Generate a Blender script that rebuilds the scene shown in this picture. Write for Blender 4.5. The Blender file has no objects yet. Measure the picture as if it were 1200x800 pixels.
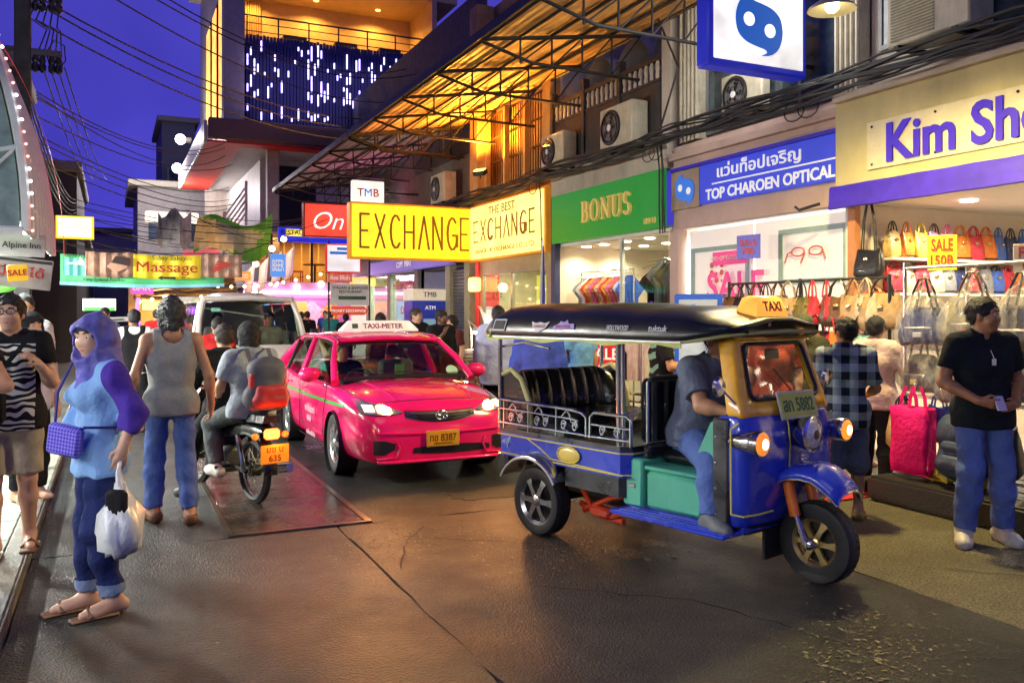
import bpy, bmesh, math, random
import numpy as np
from mathutils import Vector, Matrix
random.seed(7); np.random.seed(7)
R = math.radians
SC = bpy.context.scene
COL = SC.collection

# ---------------------------------------------------------------- camera, sky, sun, exposure
cam_d = bpy.data.cameras.new('camera'); cam = bpy.data.objects.new('camera', cam_d); COL.objects.link(cam)
cam.location = (0, 0, 1.7); cam.rotation_euler = (R(90), 0, -math.atan(.47))
cam_d.sensor_width = 36; cam_d.lens = 30.0; cam_d.shift_y = -35/1200; cam_d.clip_end = 2000; cam_d.clip_start = .05
SC.camera = cam
W = bpy.data.worlds.new('World'); SC.world = W; W.use_nodes = True
nt = W.node_tree; nt.nodes.clear()
_o = nt.nodes.new('ShaderNodeOutputWorld'); _b = nt.nodes.new('ShaderNodeBackground')
_s = nt.nodes.new('ShaderNodeTexSky'); _s.sky_type = 'NISHITA'; _s.sun_disc = False
_s.sun_elevation = R(-3); _s.sun_rotation = R(200); _s.ozone_density = 6; _s.air_density = 1.0; _s.dust_density = .5
_t = nt.nodes.new('ShaderNodeTexCoord'); _n = nt.nodes.new('ShaderNodeTexNoise'); _n.inputs['Scale'].default_value = 1.7; _n.inputs['Detail'].default_value = 4
_cr = nt.nodes.new('ShaderNodeValToRGB'); _cr.color_ramp.elements[0].position = .34; _cr.color_ramp.elements[1].position = .66
_cr.color_ramp.elements[0].color = (.014, .008, .22, 1); _cr.color_ramp.elements[1].color = (.10, .085, .74, 1)
nt.links.new(_t.outputs['Generated'], _n.inputs['Vector']); nt.links.new(_n.outputs['Fac'], _cr.inputs['Fac'])
_m = nt.nodes.new('ShaderNodeMix'); _m.data_type = 'RGBA'; _m.blend_type = 'ADD'; _m.inputs['Factor'].default_value = .05
nt.links.new(_cr.outputs['Color'], _m.inputs['A']); nt.links.new(_s.outputs['Color'], _m.inputs['B'])
_x = nt.nodes.new('ShaderNodeSeparateXYZ'); nt.links.new(_t.outputs['Generated'], _x.inputs[0])
_g = nt.nodes.new('ShaderNodeMapRange'); _g.inputs['From Min'].default_value = .05; _g.inputs['From Max'].default_value = .55; _g.inputs['To Min'].default_value = 1.55; _g.inputs['To Max'].default_value = .62
nt.links.new(_x.outputs['Z'], _g.inputs['Value'])
_k = nt.nodes.new('ShaderNodeVectorMath'); _k.operation = 'SCALE'; nt.links.new(_m.outputs['Result'], _k.inputs[0]); nt.links.new(_g.outputs['Result'], _k.inputs['Scale'])
nt.links.new(_k.outputs['Vector'], _b.inputs['Color']); _b.inputs['Strength'].default_value = .66
nt.links.new(_b.outputs['Background'], _o.inputs['Surface'])
sun_d = bpy.data.lights.new('sun', 'SUN'); sun_d.energy = .12; sun_d.angle = R(25); sun_d.color = (.75, .82, 1)
sun = bpy.data.objects.new('sun', sun_d); COL.objects.link(sun); sun.rotation_euler = (R(40), 0, R(200 - 180 - 40))
SC.view_settings.view_transform = 'Standard'; SC.view_settings.look = 'None'
SC.view_settings.exposure = 0.2; SC.view_settings.gamma = 1; SC.view_settings.use_curve_mapping = False
SC.render.engine = 'CYCLES'

# ---------------------------------------------------------------- materials
MATS = {}
def mat(name, col, rough=.5, metal=0, var=.12, scale=6, bump=0, bscale=60, coat=0, emit=None, es=0, trans=0, alpha=1, spec=.5, rvar=0, dirt=0, subs=0):
    if name in MATS: return MATS[name]
    m = bpy.data.materials.new(name); m.use_nodes = True; n = m.node_tree; b = n.nodes['Principled BSDF']
    L = n.links.new
    b.inputs['Roughness'].default_value = rough; b.inputs['Metallic'].default_value = metal
    b.inputs['Specular IOR Level'].default_value = spec; b.inputs['Coat Weight'].default_value = coat
    b.inputs['Coat Roughness'].default_value = .06
    b.inputs['Base Color'].default_value = (*col, 1)
    if trans: b.inputs['Transmission Weight'].default_value = trans
    if alpha < 1: b.inputs['Alpha'].default_value = alpha
    if emit: b.inputs['Emission Color'].default_value = (*emit, 1); b.inputs['Emission Strength'].default_value = es
    if var or bump or rvar or dirt:
        tc = n.nodes.new('ShaderNodeTexCoord'); nz = n.nodes.new('ShaderNodeTexNoise')
        nz.inputs['Scale'].default_value = scale; nz.inputs['Detail'].default_value = 6; nz.inputs['Roughness'].default_value = .62
        L(tc.outputs['Object'], nz.inputs['Vector'])
        if var:
            r = n.nodes.new('ShaderNodeValToRGB'); r.color_ramp.elements[0].position = .28; r.color_ramp.elements[1].position = .72
            r.color_ramp.elements[0].color = (*[max(0, c*(1-var*1.6)) for c in col], 1)
            r.color_ramp.elements[1].color = (*[min(1, c*(1+var)) for c in col], 1)
            L(nz.outputs['Fac'], r.inputs['Fac'])
            out = r.outputs['Color']
            if dirt:
                nd = n.nodes.new('ShaderNodeTexNoise'); nd.inputs['Scale'].default_value = scale*.35; nd.inputs['Detail'].default_value = 9; nd.inputs['Roughness'].default_value = .7
                mp = n.nodes.new('ShaderNodeMapping'); mp.inputs['Scale'].default_value = (1, 1, .3); L(tc.outputs['Object'], mp.inputs['Vector']); L(mp.outputs['Vector'], nd.inputs['Vector'])
                rd = n.nodes.new('ShaderNodeMapRange'); rd.inputs['From Min'].default_value = .48; rd.inputs['From Max'].default_value = .72; rd.inputs['To Max'].default_value = dirt
                L(nd.outputs['Fac'], rd.inputs['Value'])
                mx = n.nodes.new('ShaderNodeMix'); mx.data_type = 'RGBA'; mx.inputs['B'].default_value = (.035, .03, .022, 1)
                L(rd.outputs['Result'], mx.inputs['Factor']); L(out, mx.inputs['A']); out = mx.outputs['Result']
            L(out, b.inputs['Base Color'])
        if rvar:
            mr = n.nodes.new('ShaderNodeMapRange'); mr.inputs['From Min'].default_value = .3; mr.inputs['From Max'].default_value = .7
            mr.inputs['To Min'].default_value = max(.02, rough-rvar); mr.inputs['To Max'].default_value = min(1, rough+rvar)
            L(nz.outputs['Fac'], mr.inputs['Value']); L(mr.outputs['Result'], b.inputs['Roughness'])
        if bump:
            nb = n.nodes.new('ShaderNodeTexNoise'); nb.inputs['Scale'].default_value = bscale; nb.inputs['Detail'].default_value = 4
            L(tc.outputs['Object'], nb.inputs['Vector'])
            bp = n.nodes.new('ShaderNodeBump'); bp.inputs['Strength'].default_value = bump; bp.inputs['Distance'].default_value = .02
            L(nb.outputs['Fac'], bp.inputs['Height']); L(bp.outputs['Normal'], b.inputs['Normal'])
    MATS[name] = m
    return m
def glow(name, col, s, base=None):
    new = name not in MATS
    m = mat(name, base or tuple(min(.8, c) for c in col), .35, var=0, emit=col, es=s)
    if new and s < 3:       # lamps behind a face never light it evenly
        n = m.node_tree; g = n.nodes.new('ShaderNodeNewGeometry'); q = n.nodes.new('ShaderNodeTexNoise'); q.inputs['Scale'].default_value = 1.9; q.inputs['Detail'].default_value = 3
        r = n.nodes.new('ShaderNodeMapRange'); r.inputs['From Min'].default_value = .3; r.inputs['From Max'].default_value = .7; r.inputs['To Min'].default_value = s*.62; r.inputs['To Max'].default_value = s*1.2
        n.links.new(g.outputs['Position'], q.inputs['Vector']); n.links.new(q.outputs['Fac'], r.inputs['Value']); n.links.new(r.outputs['Result'], n.nodes['Principled BSDF'].inputs['Emission Strength'])
    return m
def cloth(name, col, var=.12, bump=.6, rough=.88): return mat(name, col, rough, var=var, scale=11, bump=bump, bscale=26, spec=.15)
def paint(name, col, rough=.28, coat=.8, dirt=.28): return mat(name, col, rough, var=.05, scale=3, coat=coat, rvar=.08, dirt=dirt)

CHROME = mat('chrome', (.62, .62, .64), .16, 1, var=.08, rvar=.08)
STEEL = mat('brushed_steel', (.42, .42, .43), .35, 1, var=.15, rvar=.1)
DARKSTEEL = mat('dark_steel', (.03, .028, .027), .5, .4, var=.3, dirt=.3)
RUBBER = mat('rubber', (.014, .014, .015), .62, var=.25, scale=20, bump=.1)
BLACKP = mat('black_plastic', (.016, .016, .017), .42, var=.2)
BLACKV = mat('black_vinyl', (.012, .013, .016), .24, var=.25, bump=.3, bscale=14, coat=.25)
SKIN_T = mat('skin_tan', (.47, .235, .13), .5, var=.08, scale=9, subs=1)
SKIN_L = mat('skin_light', (.62, .36, .235), .5, var=.08, scale=9)
SKIN_D = mat('skin_dark', (.13, .06, .035), .45, var=.12, scale=9)
HAIR = mat('black_hair', (.009, .007, .007), .55, var=.4, scale=40, bump=.6, bscale=120)
WHITEP = mat('white_paint', (.74, .72, .68), .5, var=.08, dirt=.25)
WALL = mat('stained_plaster', (.50, .44, .36), .75, var=.15, scale=1.6, bump=.2, bscale=30, dirt=.55)
WALLP = mat('pink_plaster', (.58, .42, .36), .75, var=.12, scale=1.6, bump=.2, bscale=30, dirt=.4)
DARKW = mat('dark_timber', (.03, .026, .026), .6, var=.35, scale=5, bump=.3)
def glassm(name, col=(.8, .85, .85), alpha=.22, rough=.04):
    if name in MATS: return MATS[name]
    m = bpy.data.materials.new(name); m.use_nodes = True; n = m.node_tree; n.nodes.clear()
    o = n.nodes.new('ShaderNodeOutputMaterial'); t = n.nodes.new('ShaderNodeBsdfTransparent'); g = n.nodes.new('ShaderNodeBsdfGlossy'); mx = n.nodes.new('ShaderNodeMixShader')
    f = n.nodes.new('ShaderNodeLayerWeight'); f.inputs['Blend'].default_value = .5; pw = n.nodes.new('ShaderNodeMath'); pw.operation = 'POWER'; pw.inputs[1].default_value = 4
    mt = n.nodes.new('ShaderNodeMath'); mt.operation = 'MULTIPLY_ADD'; mt.inputs[1].default_value = .7; mt.inputs[2].default_value = .03+alpha*.05
    n.links.new(f.outputs['Facing'], pw.inputs[0]); n.links.new(pw.outputs[0], mt.inputs[0])
    t.inputs['Color'].default_value = (*col, 1); g.inputs['Roughness'].default_value = rough
    n.links.new(mt.outputs[0], mx.inputs[0]); n.links.new(t.outputs[0], mx.inputs[1]); n.links.new(g.outputs[0], mx.inputs[2]); n.links.new(mx.outputs[0], o.inputs['Surface'])
    MATS[name] = m; return m
GLASS = glassm('clear_glass')
TGLASS = glassm('tinted_glass', (.56, .63, .57), .1)

# ---------------------------------------------------------------- mesh builder
class MB:
    def __init__(s): s.v = []; s.f = []; s.mi = []; s.m = 0
    def add(s, vs, fs, M=None):
        o = len(s.v)
        if M is not None: vs = [tuple(M @ Vector(p)) for p in vs]
        s.v += [tuple(p) for p in vs]; s.f += [tuple(i+o for i in f) for f in fs]; s.mi += [s.m]*len(fs)
        return s
    def box(s, x0, x1, y0, y1, z0, z1, b=0, M=None):
        if b <= 0:
            return s.add([(x, y, z) for z in (z0, z1) for y in (y0, y1) for x in (x0, x1)],
                  [(0, 2, 3, 1), (4, 5, 7, 6), (0, 1, 5, 4), (2, 6, 7, 3), (0, 4, 6, 2), (1, 3, 7, 5)], M)
        b = min(b, (x1-x0)*.45, (y1-y0)*.45, (z1-z0)*.45)
        c = [(x0+x1)/2, (y0+y1)/2, (z0+z1)/2]; h = [(x1-x0)/2, (y1-y0)/2, (z1-z0)/2]
        vs = []; idx = {}
        for sx in (-1, 1):
            for sy in (-1, 1):
                for sz in (-1, 1):
                    for a in range(3):
                        p = [h[0]-b, h[1]-b, h[2]-b]; p[a] += b
                        idx[(sx, sy, sz, a)] = len(vs); vs.append((c[0]+sx*p[0], c[1]+sy*p[1], c[2]+sz*p[2]))
        fs = []
        for a in range(3):
            o1, o2 = (a+1) % 3, (a+2) % 3
            for sg in (-1, 1):
                q = []
                for (p1, p2) in ((-1, -1), (1, -1), (1, 1), (-1, 1)):
                    k = [0, 0, 0]; k[a] = sg; k[o1] = p1; k[o2] = p2; q.append(idx[(*k, a)])
                fs.append(tuple(q if sg > 0 else q[::-1]))
            for s1 in (-1, 1):          # edges along axis a
                for s2 in (-1, 1):
                    k0 = [0, 0, 0]; k0[o1] = s1; k0[o2] = s2; k1 = list(k0); k0[a] = -1; k1[a] = 1
                    q = [idx[(*k0, o1)], idx[(*k1, o1)], idx[(*k1, o2)], idx[(*k0, o2)]]
                    fs.append(tuple(q if s1*s2 < 0 else q[::-1]))
        for sx in (-1, 1):
            for sy in (-1, 1):
                for sz in (-1, 1):
                    q = [idx[(sx, sy, sz, a)] for a in range(3)]
                    fs.append(tuple(q if sx*sy*sz > 0 else q[::-1]))
        return s.add(vs, fs, M)
    def tube(s, pts, r, n=8, r2=None, closed=False, caps=True):
        pts = [Vector(p) for p in pts]; N = len(pts); vs = []; fs = []
        up = None
        for i, p in enumerate(pts):
            if closed: t = pts[(i+1) % N]-pts[i-1]
            else: t = (pts[min(i+1, N-1)]-pts[max(i-1, 0)])
            t = t.normalized() if t.length > 1e-9 else Vector((0, 0, 1))
            if up is None: up = Vector((0, 0, 1)) if abs(t.z) < .9 else Vector((1, 0, 0))
            a = t.cross(up).normalized(); bb = a.cross(t).normalized(); up = bb
            if isinstance(r, (list, tuple)): rr = r[i]
            else: rr = r if r2 is None else r+(r2-r)*i/max(1, N-1)
            for k in range(n):
                th = 2*math.pi*(k+.5)/n; q = p+a*math.cos(th)*rr+bb*math.sin(th)*rr; vs.append(tuple(q))
        for i in range(N if closed else N-1):
            j = (i+1) % N
            for k in range(n):
                l = (k+1) % n; fs.append((i*n+k, j*n+k, j*n+l, i*n+l))
        if caps and not closed:
            fs.append(tuple(range(n))); fs.append(tuple(range((N-1)*n, N*n))[::-1])
        return s.add(vs, fs)
    def lathe(s, prof, n=24, M=None, caps=True):    # profile (r, z) about z
        vs = []; fs = []; N = len(prof)
        for r, z in prof:
            for k in range(n): th = 2*math.pi*k/n; vs.append((r*math.cos(th), r*math.sin(th), z))
        for i in range(N-1):
            for k in range(n): l = (k+1) % n; fs.append((i*n+k, i*n+l, (i+1)*n+l, (i+1)*n+k))
        if caps and prof[0][0] > 1e-6: fs.append(tuple(range(n))[::-1])
        if caps and prof[-1][0] > 1e-6: fs.append(tuple(range((N-1)*n, N*n)))
        return s.add(vs, fs, M)
    def prism(s, poly, h0, h1, M=None):  # polygon (x,y) extruded along z
        n = len(poly)
        return s.add([(x, y, h0) for x, y in poly]+[(x, y, h1) for x, y in poly],
              [tuple(range(n))[::-1], tuple(range(n, 2*n))]+[(i, (i+1) % n, n+(i+1) % n, n+i) for i in range(n)], M)
    def loft(s, rings, closed=True, caps=True, M=None):
        n = len(rings[0]); vs = [p for r in rings for p in r]; fs = []
        for i in range(len(rings)-1):
            for k in range(n if closed else n-1):
                l = (k+1) % n; fs.append((i*n+k, i*n+l, (i+1)*n+l, (i+1)*n+k))
        if caps and closed: fs.append(tuple(range(n))[::-1]); fs.append(tuple(range((len(rings)-1)*n, len(rings)*n)))
        return s.add(vs, fs, M)
    def ball(s, c, r, n=10, m=6, M=None):
        if not isinstance(r, (tuple, list)): r = (r, r, r)
        vs = [(c[0], c[1], c[2]-r[2])]; fs = []
        for i in range(1, m):
            ph = -math.pi/2+math.pi*i/m
            for k in range(n): th = 2*math.pi*k/n; vs.append((c[0]+r[0]*math.cos(ph)*math.cos(th), c[1]+r[1]*math.cos(ph)*math.sin(th), c[2]+r[2]*math.sin(ph)))
        vs.append((c[0], c[1], c[2]+r[2])); T = len(vs)-1
        for k in range(n):
            l = (k+1) % n; fs.append((0, 1+l, 1+k)); fs.append((T, 1+(m-2)*n+k, 1+(m-2)*n+l))
            for i in range(m-2): fs.append((1+i*n+k, 1+i*n+l, 1+(i+1)*n+l, 1+(i+1)*n+k))
        return s.add(vs, fs, M)
    def sheet(s, P, t=0):               # P: grid rows of points, optional thickness by solidify-free offset
        r, c = len(P), len(P[0])
        return s.add([p for row in P for p in row], [(i*c+j, i*c+j+1, (i+1)*c+j+1, (i+1)*c+j) for i in range(r-1) for j in range(c-1)])
    def build(s, name, m, parent=None, sharp=38, loc=None, rot=None, fix=False):
        me = bpy.data.meshes.new(name); me.from_pydata(s.v, [], s.f)
        for q in (m if isinstance(m, (list, tuple)) else [m]): me.materials.append(q)
        if isinstance(m, (list, tuple)): me.polygons.foreach_set('material_index', s.mi)
        if fix:
            bm = bmesh.new(); bm.from_mesh(me); bmesh.ops.recalc_face_normals(bm, faces=bm.faces); bm.to_mesh(me); bm.free()
        if sharp:
            me.polygons.foreach_set('use_smooth', [True]*len(me.polygons)); me.set_sharp_from_angle(angle=R(sharp))
        me.update()
        o = bpy.data.objects.new(name, me); COL.objects.link(o)
        if parent: o.parent = parent
        if loc: o.location = loc
        if rot: o.rotation_euler = rot
        return o
def addmod(o, kind, **kw):
    md = o.modifiers.new(kind.lower(), kind)
    for k, v in kw.items(): setattr(md, k, v)
    return o
def bakemods(o):
    dg = bpy.context.evaluated_depsgraph_get(); dg.update()
    me = bpy.data.meshes.new_from_object(o.evaluated_get(dg)); o.modifiers.clear(); o.data = me; return o
def tag(o, label, cat, group=None):
    o['label'] = label; o['category'] = cat
    if group: o['group'] = group
    return o
def struct(o): o['kind'] = 'structure'; return o
def stuff(o): o['kind'] = 'stuff'; return o
def thing(name, label, cat, loc=(0, 0, 0), rz=0, group=None):
    o = bpy.data.objects.new(name, None); COL.objects.link(o); o.empty_display_size = .1
    o.location = loc; o.rotation_euler = (0, 0, rz); return tag(o, label, cat, group)
def dup(o, parent=None, **kw):
    c = o.copy(); COL.objects.link(c); c.parent = parent
    for ch in o.children: dup(ch, c)
    for k, v in kw.items():
        if k in ('label', 'group', 'category'): c[k] = v
        else: setattr(c, k, v)
    return c
FACE_STREET = Matrix(((0, 0, -1), (-1, 0, 0), (0, 1, 0)))    # reads from the street, normal -X
FACE_CAM = Matrix(((1, 0, 0), (0, 0, -1), (0, 1, 0)))        # normal -Y
def text(name, s, size, m, parent, loc, rot=FACE_CAM, ext=.004, bold=0, align='CENTER', sx=1, shear=0, space=1, fit=None, res=3):
    dbl = bold*size*1.3 if ('M' in s and bold > 0) else 0      # bold capitals with M are doubled, not swollen
    if dbl: bold = 0
    cu = bpy.data.curves.new(name, 'FONT'); cu.body = s; cu.size = size; cu.extrude = ext; cu.offset = bold*size; cu.align_x = align; cu.align_y = 'CENTER'
    cu.shear = shear; cu.space_character = space; cu.resolution_u = res
    t = bpy.data.objects.new('tmp', cu); COL.objects.link(t)
    dg = bpy.context.evaluated_depsgraph_get(); dg.update()
    me = bpy.data.meshes.new_from_object(t.evaluated_get(dg)); bpy.data.objects.remove(t); bpy.data.curves.remove(cu)
    if fit:      # (width,height): exact size of the lettering
        xs = [v.co.x for v in me.vertices]; ys = [v.co.y for v in me.vertices]
        w, h = max(xs)-min(xs), max(ys)-min(ys); cx, cy = (max(xs)+min(xs))/2, (max(ys)+min(ys))/2
        for v in me.vertices: v.co.x = (v.co.x-cx)*fit[0]/w; v.co.y = (v.co.y-cy)*fit[1]/h
    elif sx != 1:
        for v in me.vertices: v.co.x *= sx
    if dbl:
        bm = bmesh.new(); bm.from_mesh(me)
        for k in (-1, 1):
            g_ = bmesh.ops.duplicate(bm, geom=bm.verts[:]+bm.edges[:]+bm.faces[:])['geom'] if k < 0 else g_
            if k < 0: bmesh.ops.translate(bm, verts=[e for e in g_ if isinstance(e, bmesh.types.BMVert)], vec=(dbl, 0, .0006))
        bm.to_mesh(me); bm.free()
    me.name = name; me.materials.clear(); me.materials.append(m)
    o = bpy.data.objects.new(name, me); COL.objects.link(o)
    if parent: o.parent = parent
    o.matrix_local = Matrix.Translation(loc) @ rot.to_4x4()
    return o
def lamp(name, kind, loc, power, col, parent=None, size=.3, rot=None, spot=None, size_y=None):
    d = bpy.data.lights.new(name, kind); d.energy = power; d.color = col
    if kind == 'AREA':
        d.size = size
        if size_y: d.shape = 'RECTANGLE'; d.size_y = size_y
    else: d.shadow_soft_size = size
    if kind == 'SPOT' and spot: d.spot_size = R(spot); d.spot_blend = .5
    o = bpy.data.objects.new(name, d); COL.objects.link(o); o.location = loc
    if rot: o.rotation_euler = rot
    if parent: o.parent = parent
    return o
def onequad(name, pts, m, parent=None):
    return MB().add(pts, [tuple(range(len(pts)))]).build(name, m, parent, sharp=0)
SC.cycles.use_denoising = True
try: SC.cycles.denoiser = 'OPENIMAGEDENOISE'
except Exception: pass
SC.cycles.sample_clamp_indirect = 6; SC.cycles.max_bounces = 8; SC.cycles.transparent_max_bounces = 16; SC.cycles.caustics_reflective = False; SC.cycles.caustics_refractive = False

# ================================================================ ground and road
def road_mat(name, col, rough, dark):
    m = bpy.data.materials.new(name); m.use_nodes = True; n = m.node_tree; b = n.nodes['Principled BSDF']; L = n.links.new
    g = n.nodes.new('ShaderNodeNewGeometry')
    def noise(sc, det=5, ro=.6):
        q = n.nodes.new('ShaderNodeTexNoise'); q.inputs['Scale'].default_value = sc; q.inputs['Detail'].default_value = det; q.inputs['Roughness'].default_value = ro
        L(g.outputs['Position'], q.inputs['Vector']); return q
    big = noise(.7, 6, .65); mid = noise(5, 6, .7); fine = noise(60, 4, .7); grit = noise(42, 6, .75)
    vo = n.nodes.new('ShaderNodeTexVoronoi'); vo.inputs['Scale'].default_value = 80; L(g.outputs['Position'], vo.inputs['Vector'])
    r = n.nodes.new('ShaderNodeValToRGB'); r.color_ramp.elements[0].position = .32; r.color_ramp.elements[1].position = .70
    r.color_ramp.elements[0].color = (*[c*dark for c in col], 1); r.color_ramp.elements[1].color = (*[c*1.35 for c in col], 1)
    mx = n.nodes.new('ShaderNodeMix'); mx.inputs['Factor'].default_value = .45; L(big.outputs['Fac'], mx.inputs['A']); L(mid.outputs['Fac'], mx.inputs['B']); L(mx.outputs['Result'], r.inputs['Fac'])
    m2 = n.nodes.new('ShaderNodeMix'); m2.data_type = 'RGBA'; m2.blend_type = 'MULTIPLY'; m2.inputs['Factor'].default_value = .85
    r2 = n.nodes.new('ShaderNodeValToRGB'); r2.color_ramp.elements[0].position = .40; r2.color_ramp.elements[1].position = .60; r2.color_ramp.elements[0].color = (.22, .22, .22, 1); r2.color_ramp.elements[1].color = (1.5, 1.5, 1.45, 1)
    L(fine.outputs['Fac'], r2.inputs['Fac']); L(r.outputs['Color'], m2.inputs['A']); L(r2.outputs['Color'], m2.inputs['B']); L(m2.outputs['Result'], b.inputs['Base Color'])
    mr = n.nodes.new('ShaderNodeMapRange'); mr.inputs['From Min'].default_value = .26; mr.inputs['From Max'].default_value = .70; mr.inputs['To Min'].default_value = rough-.16; mr.inputs['To Max'].default_value = rough+.28
    L(big.outputs['Fac'], mr.inputs['Value']); L(mr.outputs['Result'], b.inputs['Roughness'])
    ad = n.nodes.new('ShaderNodeMath'); ad.operation = 'MULTIPLY_ADD'; ad.inputs[1].default_value = .8; L(vo.outputs['Distance'], ad.inputs[0]); ad2 = n.nodes.new('ShaderNodeMath'); ad2.operation = 'MULTIPLY_ADD'; ad2.inputs[1].default_value = 1.6; L(grit.outputs['Fac'], ad2.inputs[0]); L(mid.outputs['Fac'], ad2.inputs[2]); L(ad2.outputs[0], ad.inputs[2])
    bp = n.nodes.new('ShaderNodeBump'); bp.inputs['Strength'].default_value = .85; bp.inputs['Distance'].default_value = .014; L(ad.outputs[0], bp.inputs['Height']); L(bp.outputs['Normal'], b.inputs['Normal'])
    b.inputs['Specular IOR Level'].default_value = .46
    MATS[name] = m; return m
ASPH = road_mat('worn_asphalt', (.021, .023, .022), .35, .40)
CONC = road_mat('worn_concrete', (.15, .13, .07), .54, .5)
PAVE = road_mat('pavement_concrete', (.17, .145, .10), .6, .6)
struct(onequad('ground', [(-400, -400, -.06), (400, -400, -.06), (400, 600, -.06), (-400, 600, -.06)], ASPH))
road = struct(MB().box(-.5, 8.4, -8, 90, -.055, -.03).build('road', mat('road_bed', (.02, .019, .017), .8), sharp=0))
XE = [-.5, 1.62, 4.42, 6.6]; YE = [-8, .4, 6.7, 12.9, 19.1, 25.3, 33, 45, 60, 90]
def slab(x0, x1, y0, y1, m, par, name='slab', seed=0):
    rnd = random.Random(seed); g = .004; pts = []
    def edge(a, b, n, axis):
        for i in range(n):
            t = i/n; j = (rnd.random()-.5)*.025
            yield (a[0]+(b[0]-a[0])*t+(j if axis else 0), a[1]+(b[1]-a[1])*t+(0 if axis else j))
    x0 += g; x1 -= g; y0 += g; y1 -= g
    n = 24
    pts = list(edge((x0, y0), (x1, y0), 8, 0))+list(edge((x1, y0), (x1, y1), n, 1))+list(edge((x1, y1), (x0, y1), 8, 0))+list(edge((x0, y1), (x0, y0), n, 1))
    return MB().prism(pts, -.05, 0).build(name, m, par, sharp=0)
for i in range(3):
    for j in range(len(YE)-1): slab(XE[i], XE[i+1], YE[j], YE[j+1], ASPH if i < 2 else CONC, road, seed=i*20+j)
pav = struct(MB().box(6.6, 8.5, -8, 90, -.05, -.028).build('pavement', mat('road_bed', (.02, .019, .017)), sharp=0))
for j in range(40): slab(6.6, 8.55, -6+j*1.5, -4.5+j*1.5, PAVE, pav, 'paving_slab', 300+j)
side_floor = struct(MB().box(8.5, 30, -8, 60, -.05, .01).build('shop_floor', mat('floor_tile', (.42, .38, .32), .3, var=.1)))
# steel drain covers let into the road
DR = mat('wet_steel_plate', (.10, .075, .06), .26, .55, var=.4, scale=3, bump=.25, bscale=18, rvar=.1)
drain = tag(MB().box(.80, .84, 6.72, 11.2, -.02, .012).box(1.86, 1.91, 6.72, 11.2, -.02, .014).box(.84, 1.86, 6.72, 6.77, -.02, .012).build('drain_frame', mat('rail_steel', (.22, .19, .15), .3, .8, var=.3)), 'long steel drain frame let into the road beside the taxi', 'drain')
for k in range(4): MB().box(.845, 1.855, 6.78+k*1.1, 7.87+k*1.1, .0, .008, .003).build('cover_plate', DR, drain)
# cracks and patches
def crack(pts, w, z=.0045, seed=0):
    rnd = random.Random(seed); mb = MB(); P = []
    for (a, b) in zip(pts[:-1], pts[1:]):
        n = max(2, int(math.dist(a, b)/.12))
        for i in range(n): t = i/n; P.append((a[0]+(b[0]-a[0])*t+rnd.uniform(-.022, .022), a[1]+(b[1]-a[1])*t+rnd.uniform(-.022, .022)))
    vs = []
    for x, y in P: q = w*rnd.uniform(.3, 1); vs += [(x-q, y, z), (x+q, y+q*.5, z)]
    mb.add(vs, [(2*i, 2*i+1, 2*i+3, 2*i+2) for i in range(len(P)-1)]); return mb
CRK = mat('crack_dirt', (.012, .011, .009), .8)
for k, (p, w) in enumerate([([(1.72, 5.4), (1.95, 6.0), (2.3, 6.5)], .009), ([(2.4, 4.7), (3.1, 4.1), (3.5, 3.0)], .008), ([(.15, 4.1), (.5, 3.3), (.42, 2.4)], .007), ([(2.0, 6.2), (2.9, 5.5)], .010), ([(5.0, 3.9), (5.6, 3.2)], .006)]):
    crack(p, w, seed=k).build('crack', CRK, road, sharp=0)
rnd = random.Random(3)
mb = MB()           # crushed leaves and paper scraps lying on the road
for k in range(900):
    cx, cy, s = rnd.choice([(3.0, 5.2, .45), (3.6, 3.2, .28), (3.35, 3.0, .25), (2.6, 5.9, .5), (1.9, 6.0, .35)])
    x = rnd.gauss(cx, s); y = rnd.gauss(cy, s*.8); a = rnd.random()*6.3; l = rnd.uniform(.006, .022); w = l*rnd.uniform(.2, .5); c, q = math.cos(a)*l, math.sin(a)*l
    e, f = -math.sin(a)*w, math.cos(a)*w
    mb.add([(x-c, y-q, .005), (x+e, y+f, .007), (x+c, y+q, .006), (x-e, y-f, .009)], [(0, 3, 2, 1)])
for k in range(260):
    x, y = rnd.uniform(-.3, 6), rnd.uniform(2.2, 9); l = rnd.uniform(.004, .014); a = rnd.random()*6.3; c, q = math.cos(a)*l, math.sin(a)*l
    mb.add([(x-c, y-q, .005), (x+q*.5, y-c*.5, .007), (x+c, y+q, .006), (x-q*.4, y+c*.4, .009)], [(0, 1, 2, 3)])
PATCH = [road_mat('repair_asphalt', (.017, .017, .016), .58, .5), road_mat('repair_pale', (.045, .042, .034), .5, .5)]
for k, (cx, cy, w, h) in enumerate(((3.3, 7.35, .5, .25),)):
    MB().prism([(cx+w*rnd.uniform(.82, 1.08)*math.copysign(abs(math.cos(a))**.45, math.cos(a)), cy+h*rnd.uniform(.82, 1.08)*math.copysign(abs(math.sin(a))**.45, math.sin(a))) for a in [i*math.pi/20 for i in range(40)]], .0006, .0042).build('repair_patch', PATCH[k % 2], road, sharp=0)
lit = stuff(mb.build('litter', mat('dry_leaf_scraps', (.24, .20, .09), .6, var=.4), sharp=0)); tag(lit, 'crushed dry leaf scraps strewn over the road by the tuk tuk', 'litter')
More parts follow.
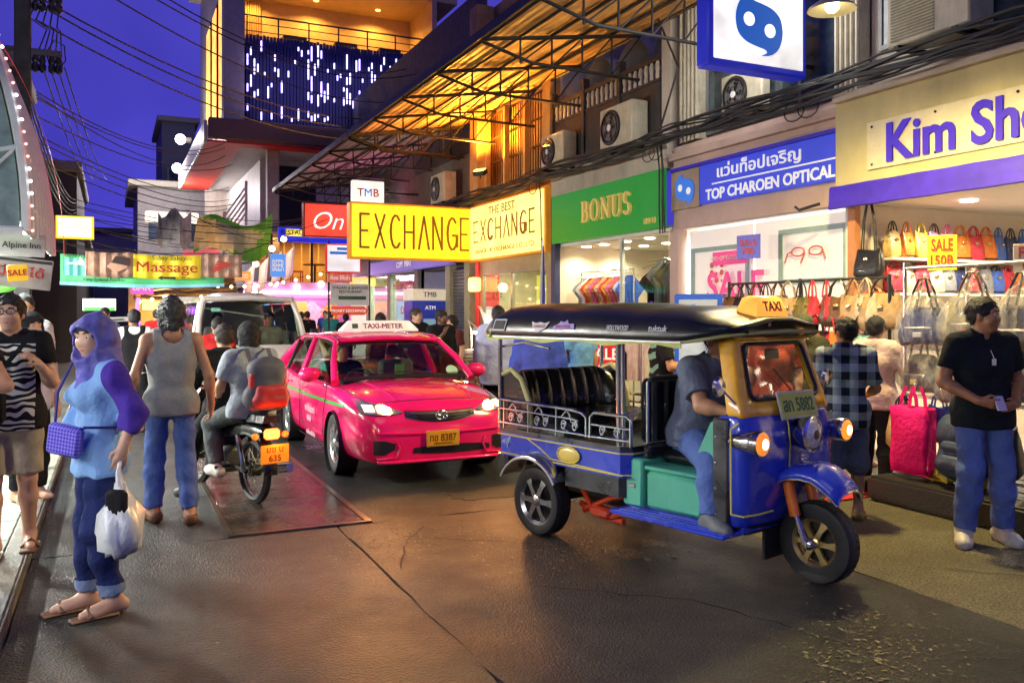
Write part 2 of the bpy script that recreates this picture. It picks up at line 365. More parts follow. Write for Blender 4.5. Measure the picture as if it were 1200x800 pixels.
# left pavement: steel edged kerb with small tiles
kerb = struct(MB().box(-.64, -.5, -8, 70, -.05, .12, .015).build('kerb', mat('kerb_stone', (.20, .19, .16), .5, var=.3, bump=.3)))
MB().box(-.502, -.488, -2, 14, .085, .123, .004).build('steel_edge', mat('rail_steel', (.22, .19, .15), .3, .8), kerb)
lp = struct(MB().box(-3.0, -.64, -8, 70, -.05, .095).build('left_pavement', mat('tile_grout', (.07, .075, .065), .7)))
tm = [mat('pavement_tile_pale', (.50, .55, .50), .35, var=.2, dirt=.5), mat('pavement_tile_green', (.32, .40, .36), .35, var=.2, dirt=.5)]
t0 = MB().box(-.147, .147, -.147, .147, 0, .02, .006).build('tile', tm[0], lp); t1 = t0.copy(); t1.data = t0.data.copy(); t1.data.materials[0] = tm[1]
for i in range(6):
    for j in range(38):
        o = t0.copy() if (i+j) % 3 else t1.copy()
        COL.objects.link(o); o.location = (-.79-.3*i, 2.2+.3*j, .098)
bpy.data.objects.remove(t0)

# ================================================================ right hand shophouses
FX = 8.5
def tpart(parent, name, m, *boxes, b=0, sharp=38):
    q = MB()
    for bx in boxes: q.box(*bx, b)
    return q.build(name, m, parent, sharp)
WHITEIN = mat('white_interior', (.72, .70, .66), .55, var=.05)
CREAMIN = mat('cream_interior', (.62, .52, .36), .55, var=.06)
def shop_shell(par, y0, y1, m, depth=3.2, zc=3.05, side=True):
    tpart(par, 'back_wall', m, (FX+depth, FX+depth+.1, y0, y1, 0, zc))
    tpart(par, 'side_wall', m, (FX+.02, FX+depth, y0, y0+.08, 0, zc)); tpart(par, 'side_wall', m, (FX+.02, FX+depth, y1-.08, y1, 0, zc))
    tpart(par, 'shop_ceiling', WHITEIN, (FX+.02, FX+depth, y0+.08, y1-.08, zc, zc+.1))
DL = glow('downlight_glow', (1, .86, .6), 14)
def downlight(par, x, y, z, p, col=(1, .85, .62), m=None):
    o = MB().lathe([(.10, 0), (.10, -.012), (.085, -.02)], 16).lathe([(.08, -.014), (.0, -.014)], 16).build('downlight', m or DL, par); o.location = (x, y, z)
    l = lamp('bulb', 'SPOT', (0, 0, -.05), p, col, o, .08, spot=150); return o
TUBE = glow('fluorescent_glow', (.95, 1, .95), 9)
def fluor(name, par, a, b, p, col=(.93, 1, .93), tilt=0):
    a, b = Vector(a), Vector(b); c = (a+b)/2
    d = (b-a)
    o = MB().tube([a-c, b-c], .02, 8).build(name, TUBE, par); o.location = c
    MB().tube([a-c+Vector((0, 0, .045)), b-c+Vector((0, 0, .045))], .03, 4).build('tube_holder', WHITEP, o)
    l = lamp('tube_light', 'AREA', (0, 0, -.04), p, col, o, max(.1, d.length), size_y=.08)
    l.rotation_euler = (R(tilt), 0, math.atan2(d.y, d.x)); return o

# ---- unit 1: bag shop
U1 = thing('shophouse', 'cream shophouse with the bag shop and violet lettering at the right edge', 'building', (0, 0, 0))
CREAM = mat('cream_board', (.60, .52, .24), .5, var=.1, scale=2, dirt=.3)
tpart(U1, 'fascia', CREAM, (8.28, 8.5, 1.0, 8.02, 3.22, 4.31), b=.01)
tpart(U1, 'upper_wall', WALL, (8.62, 8.9, 1.0, 7.75, 4.3, 9.5)); tpart(U1, 'ledge', WALL, (8.2, 8.62, 1.0, 8.0, 4.312, 4.40), b=.01)
shop_shell(U1, 1.2, 7.95, mat('blush_interior', (.70, .60, .50), .55, var=.05), 3.6, 3.05)
tpart(U1, 'door_post', mat('orange_post', (.55, .22, .08), .5), (8.42, 8.52, 7.84, 7.95, 0, 3.05))
for y in (2.2, 4.0, 5.6, 7.0): downlight(U1, 9.4, y, 3.05, 230, (1, .90, .70))
for y in (4.6, 6.4): downlight(U1, 10.8, y, 3.05, 70, (1, .92, .75))
lpanel = MB().box(8.255, 8.28, 1.6, 7.5, 3.40, 3.97, .005).build('letter_panel', mat('pale_panel', (.68, .62, .42), .45, var=.08, dirt=.15), U1)
for y in (7.42, 6.55, 5.6, 4.6):
    for z in (3.46, 3.91): o = MB().ball((0, 0, 0), .016, 8, 5).build('bolt', BLACKP, lpanel); o.location = (8.25, y, z)
VIO = mat('violet_letter', (.045, .018, .42), .35, var=.08, emit=(.05, .015, .8), es=.25)
text('lettering', 'Kim Shop', .62, VIO, U1, (8.235, 7.22, 3.655), FACE_STREET, ext=.012, bold=.022, align='LEFT', sx=.93)
# upper window with hanging plastic bags, air conditioner stands in front
WF = mat('window_frame_grey', (.22, .23, .22), .45, var=.15)
def window(par, y0, y1, z0, z1, x, nm=3, glass=None, back=None):
    w = tpart(par, 'window', WF, (x, x+.06, y0, y1, z0, z0+.06), (x, x+.06, y0, y1, z1-.06, z1), *[(x+.001, x+.059, y0+(y1-y0-.05)*i/nm, y0+(y1-y0-.05)*i/nm+.05, z0+.06, z1-.06) for i in range(nm+1)])
    for i in range(nm):
        a = y0+.05+(y1-y0-.05)*i/nm; bq = y0+(y1-y0-.05)*(i+1)/nm
        tpart(w, 'pane', glass or mat('night_window', (.05, .075, .085), .08, var=.5, scale=2.5, coat=.5), (x+.02, x+.03, a, bq, z0+.06, z1-.06))
    return w
window(U1, 1.4, 6.25, 4.45, 6.6, 8.56, 5)
window(U1, 6.4, 7.6, 4.9, 6.6, 8.56, 2)
# ---- fluted pilasters
FLUT = mat('fluted_cream', (.52, .47, .34), .6, var=.15, dirt=.45)
def pilaster(par, y0, y1, z0=4.45, z1=9.2):
    q = MB().box(8.46, 8.62, y0, y1, z0, z1)
    n = 5; w = (y1-y0)/n
    for i in range(n): q.tube([(8.45, y0+w*(i+.5), z0), (8.45, y0+w*(i+.5), z1)], w*.36, 8)
    return q.build('pilaster', FLUT, par)
pilaster(U1, 7.78, 8.2)
# ---- unit 2: optician
U2 = thing('shophouse', 'pale pink shophouse with the blue optician sign and white glass front', 'building')
tpart(U2, 'sign_wall', WALLP, (8.46, 8.6, 8.03, 11.70, 3.06, 4.42), b=.008)
tpart(U2, 'cornice', WALLP, (8.36, 8.46, 8.03, 11.70, 4.18, 4.30), (8.40, 8.46, 8.03, 11.70, 4.02, 4.08), b=.01)
tpart(U2, 'upper_wall', WALL, (8.7, 8.9, 7.75, 11.75, 4.3, 9.5)); tpart(U2, 'side_pier', WALLP, (8.40, 8.6, 11.50, 11.72, 0, 3.06), b=.01)
shop_shell(U2, 8.0, 11.7, WHITEIN, 2.6)
window(U2, 8.25, 11.0, 4.5, 6.5, 8.58, 4); pilaster(U2, 11.0, 11.5)
for y in (8.8, 9.8, 10.8): fluor('ceiling_tube', U2, (9.3, y-.45, 3.0), (9.3, y+.45, 3.0), 95, (1, .95, .9))
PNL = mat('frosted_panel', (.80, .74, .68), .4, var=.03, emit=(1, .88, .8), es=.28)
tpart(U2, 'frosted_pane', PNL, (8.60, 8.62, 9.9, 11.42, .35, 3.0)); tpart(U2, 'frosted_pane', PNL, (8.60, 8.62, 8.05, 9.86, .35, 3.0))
TEAL = mat('teal_frame', (.30, .44, .42), .4)
def frame_rect(par, y0, y1, z0, z1, t=.07, x=8.57):
    tpart(par, 'display_frame', TEAL, (x, x+.02, y0, y1, z1-t, z1), (x, x+.02, y0, y1, z0, z0+t), (x, x+.019, y0, y0+t, z0+t, z1-t), (x, x+.019, y1-t, y1, z0+t, z1-t))
frame_rect(U2, 9.98, 11.36, 1.9, 2.72); frame_rect(U2, 8.1, 9.35, 2.08, 2.85)
text('lettering', '● ▪ ●\n● ▪ ●\n▪ ● ▪', .12, mat('poster_red', (.7, .15, .12), .5), U2, (8.56, 10.7, 2.3), FACE_STREET, ext=.002)
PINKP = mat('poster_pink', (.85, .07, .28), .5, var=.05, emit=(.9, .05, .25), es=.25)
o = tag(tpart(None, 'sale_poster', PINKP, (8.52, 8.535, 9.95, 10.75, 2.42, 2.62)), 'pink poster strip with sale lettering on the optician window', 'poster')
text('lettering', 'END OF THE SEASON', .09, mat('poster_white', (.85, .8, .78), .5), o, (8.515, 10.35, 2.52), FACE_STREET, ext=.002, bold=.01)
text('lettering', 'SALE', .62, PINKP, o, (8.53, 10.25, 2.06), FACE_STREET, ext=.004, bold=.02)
# eyeglasses picture
q = MB()
for cy in (8.95, 8.62): q.tube([(8.55, cy+.12*math.cos(a), 2.52+.06*math.sin(a)) for a in [k*.4 for k in range(16)]], .012, 5, closed=True)
q.tube([(8.55, 9.06, 2.53), (8.55, 9.15, 2.5), (8.55, 9.2, 2.38)], .012, 5).tube([(8.55, 8.5, 2.53), (8.55, 8.45, 2.4)], .012, 5).tube([(8.55, 8.82, 2.50), (8.55, 8.9, 2.36)], .012, 5)
q.build('eyeglasses_picture', mat('poster_red', (.7, .15, .12)), U2)
# sign of the optician
BLUES = mat('sign_blue', (.035, .06, .55), .4, var=.06, emit=(.03, .06, .8), es=.35); WHL = mat('letter_white', (.82, .82, .8), .4, emit=(.9, .9, .9), es=.35, var=0)
LOGOB = mat('logo_blue', (.04, .20, .72), .4, var=0, emit=(.03, .2, .9), es=.3)
s = thing('shop_sign', 'blue and white optician sign board with Thai lettering above the shop front', 'sign')
tpart(s, 'board', BLUES, (8.40, 8.455, 8.04, 10.92, 3.38, 3.99), b=.006); tpart(s, 'top_rail', mat('rail_violet', (.04, .02, .6), .4), (8.385, 8.458, 8.04, 11.68, 3.995, 4.05))
tpart(s, 'logo_board', mat('logo_brown', (.40, .29, .20), .5), (8.405, 8.455, 10.94, 11.68, 3.36, 3.99), b=.006)
text('lettering', 'แว่นท็อปเจริญ', .3, WHL, s, (8.39, 9.6, 3.83), FACE_STREET, ext=.006, bold=.012, fit=(1.75, .25))
text('lettering', 'TOP CHAROEN OPTICAL', .3, WHL, s, (8.39, 9.44, 3.51), FACE_STREET, ext=.006, bold=.02, fit=(2.62, .17))
tpart(s, 'underline', WHL, (8.385, 8.398, 8.1, 10.6, 3.655, 3.675))
def logo(par, c, sc, rot, mw, mb_, thick=.01, glow_w=None):
    # two facing comma shapes with round eyes
    M = Matrix.Translation(c) @ rot.to_4x4() @ Matrix.Scale(sc, 4)
    outl = []
    P = [(-.05, .50), (-.25, .47), (-.40, .36), (-.48, .18), (-.49, 0), (-.43, -.18), (-.27, -.30), (-.04, -.36), (.12, -.39), (.16, -.44), (.05, -.50), (.25, -.47), (.40, -.36), (.48, -.18), (.49, 0), (.43, .18), (.27, .30), (.04, .36), (-.12, .39), (-.16, .44)]
    n = len(P); SP = []
    for i in range(n):      # rounded outline
        p0, p1, p2, p3 = [Vector(P[(i+k) % n]) for k in (-1, 0, 1, 2)]
        for u in (0, .25, .5, .75): SP.append(tuple(.5*(2*p1+(p2-p0)*u+(2*p0-5*p1+4*p2-p3)*u*u+(3*p1-p0-3*p2+p3)*u**3)))
    q = MB().prism(SP, 0, thick/sc, M); q.build('emblem', mb_, par, sharp=0)
    for ex, ey in ((-.22, .07), (.22, -.07)):
        e = MB().lathe([(.115, 0), (.115, thick*1.4/sc), (0, thick*1.4/sc)], 20, M @ Matrix.Translation((ex, ey, 0))); e.build('emblem_eye', mw, par, sharp=30)
logo(s, (8.40, 11.3, 3.67), .50, FACE_STREET, WHL, LOGOB, .012)
# hanging light box of the optician
s = thing('hanging_sign', 'white light box with a blue swirl emblem hanging above the optician', 'sign')
LB = glow('lightbox_white', (1, .97, .93), .85)
tpart(s, 'case', mat('sign_case_blue', (.02, .035, .5), .35, emit=(.02, .03, .7), es=.25), (6.75, 8.38, 8.60, 8.86, 4.79, 6.9), b=.03)
tpart(s, 'face', LB, (6.83, 8.30, 8.585, 8.61, 4.88, 5.86), b=.02); tpart(s, 'header', BLUES, (6.83, 8.30, 8.586, 8.61, 5.87, 6.85))
text('lettering', 'OPTICAL', .17, WHL, s, (7.75, 8.58, 5.98), FACE_CAM, bold=.02)
logo(s, (7.55, 8.584, 5.38), .78, FACE_CAM, LB, LOGOB, .008)
lamp('sign_light', 'AREA', (7.56, 8.5, 5.6), 30, (1, .96, .9), s, 1.3, rot=(R(-90), 0, 0)); lamp('sign_light', 'AREA', (7.56, 8.96, 5.6), 50, (1, .96, .9), s, 1.3, rot=(R(90), 0, 0))
s2 = MB().tube([(8.38, 8.73, 5.0), (8.6, 8.73, 5.0)], .03).tube([(8.38, 8.73, 6.4), (8.6, 8.73, 6.4)], .03).build('bracket', DARKSTEEL, s)
# ---- unit 3: clothes shop
U3 = thing('shophouse', 'shophouse with the green BONUS clothes shop and dark balcony above', 'building')
tpart(U3, 'upper_band', WALL, (8.38, 8.6, 11.76, 15.9, 4.09, 4.62), b=.01); tpart(U3, 'balcony_floor', WALL, (8.3, 9.9, 11.76, 15.9, 4.622, 4.72))
tpart(U3, 'balcony_back_wall', WALL, (9.9, 10.0, 11.76, 15.9, 4.72, 9.5)); tpart(U3, 'side_pier', WALL, (8.42, 8.62, 11.72, 11.98, 4.72, 9.0), b=.01)
tpart(U3, 'party_wall', WALL, (8.62, 9.9, 15.85, 15.95, 4.72, 9.0)); tpart(U3, 'blue_jamb', mat('navy_paint', (.02, .03, .12), .5), (8.38, 8.5, 15.72, 15.9, 0, 4.09))
MINT = mat('warm_white_interior', (.70, .62, .50), .55, var=.05)
shop_shell(U3, 11.72, 15.9, MINT, 2.8)
for x in (8.95, 9.9):
    for y in (12.3, 13.1, 13.9, 14.7, 15.4): downlight(U3, x, y, 3.05, 70, (1, .84, .52))
# balcony front: dark boards, balustrade
for k in range(3):
    y0 = 12.0+k*1.3
    bp = tpart(U3, 'balcony_panel', DARKW, (8.40, 8.46, y0, y0+1.2, 4.74, 5.6)); tpart(U3, 'balcony_post', DARKW, (8.36, 8.5, y0+1.2, y0+1.3, 4.72, 6.25))
    tpart(U3, 'balustrade_rail', DARKW, (8.38, 8.48, y0, y0+1.2, 5.96, 6.04)); tpart(U3, 'balustrade_rail', DARKW, (8.385, 8.475, y0, y0+1.2, 5.602, 5.65))
    for j in range(7):
        MB().lathe([(.025, 0), (.045, .05), (.03, .12), (.05, .2), (.03, .31)], 8).build('baluster', mat('baluster_cream', (.5, .42, .32), .6), U3, loc=(8.43, y0+.1+j*.17, 5.65))
for k in range(3):   # shallow plaster arches behind the balcony
    q = MB(); y0 = 12.05+k*1.28
    q.sheet([[(9.88-.25*s_, y0+.62+.62*math.cos(a), 6.2+.75*math.sin(a)) for a in [math.pi*i/14 for i in range(15)]] for s_ in (0, 1, 2, 3)]); q.build('arch', WALL, U3)
s = thing('shop_sign', 'green sign board with gold BONUS letters above the clothes shop', 'sign')
GREEN = mat('sign_green', (.015, .26, .035), .35, var=.05, emit=(.02, .4, .04), es=.22); GOLD = mat('gold_letter', (.70, .50, .14), .35, .2, var=0, emit=(1, .7, .2), es=.2)
tpart(s, 'board', GREEN, (8.30, 8.375, 11.76, 15.72, 3.10, 4.08), b=.006)
# serif capitals built stroke by stroke
def serif(parent, word, loc, h, rot, m, depth=.05):
    y = 0
    def st(x0, y0, x1, y1, w): d = Vector((x1-x0, y1-y0)).normalized(); nn = Vector((-d.y, d.x))*w/2; return [(x0+nn.x, y0+nn.y), (x0-nn.x, y0-nn.y), (x1-nn.x, y1-nn.y), (x1+nn.x, y1+nn.y)]
    def arc(cx, cy, rx, ry, a0, a1, w0, w1, n=14):
        o_, i_ = [], []
        for k in range(n+1):
            a = R(a0+(a1-a0)*k/n); t = abs(math.cos(a)); w = w0+(w1-w0)*t
            o_.append((cx+rx*math.cos(a), cy+ry*math.sin(a))); i_.append((cx+(rx-w)*math.cos(a), cy+(ry-w*.55)*math.sin(a)))
        return [[o_[k], o_[k+1], i_[k+1], i_[k]] for k in range(n)]
    T, t = .17, .06
    G = {'B': (.68, [st(.16, 0, .16, 1, T), st(0, .03, .35, .03, .06), st(0, .97, .35, .97, .06), st(.2, .53, .38, .53, .06)]+arc(.34, .76, .28, .24, -90, 90, t, T)+arc(.36, .27, .32, .27, -90, 90, t, T)),
         'O': (.82, arc(.40, .5, .40, .52, 0, 360, t, T, 28)),
         'N': (.82, [st(.14, 0, .14, 1, .07), st(.70, 0, .70, 1, .07), st(.12, .97, .70, .05, T), st(0, .03, .28, .03, .06), st(0, .97, .2, .97, .06), st(.56, .97, .84, .97, .06)]),
         'U': (.80, [st(.16, .3, .16, 1, T), st(.68, .3, .68, 1, .07), st(0, .97, .34, .97, .06), st(.54, .97, .82, .97, .06)]+arc(.415, .34, .34, .36, 180, 360, t, T*.8)),
         'S': (.62, arc(.31, .75, .28, .27, 20, 270, t, T)+arc(.31, .26, .30, .28, -160, 90, t, T))}
    x = 0
    for ch in word:
        w, polys = G[ch]; q = MB()
        for p in polys:
            if len(p) > 2: q.prism([(a*h+x*h, b*h) for a, b in p], 0, depth)
        o = q.build('letter', m, parent, sharp=30, fix=True); o.matrix_local = Matrix.Translation(loc) @ rot.to_4x4(); x += w+.14
serif(s, 'BONUS', (8.30, 14.4, 3.42), .40, FACE_STREET, GOLD, .06)
text('lettering', '189/10', .14, GOLD, s, (8.295, 12.15, 3.24), FACE_STREET, ext=.004, bold=.01)
# ---- unit 4: exchange booth
U4 = thing('shophouse', 'shophouse with the money exchange booth and orange lit grille above', 'building')
ORW = mat('ochre_plaster', (.50, .30, .10), .7, var=.2, scale=2, dirt=.5)
tpart(U4, 'upper_band', ORW, (8.42, 8.6, 15.95, 20.2, 4.36, 4.62)); tpart(U4, 'upper_wall', ORW, (8.9, 9.0, 15.95, 20.2, 4.62, 9.5))
tpart(U4, 'corner_pier', ORW, (8.3, 8.75, 19.7, 20.2, 4.622, 9.4), b=.01); tpart(U4, 'side_pier', ORW, (8.38, 8.62, 15.96, 16.3, 4.622, 9.0), b=.01)
shop_shell(U4, 15.95, 20.15, mat('booth_cream', (.55, .47, .27), .5), 2.2, 2.95)
g = MB()
for y in np.arange(16.4, 19.7, .13): g.box(8.66, 8.68, y, y+.025, 4.8, 6.6)
for z in (4.8, 5.4, 6.0, 6.58): g.box(8.655, 8.685, 16.35, 19.68, z, z+.04)
stuff(g.build('window_grille', mat('grille_brown', (.10, .055, .02), .5, .3), U4))
for y in (16.35, 17.4, 18.5, 19.6): tpart(U4, 'window_post', mat('post_amber', (.55, .33, .10), .5), (8.5, 8.62, y, y+.1, 4.62, 6.75))
tpart(U4, 'window_head', mat('post_amber', (.55, .33, .10)), (8.49, 8.63, 16.3, 19.7, 6.752, 6.85))
tpart(U4, 'booth_front', mat('booth_steel', (.34, .30, .22), .35, .5), (8.42, 8.5, 15.95, 20.1, 0, 1.0), (8.42, 8.5, 15.95, 20.1, 2.6, 2.95), (8.425, 8.495, 15.95, 16.2, 1.0, 2.6), (8.425, 8.495, 17.9, 18.0, 1.0, 2.6), (8.425, 8.495, 19.6, 20.1, 1.0, 2.6))
for (a, b_) in ((16.2, 17.9), (18.0, 19.6)): tpart(U4, 'booth_pane', GLASS, (8.45, 8.46, a, b_, 1.0, 2.6))
for y in (16.8, 18.6): fluor('ceiling_tube', U4, (9.2, y-.5, 2.9), (9.2, y+.5, 2.9), 75, (1, .95, .7))
tpart(U4, 'rate_board', glow('rate_yellow', (1, .78, .05), .8), (8.6, 8.63, 16.5, 17.0, 1.5, 2.5)); text('lettering', 'E\nX\nC\nH', .22, mat('sign_brown', (.35, .14, .01), .5), U4, (8.59, 16.75, 2.0), FACE_STREET, bold=.01)
text('lettering', '$  €  £', .2, mat('dark_print', (.03, .03, .03), .5), U4, (8.44, 18.8, 2.1), FACE_STREET)
REDP = mat('red_pillar', (.62, .03, .02), .4, var=.1, emit=(1, .05, .02), es=.12)
s = thing('exchange_sign', 'yellow lit money exchange corner sign with brown EXCHANGE lettering', 'sign')
YEL = glow('sign_yellow', (1, .66, .015), 1.15); YPL = glow('sign_yellow_pale', (1, .80, .22), 1.15); BRN = mat('sign_brown', (.35, .14, .01), .5)
OREDGE = mat('sign_orange_edge', (.70, .28, .02), .4, emit=(1, .35, .02), es=.25)
tpart(s, 'cross_box', OREDGE, (5.17, 8.29, 20.12, 20.42, 2.97, 4.34), b=.02); tpart(s, 'cross_face', YEL, (5.22, 8.29, 20.10, 20.125, 3.02, 4.29), b=.01)
tpart(s, 'wall_box', OREDGE, (8.30, 8.56, 16.0, 20.42, 2.96, 4.36), b=.02); tpart(s, 'wall_face', YPL, (8.275, 8.31, 16.06, 20.10, 3.01, 4.31), b=.01)
def thin_caps(par, word, x0, h, w, gap, loc, rot, m, t=.05):
    S = {'E': [(0, 0, 0, 1), (0, 0, .8, 0), (0, .5, .65, .5), (0, 1, .8, 1)], 'X': [(0, 0, .9, 1), (0, 1, .9, 0)], 'H': [(0, 0, 0, 1), (.9, 0, .9, 1), (0, .5, .9, .5)],
         'A': [(0, 0, .5, 1), (.5, 1, 1, 0)], 'N': [(0, 0, 0, 1), (0, 1, .9, 0), (.9, 0, .9, 1)], 'T': [(0, 1, .9, 1), (.45, 0, .45, 1)], 'B': [(0, 0, 0, 1), (0, 0, .6, .05), (.6, .05, .7, .25), (.7, .25, .5, .5), (.5, .5, 0, .5), (.5, .5, .6, .75), (.6, .75, .5, 1), (.5, 1, 0, 1)], 'S': [(.7, .85, .45, 1), (.45, 1, .1, .85), (.1, .85, .15, .6), (.15, .6, .65, .4), (.65, .4, .7, .15), (.7, .15, .35, 0), (.35, 0, 0, .15)],
         'C': [tuple(v for k in (i, i+1) for v in (.55+.5*math.cos(R(45+27*k)), .5+.5*math.sin(R(45+27*k)))) for i in range(10)], 'G': [tuple(v for k in (i, i+1) for v in (.55+.5*math.cos(R(45+27*k)), .5+.5*math.sin(R(45+27*k)))) for i in range(11)]+[(1, .45, .6, .45), (1, .45, 1, .1)], ' ': []}
    x = x0
    for k, ch in enumerate(word):
        q = MB()
        for (a, b_, c, d) in S[ch]:
            p0 = Vector((x+a*w, b_*h)); p1 = Vector((x+c*w, d*h)); dd = (p1-p0).normalized(); nn = Vector((-dd.y, dd.x))*t/2; p0 = p0-dd*t*.4; p1 = p1+dd*t*.4
            q.prism([(p0.x+nn.x, p0.y+nn.y), (p0.x-nn.x, p0.y-nn.y), (p1.x-nn.x, p1.y-nn.y), (p1.x+nn.x, p1.y+nn.y)], 0, .012+.0007*len(q.f))
        if q.v:
            o = q.build('letter', m, par, sharp=0, fix=True); o.matrix_local = Matrix.Translation(loc) @ rot.to_4x4()
        x += w+gap
thin_caps(s, 'EXCHANGE', 0, .80, .26, .11, (5.42, 20.10, 3.25), FACE_CAM, BRN, .05)
thin_caps(s, 'EXCHANGE', 0, .50, .30, .15, (8.275, 19.85, 3.43), FACE_STREET, BRN, .035)
text('lettering', 'THE BEST', .3, BRN, s, (8.272, 18.2, 4.13), FACE_STREET, bold=0, fit=(1.5, .20)); text('lettering', 'BANGKOK EXCHANGE CO., LTD.', .2, BRN, s, (8.272, 18.1, 3.18), FACE_STREET, bold=0, fit=(3.3, .13))
# ---- unit 5: dark block with cash machine and copy shop (beyond the exchange)
U5 = thing('shophouse', 'dark shophouse beyond the yellow exchange sign with copy shop and shutter', 'building')
DKW = mat('dark_plaster', (.10, .09, .08), .7, var=.25, dirt=.4)
tpart(U5, 'upper_wall', DKW, (8.6, 8.9, 20.45, 33, 2.9, 10)); tpart(U5, 'floor_band', DKW, (8.2, 8.6, 20.45, 33, 3.0, 3.5)); 
for y in (20.5, 21.9, 24.6, 27.4, 30.0): tpart(U5, 'pier', mat('olive_pier', (.36, .34, .22), .6), (8.4, 8.62, y, y+.35, 0, 3.0), b=.01)
sh = MB()
for z in np.arange(.05, 2.8, .09): sh.box(8.5, 8.53, 20.9, 21.88, z, z+.078, .012)
sh.build('roller_shutter', mat('shutter_grey', (.16, .16, .14), .45, .4), U5)
shop_shell(U5, 24.6, 33, WHITEIN, 2.5, 2.95)
for y in (25.5, 27.5, 29.5): fluor('ceiling_tube', U5, (9.2, y-.6, 2.9), (9.2, y+.6, 2.9), 130, (.9, 1, .92))
tpart(U5, 'shop_door', GLASS, (8.5, 8.51, 24.95, 27.4, 0, 2.9)); tpart(U5, 'shop_door', GLASS, (8.5, 8.51, 27.75, 30, 0, 2.9))
RPR = mat('red_print', (.6, .03, .03), .5); text('lettering', 'HI SPEED', .3, RPR, U5, (8.48, 26.3, 2.55), FACE_STREET, bold=.01, fit=(1.9, .26)); text('lettering', 'OVER', .3, RPR, U5, (8.48, 25.9, 1.75), FACE_STREET, bold=.01, fit=(1.2, .26))
for k in range(3): tpart(U5, 'lattice_screen', DARKW, (8.52, 8.56, 20.6+k*1.6, 22.0+k*1.6, 5.9, 6.3))
# ---- cash machine
s = thing('cash_machine', 'blue cash machine with white TMB header beside the copy shop', 'cash machine', (7.95, 22.6, 0))
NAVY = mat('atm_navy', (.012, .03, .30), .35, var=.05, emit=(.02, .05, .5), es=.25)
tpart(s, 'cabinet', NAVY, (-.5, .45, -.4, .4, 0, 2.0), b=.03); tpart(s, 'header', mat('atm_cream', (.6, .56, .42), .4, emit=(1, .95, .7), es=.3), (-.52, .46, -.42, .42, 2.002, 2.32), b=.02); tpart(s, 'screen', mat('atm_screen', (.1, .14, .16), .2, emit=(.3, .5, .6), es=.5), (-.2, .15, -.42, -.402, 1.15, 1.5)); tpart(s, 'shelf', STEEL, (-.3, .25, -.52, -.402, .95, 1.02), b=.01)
text('lettering', 'TMB', .2, mat('atm_print', (.05, .08, .3), .4), s, (-.02, -.425, 2.16), bold=.02); text('lettering', 'ATM', .15, WHL, s, (0, -.41, 1.8), bold=.02)
# ---- red machine pillar by the booth
s = thing('red_kiosk', 'glowing red and orange kiosk pillar at the corner of the exchange booth', 'kiosk', (8.45, 19.9, 0))
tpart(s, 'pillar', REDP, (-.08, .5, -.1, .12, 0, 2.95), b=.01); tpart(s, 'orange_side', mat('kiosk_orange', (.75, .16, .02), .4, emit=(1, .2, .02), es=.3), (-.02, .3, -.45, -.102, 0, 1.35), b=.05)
q = MB(); q.loft([[(-.1, .1*i-.55, 1.35+.5*math.sin(i*.3)) for i in range(6)]+[(-.02, .1*i-.55, 1.29+.45*math.sin(i*.3)) for i in range(5, -1, -1)], [(.3, .1*i-.55, 1.35+.5*math.sin(i*.3)) for i in range(6)]+[(.3, .1*i-.55, 1.29+.45*math.sin(i*.3)) for i in range(5, -1, -1)]]); q.build('hood', mat('kiosk_hood', (.5, .47, .55), .35), s, fix=True)
tpart(s, 'lamp_box', glow('kiosk_lamp', (1, .55, .12), 3), (-.35, -.1, -.35, -.05, 2.2, 2.55), b=.04); lamp('lamp_light', 'POINT', (-.45, -.4, 2.3), 25, (1, .5, .15), s, .12)
# ---- party wall tops and blank block behind the shophouses, so that the row reads as solid from elsewhere
# ================================================================ canopies over the right pavement
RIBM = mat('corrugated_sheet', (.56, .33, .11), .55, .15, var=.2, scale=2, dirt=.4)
def canopy(y0, y1, label, m, x0=5.5, x1=8.42, z0=6.06, z1=6.52):
    c = thing('street_canopy', label, 'canopy')
    n = 4
    for k in range(n):
        a = y0+(y1-y0)*k/n; b = y0+(y1-y0)*(k+1)/n; q = MB(); rows = []
        L = int((x1-x0)/.16)
        xs = [x0-.12+i*(x1-x0+.12)/(L*4) for i in range(L*4+1)]     # ribs run along the street
        for y in (a, b): rows.append([(x, y, z0+(z1-z0)*(x-x0)/(x1-x0)+.09+.02*((i % 4) in (1, 2))) for i, x in enumerate(xs)])
        q.sheet(rows); q.build('roof_sheet', m, c, sharp=20)
    MB().box(x0-.16, x0-.13, y0, y1, z0+.0, z0+.15, .004).build('gutter', DARKSTEEL, c)
    nb = int((y1-y0)/2.05)
    for k in range(nb+1):
        y = y0+.1+(y1-y0-.2)*k/nb; q = MB()
        q.tube([(x0-.1, y, z0+.02), (x1, y, z1+.02)], .035, 6); q.tube([(x0-.1, y, z0-.02), (x0+.8, y, z0-.26), (x1, y, z0-.30)], .03, 6)
        for i in range(1, 5):
            t = i/5; x = x0+(x1-x0)*t; q.tube([(x, y, z0+(z1-z0)*t), (x, y, z0-.28)], .018, 5)
            x2 = x0+(x1-x0)*(i+1)/5; q.tube([(x, y, z0-.28), (x2, y, z0+(z1-z0)*(i+1)/5)], .015, 5)
        q.build('truss', DARKSTEEL, c)
    for i in range(6):
        t = i/5; MB().tube([(x0+(x1-x0)*t, y0, z0+(z1-z0)*t+.055), (x0+(x1-x0)*t, y1, z0+(z1-z0)*t+.055)], .03, 5).build('purlin', DARKSTEEL, c)
    return c
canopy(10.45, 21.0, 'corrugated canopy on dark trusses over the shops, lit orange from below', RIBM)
canopy(21.05, 32.0, 'farther dark truss canopy beyond the orange lit one', mat('grey_sheet', (.30, .24, .24), .6, .1, var=.2, dirt=.4))
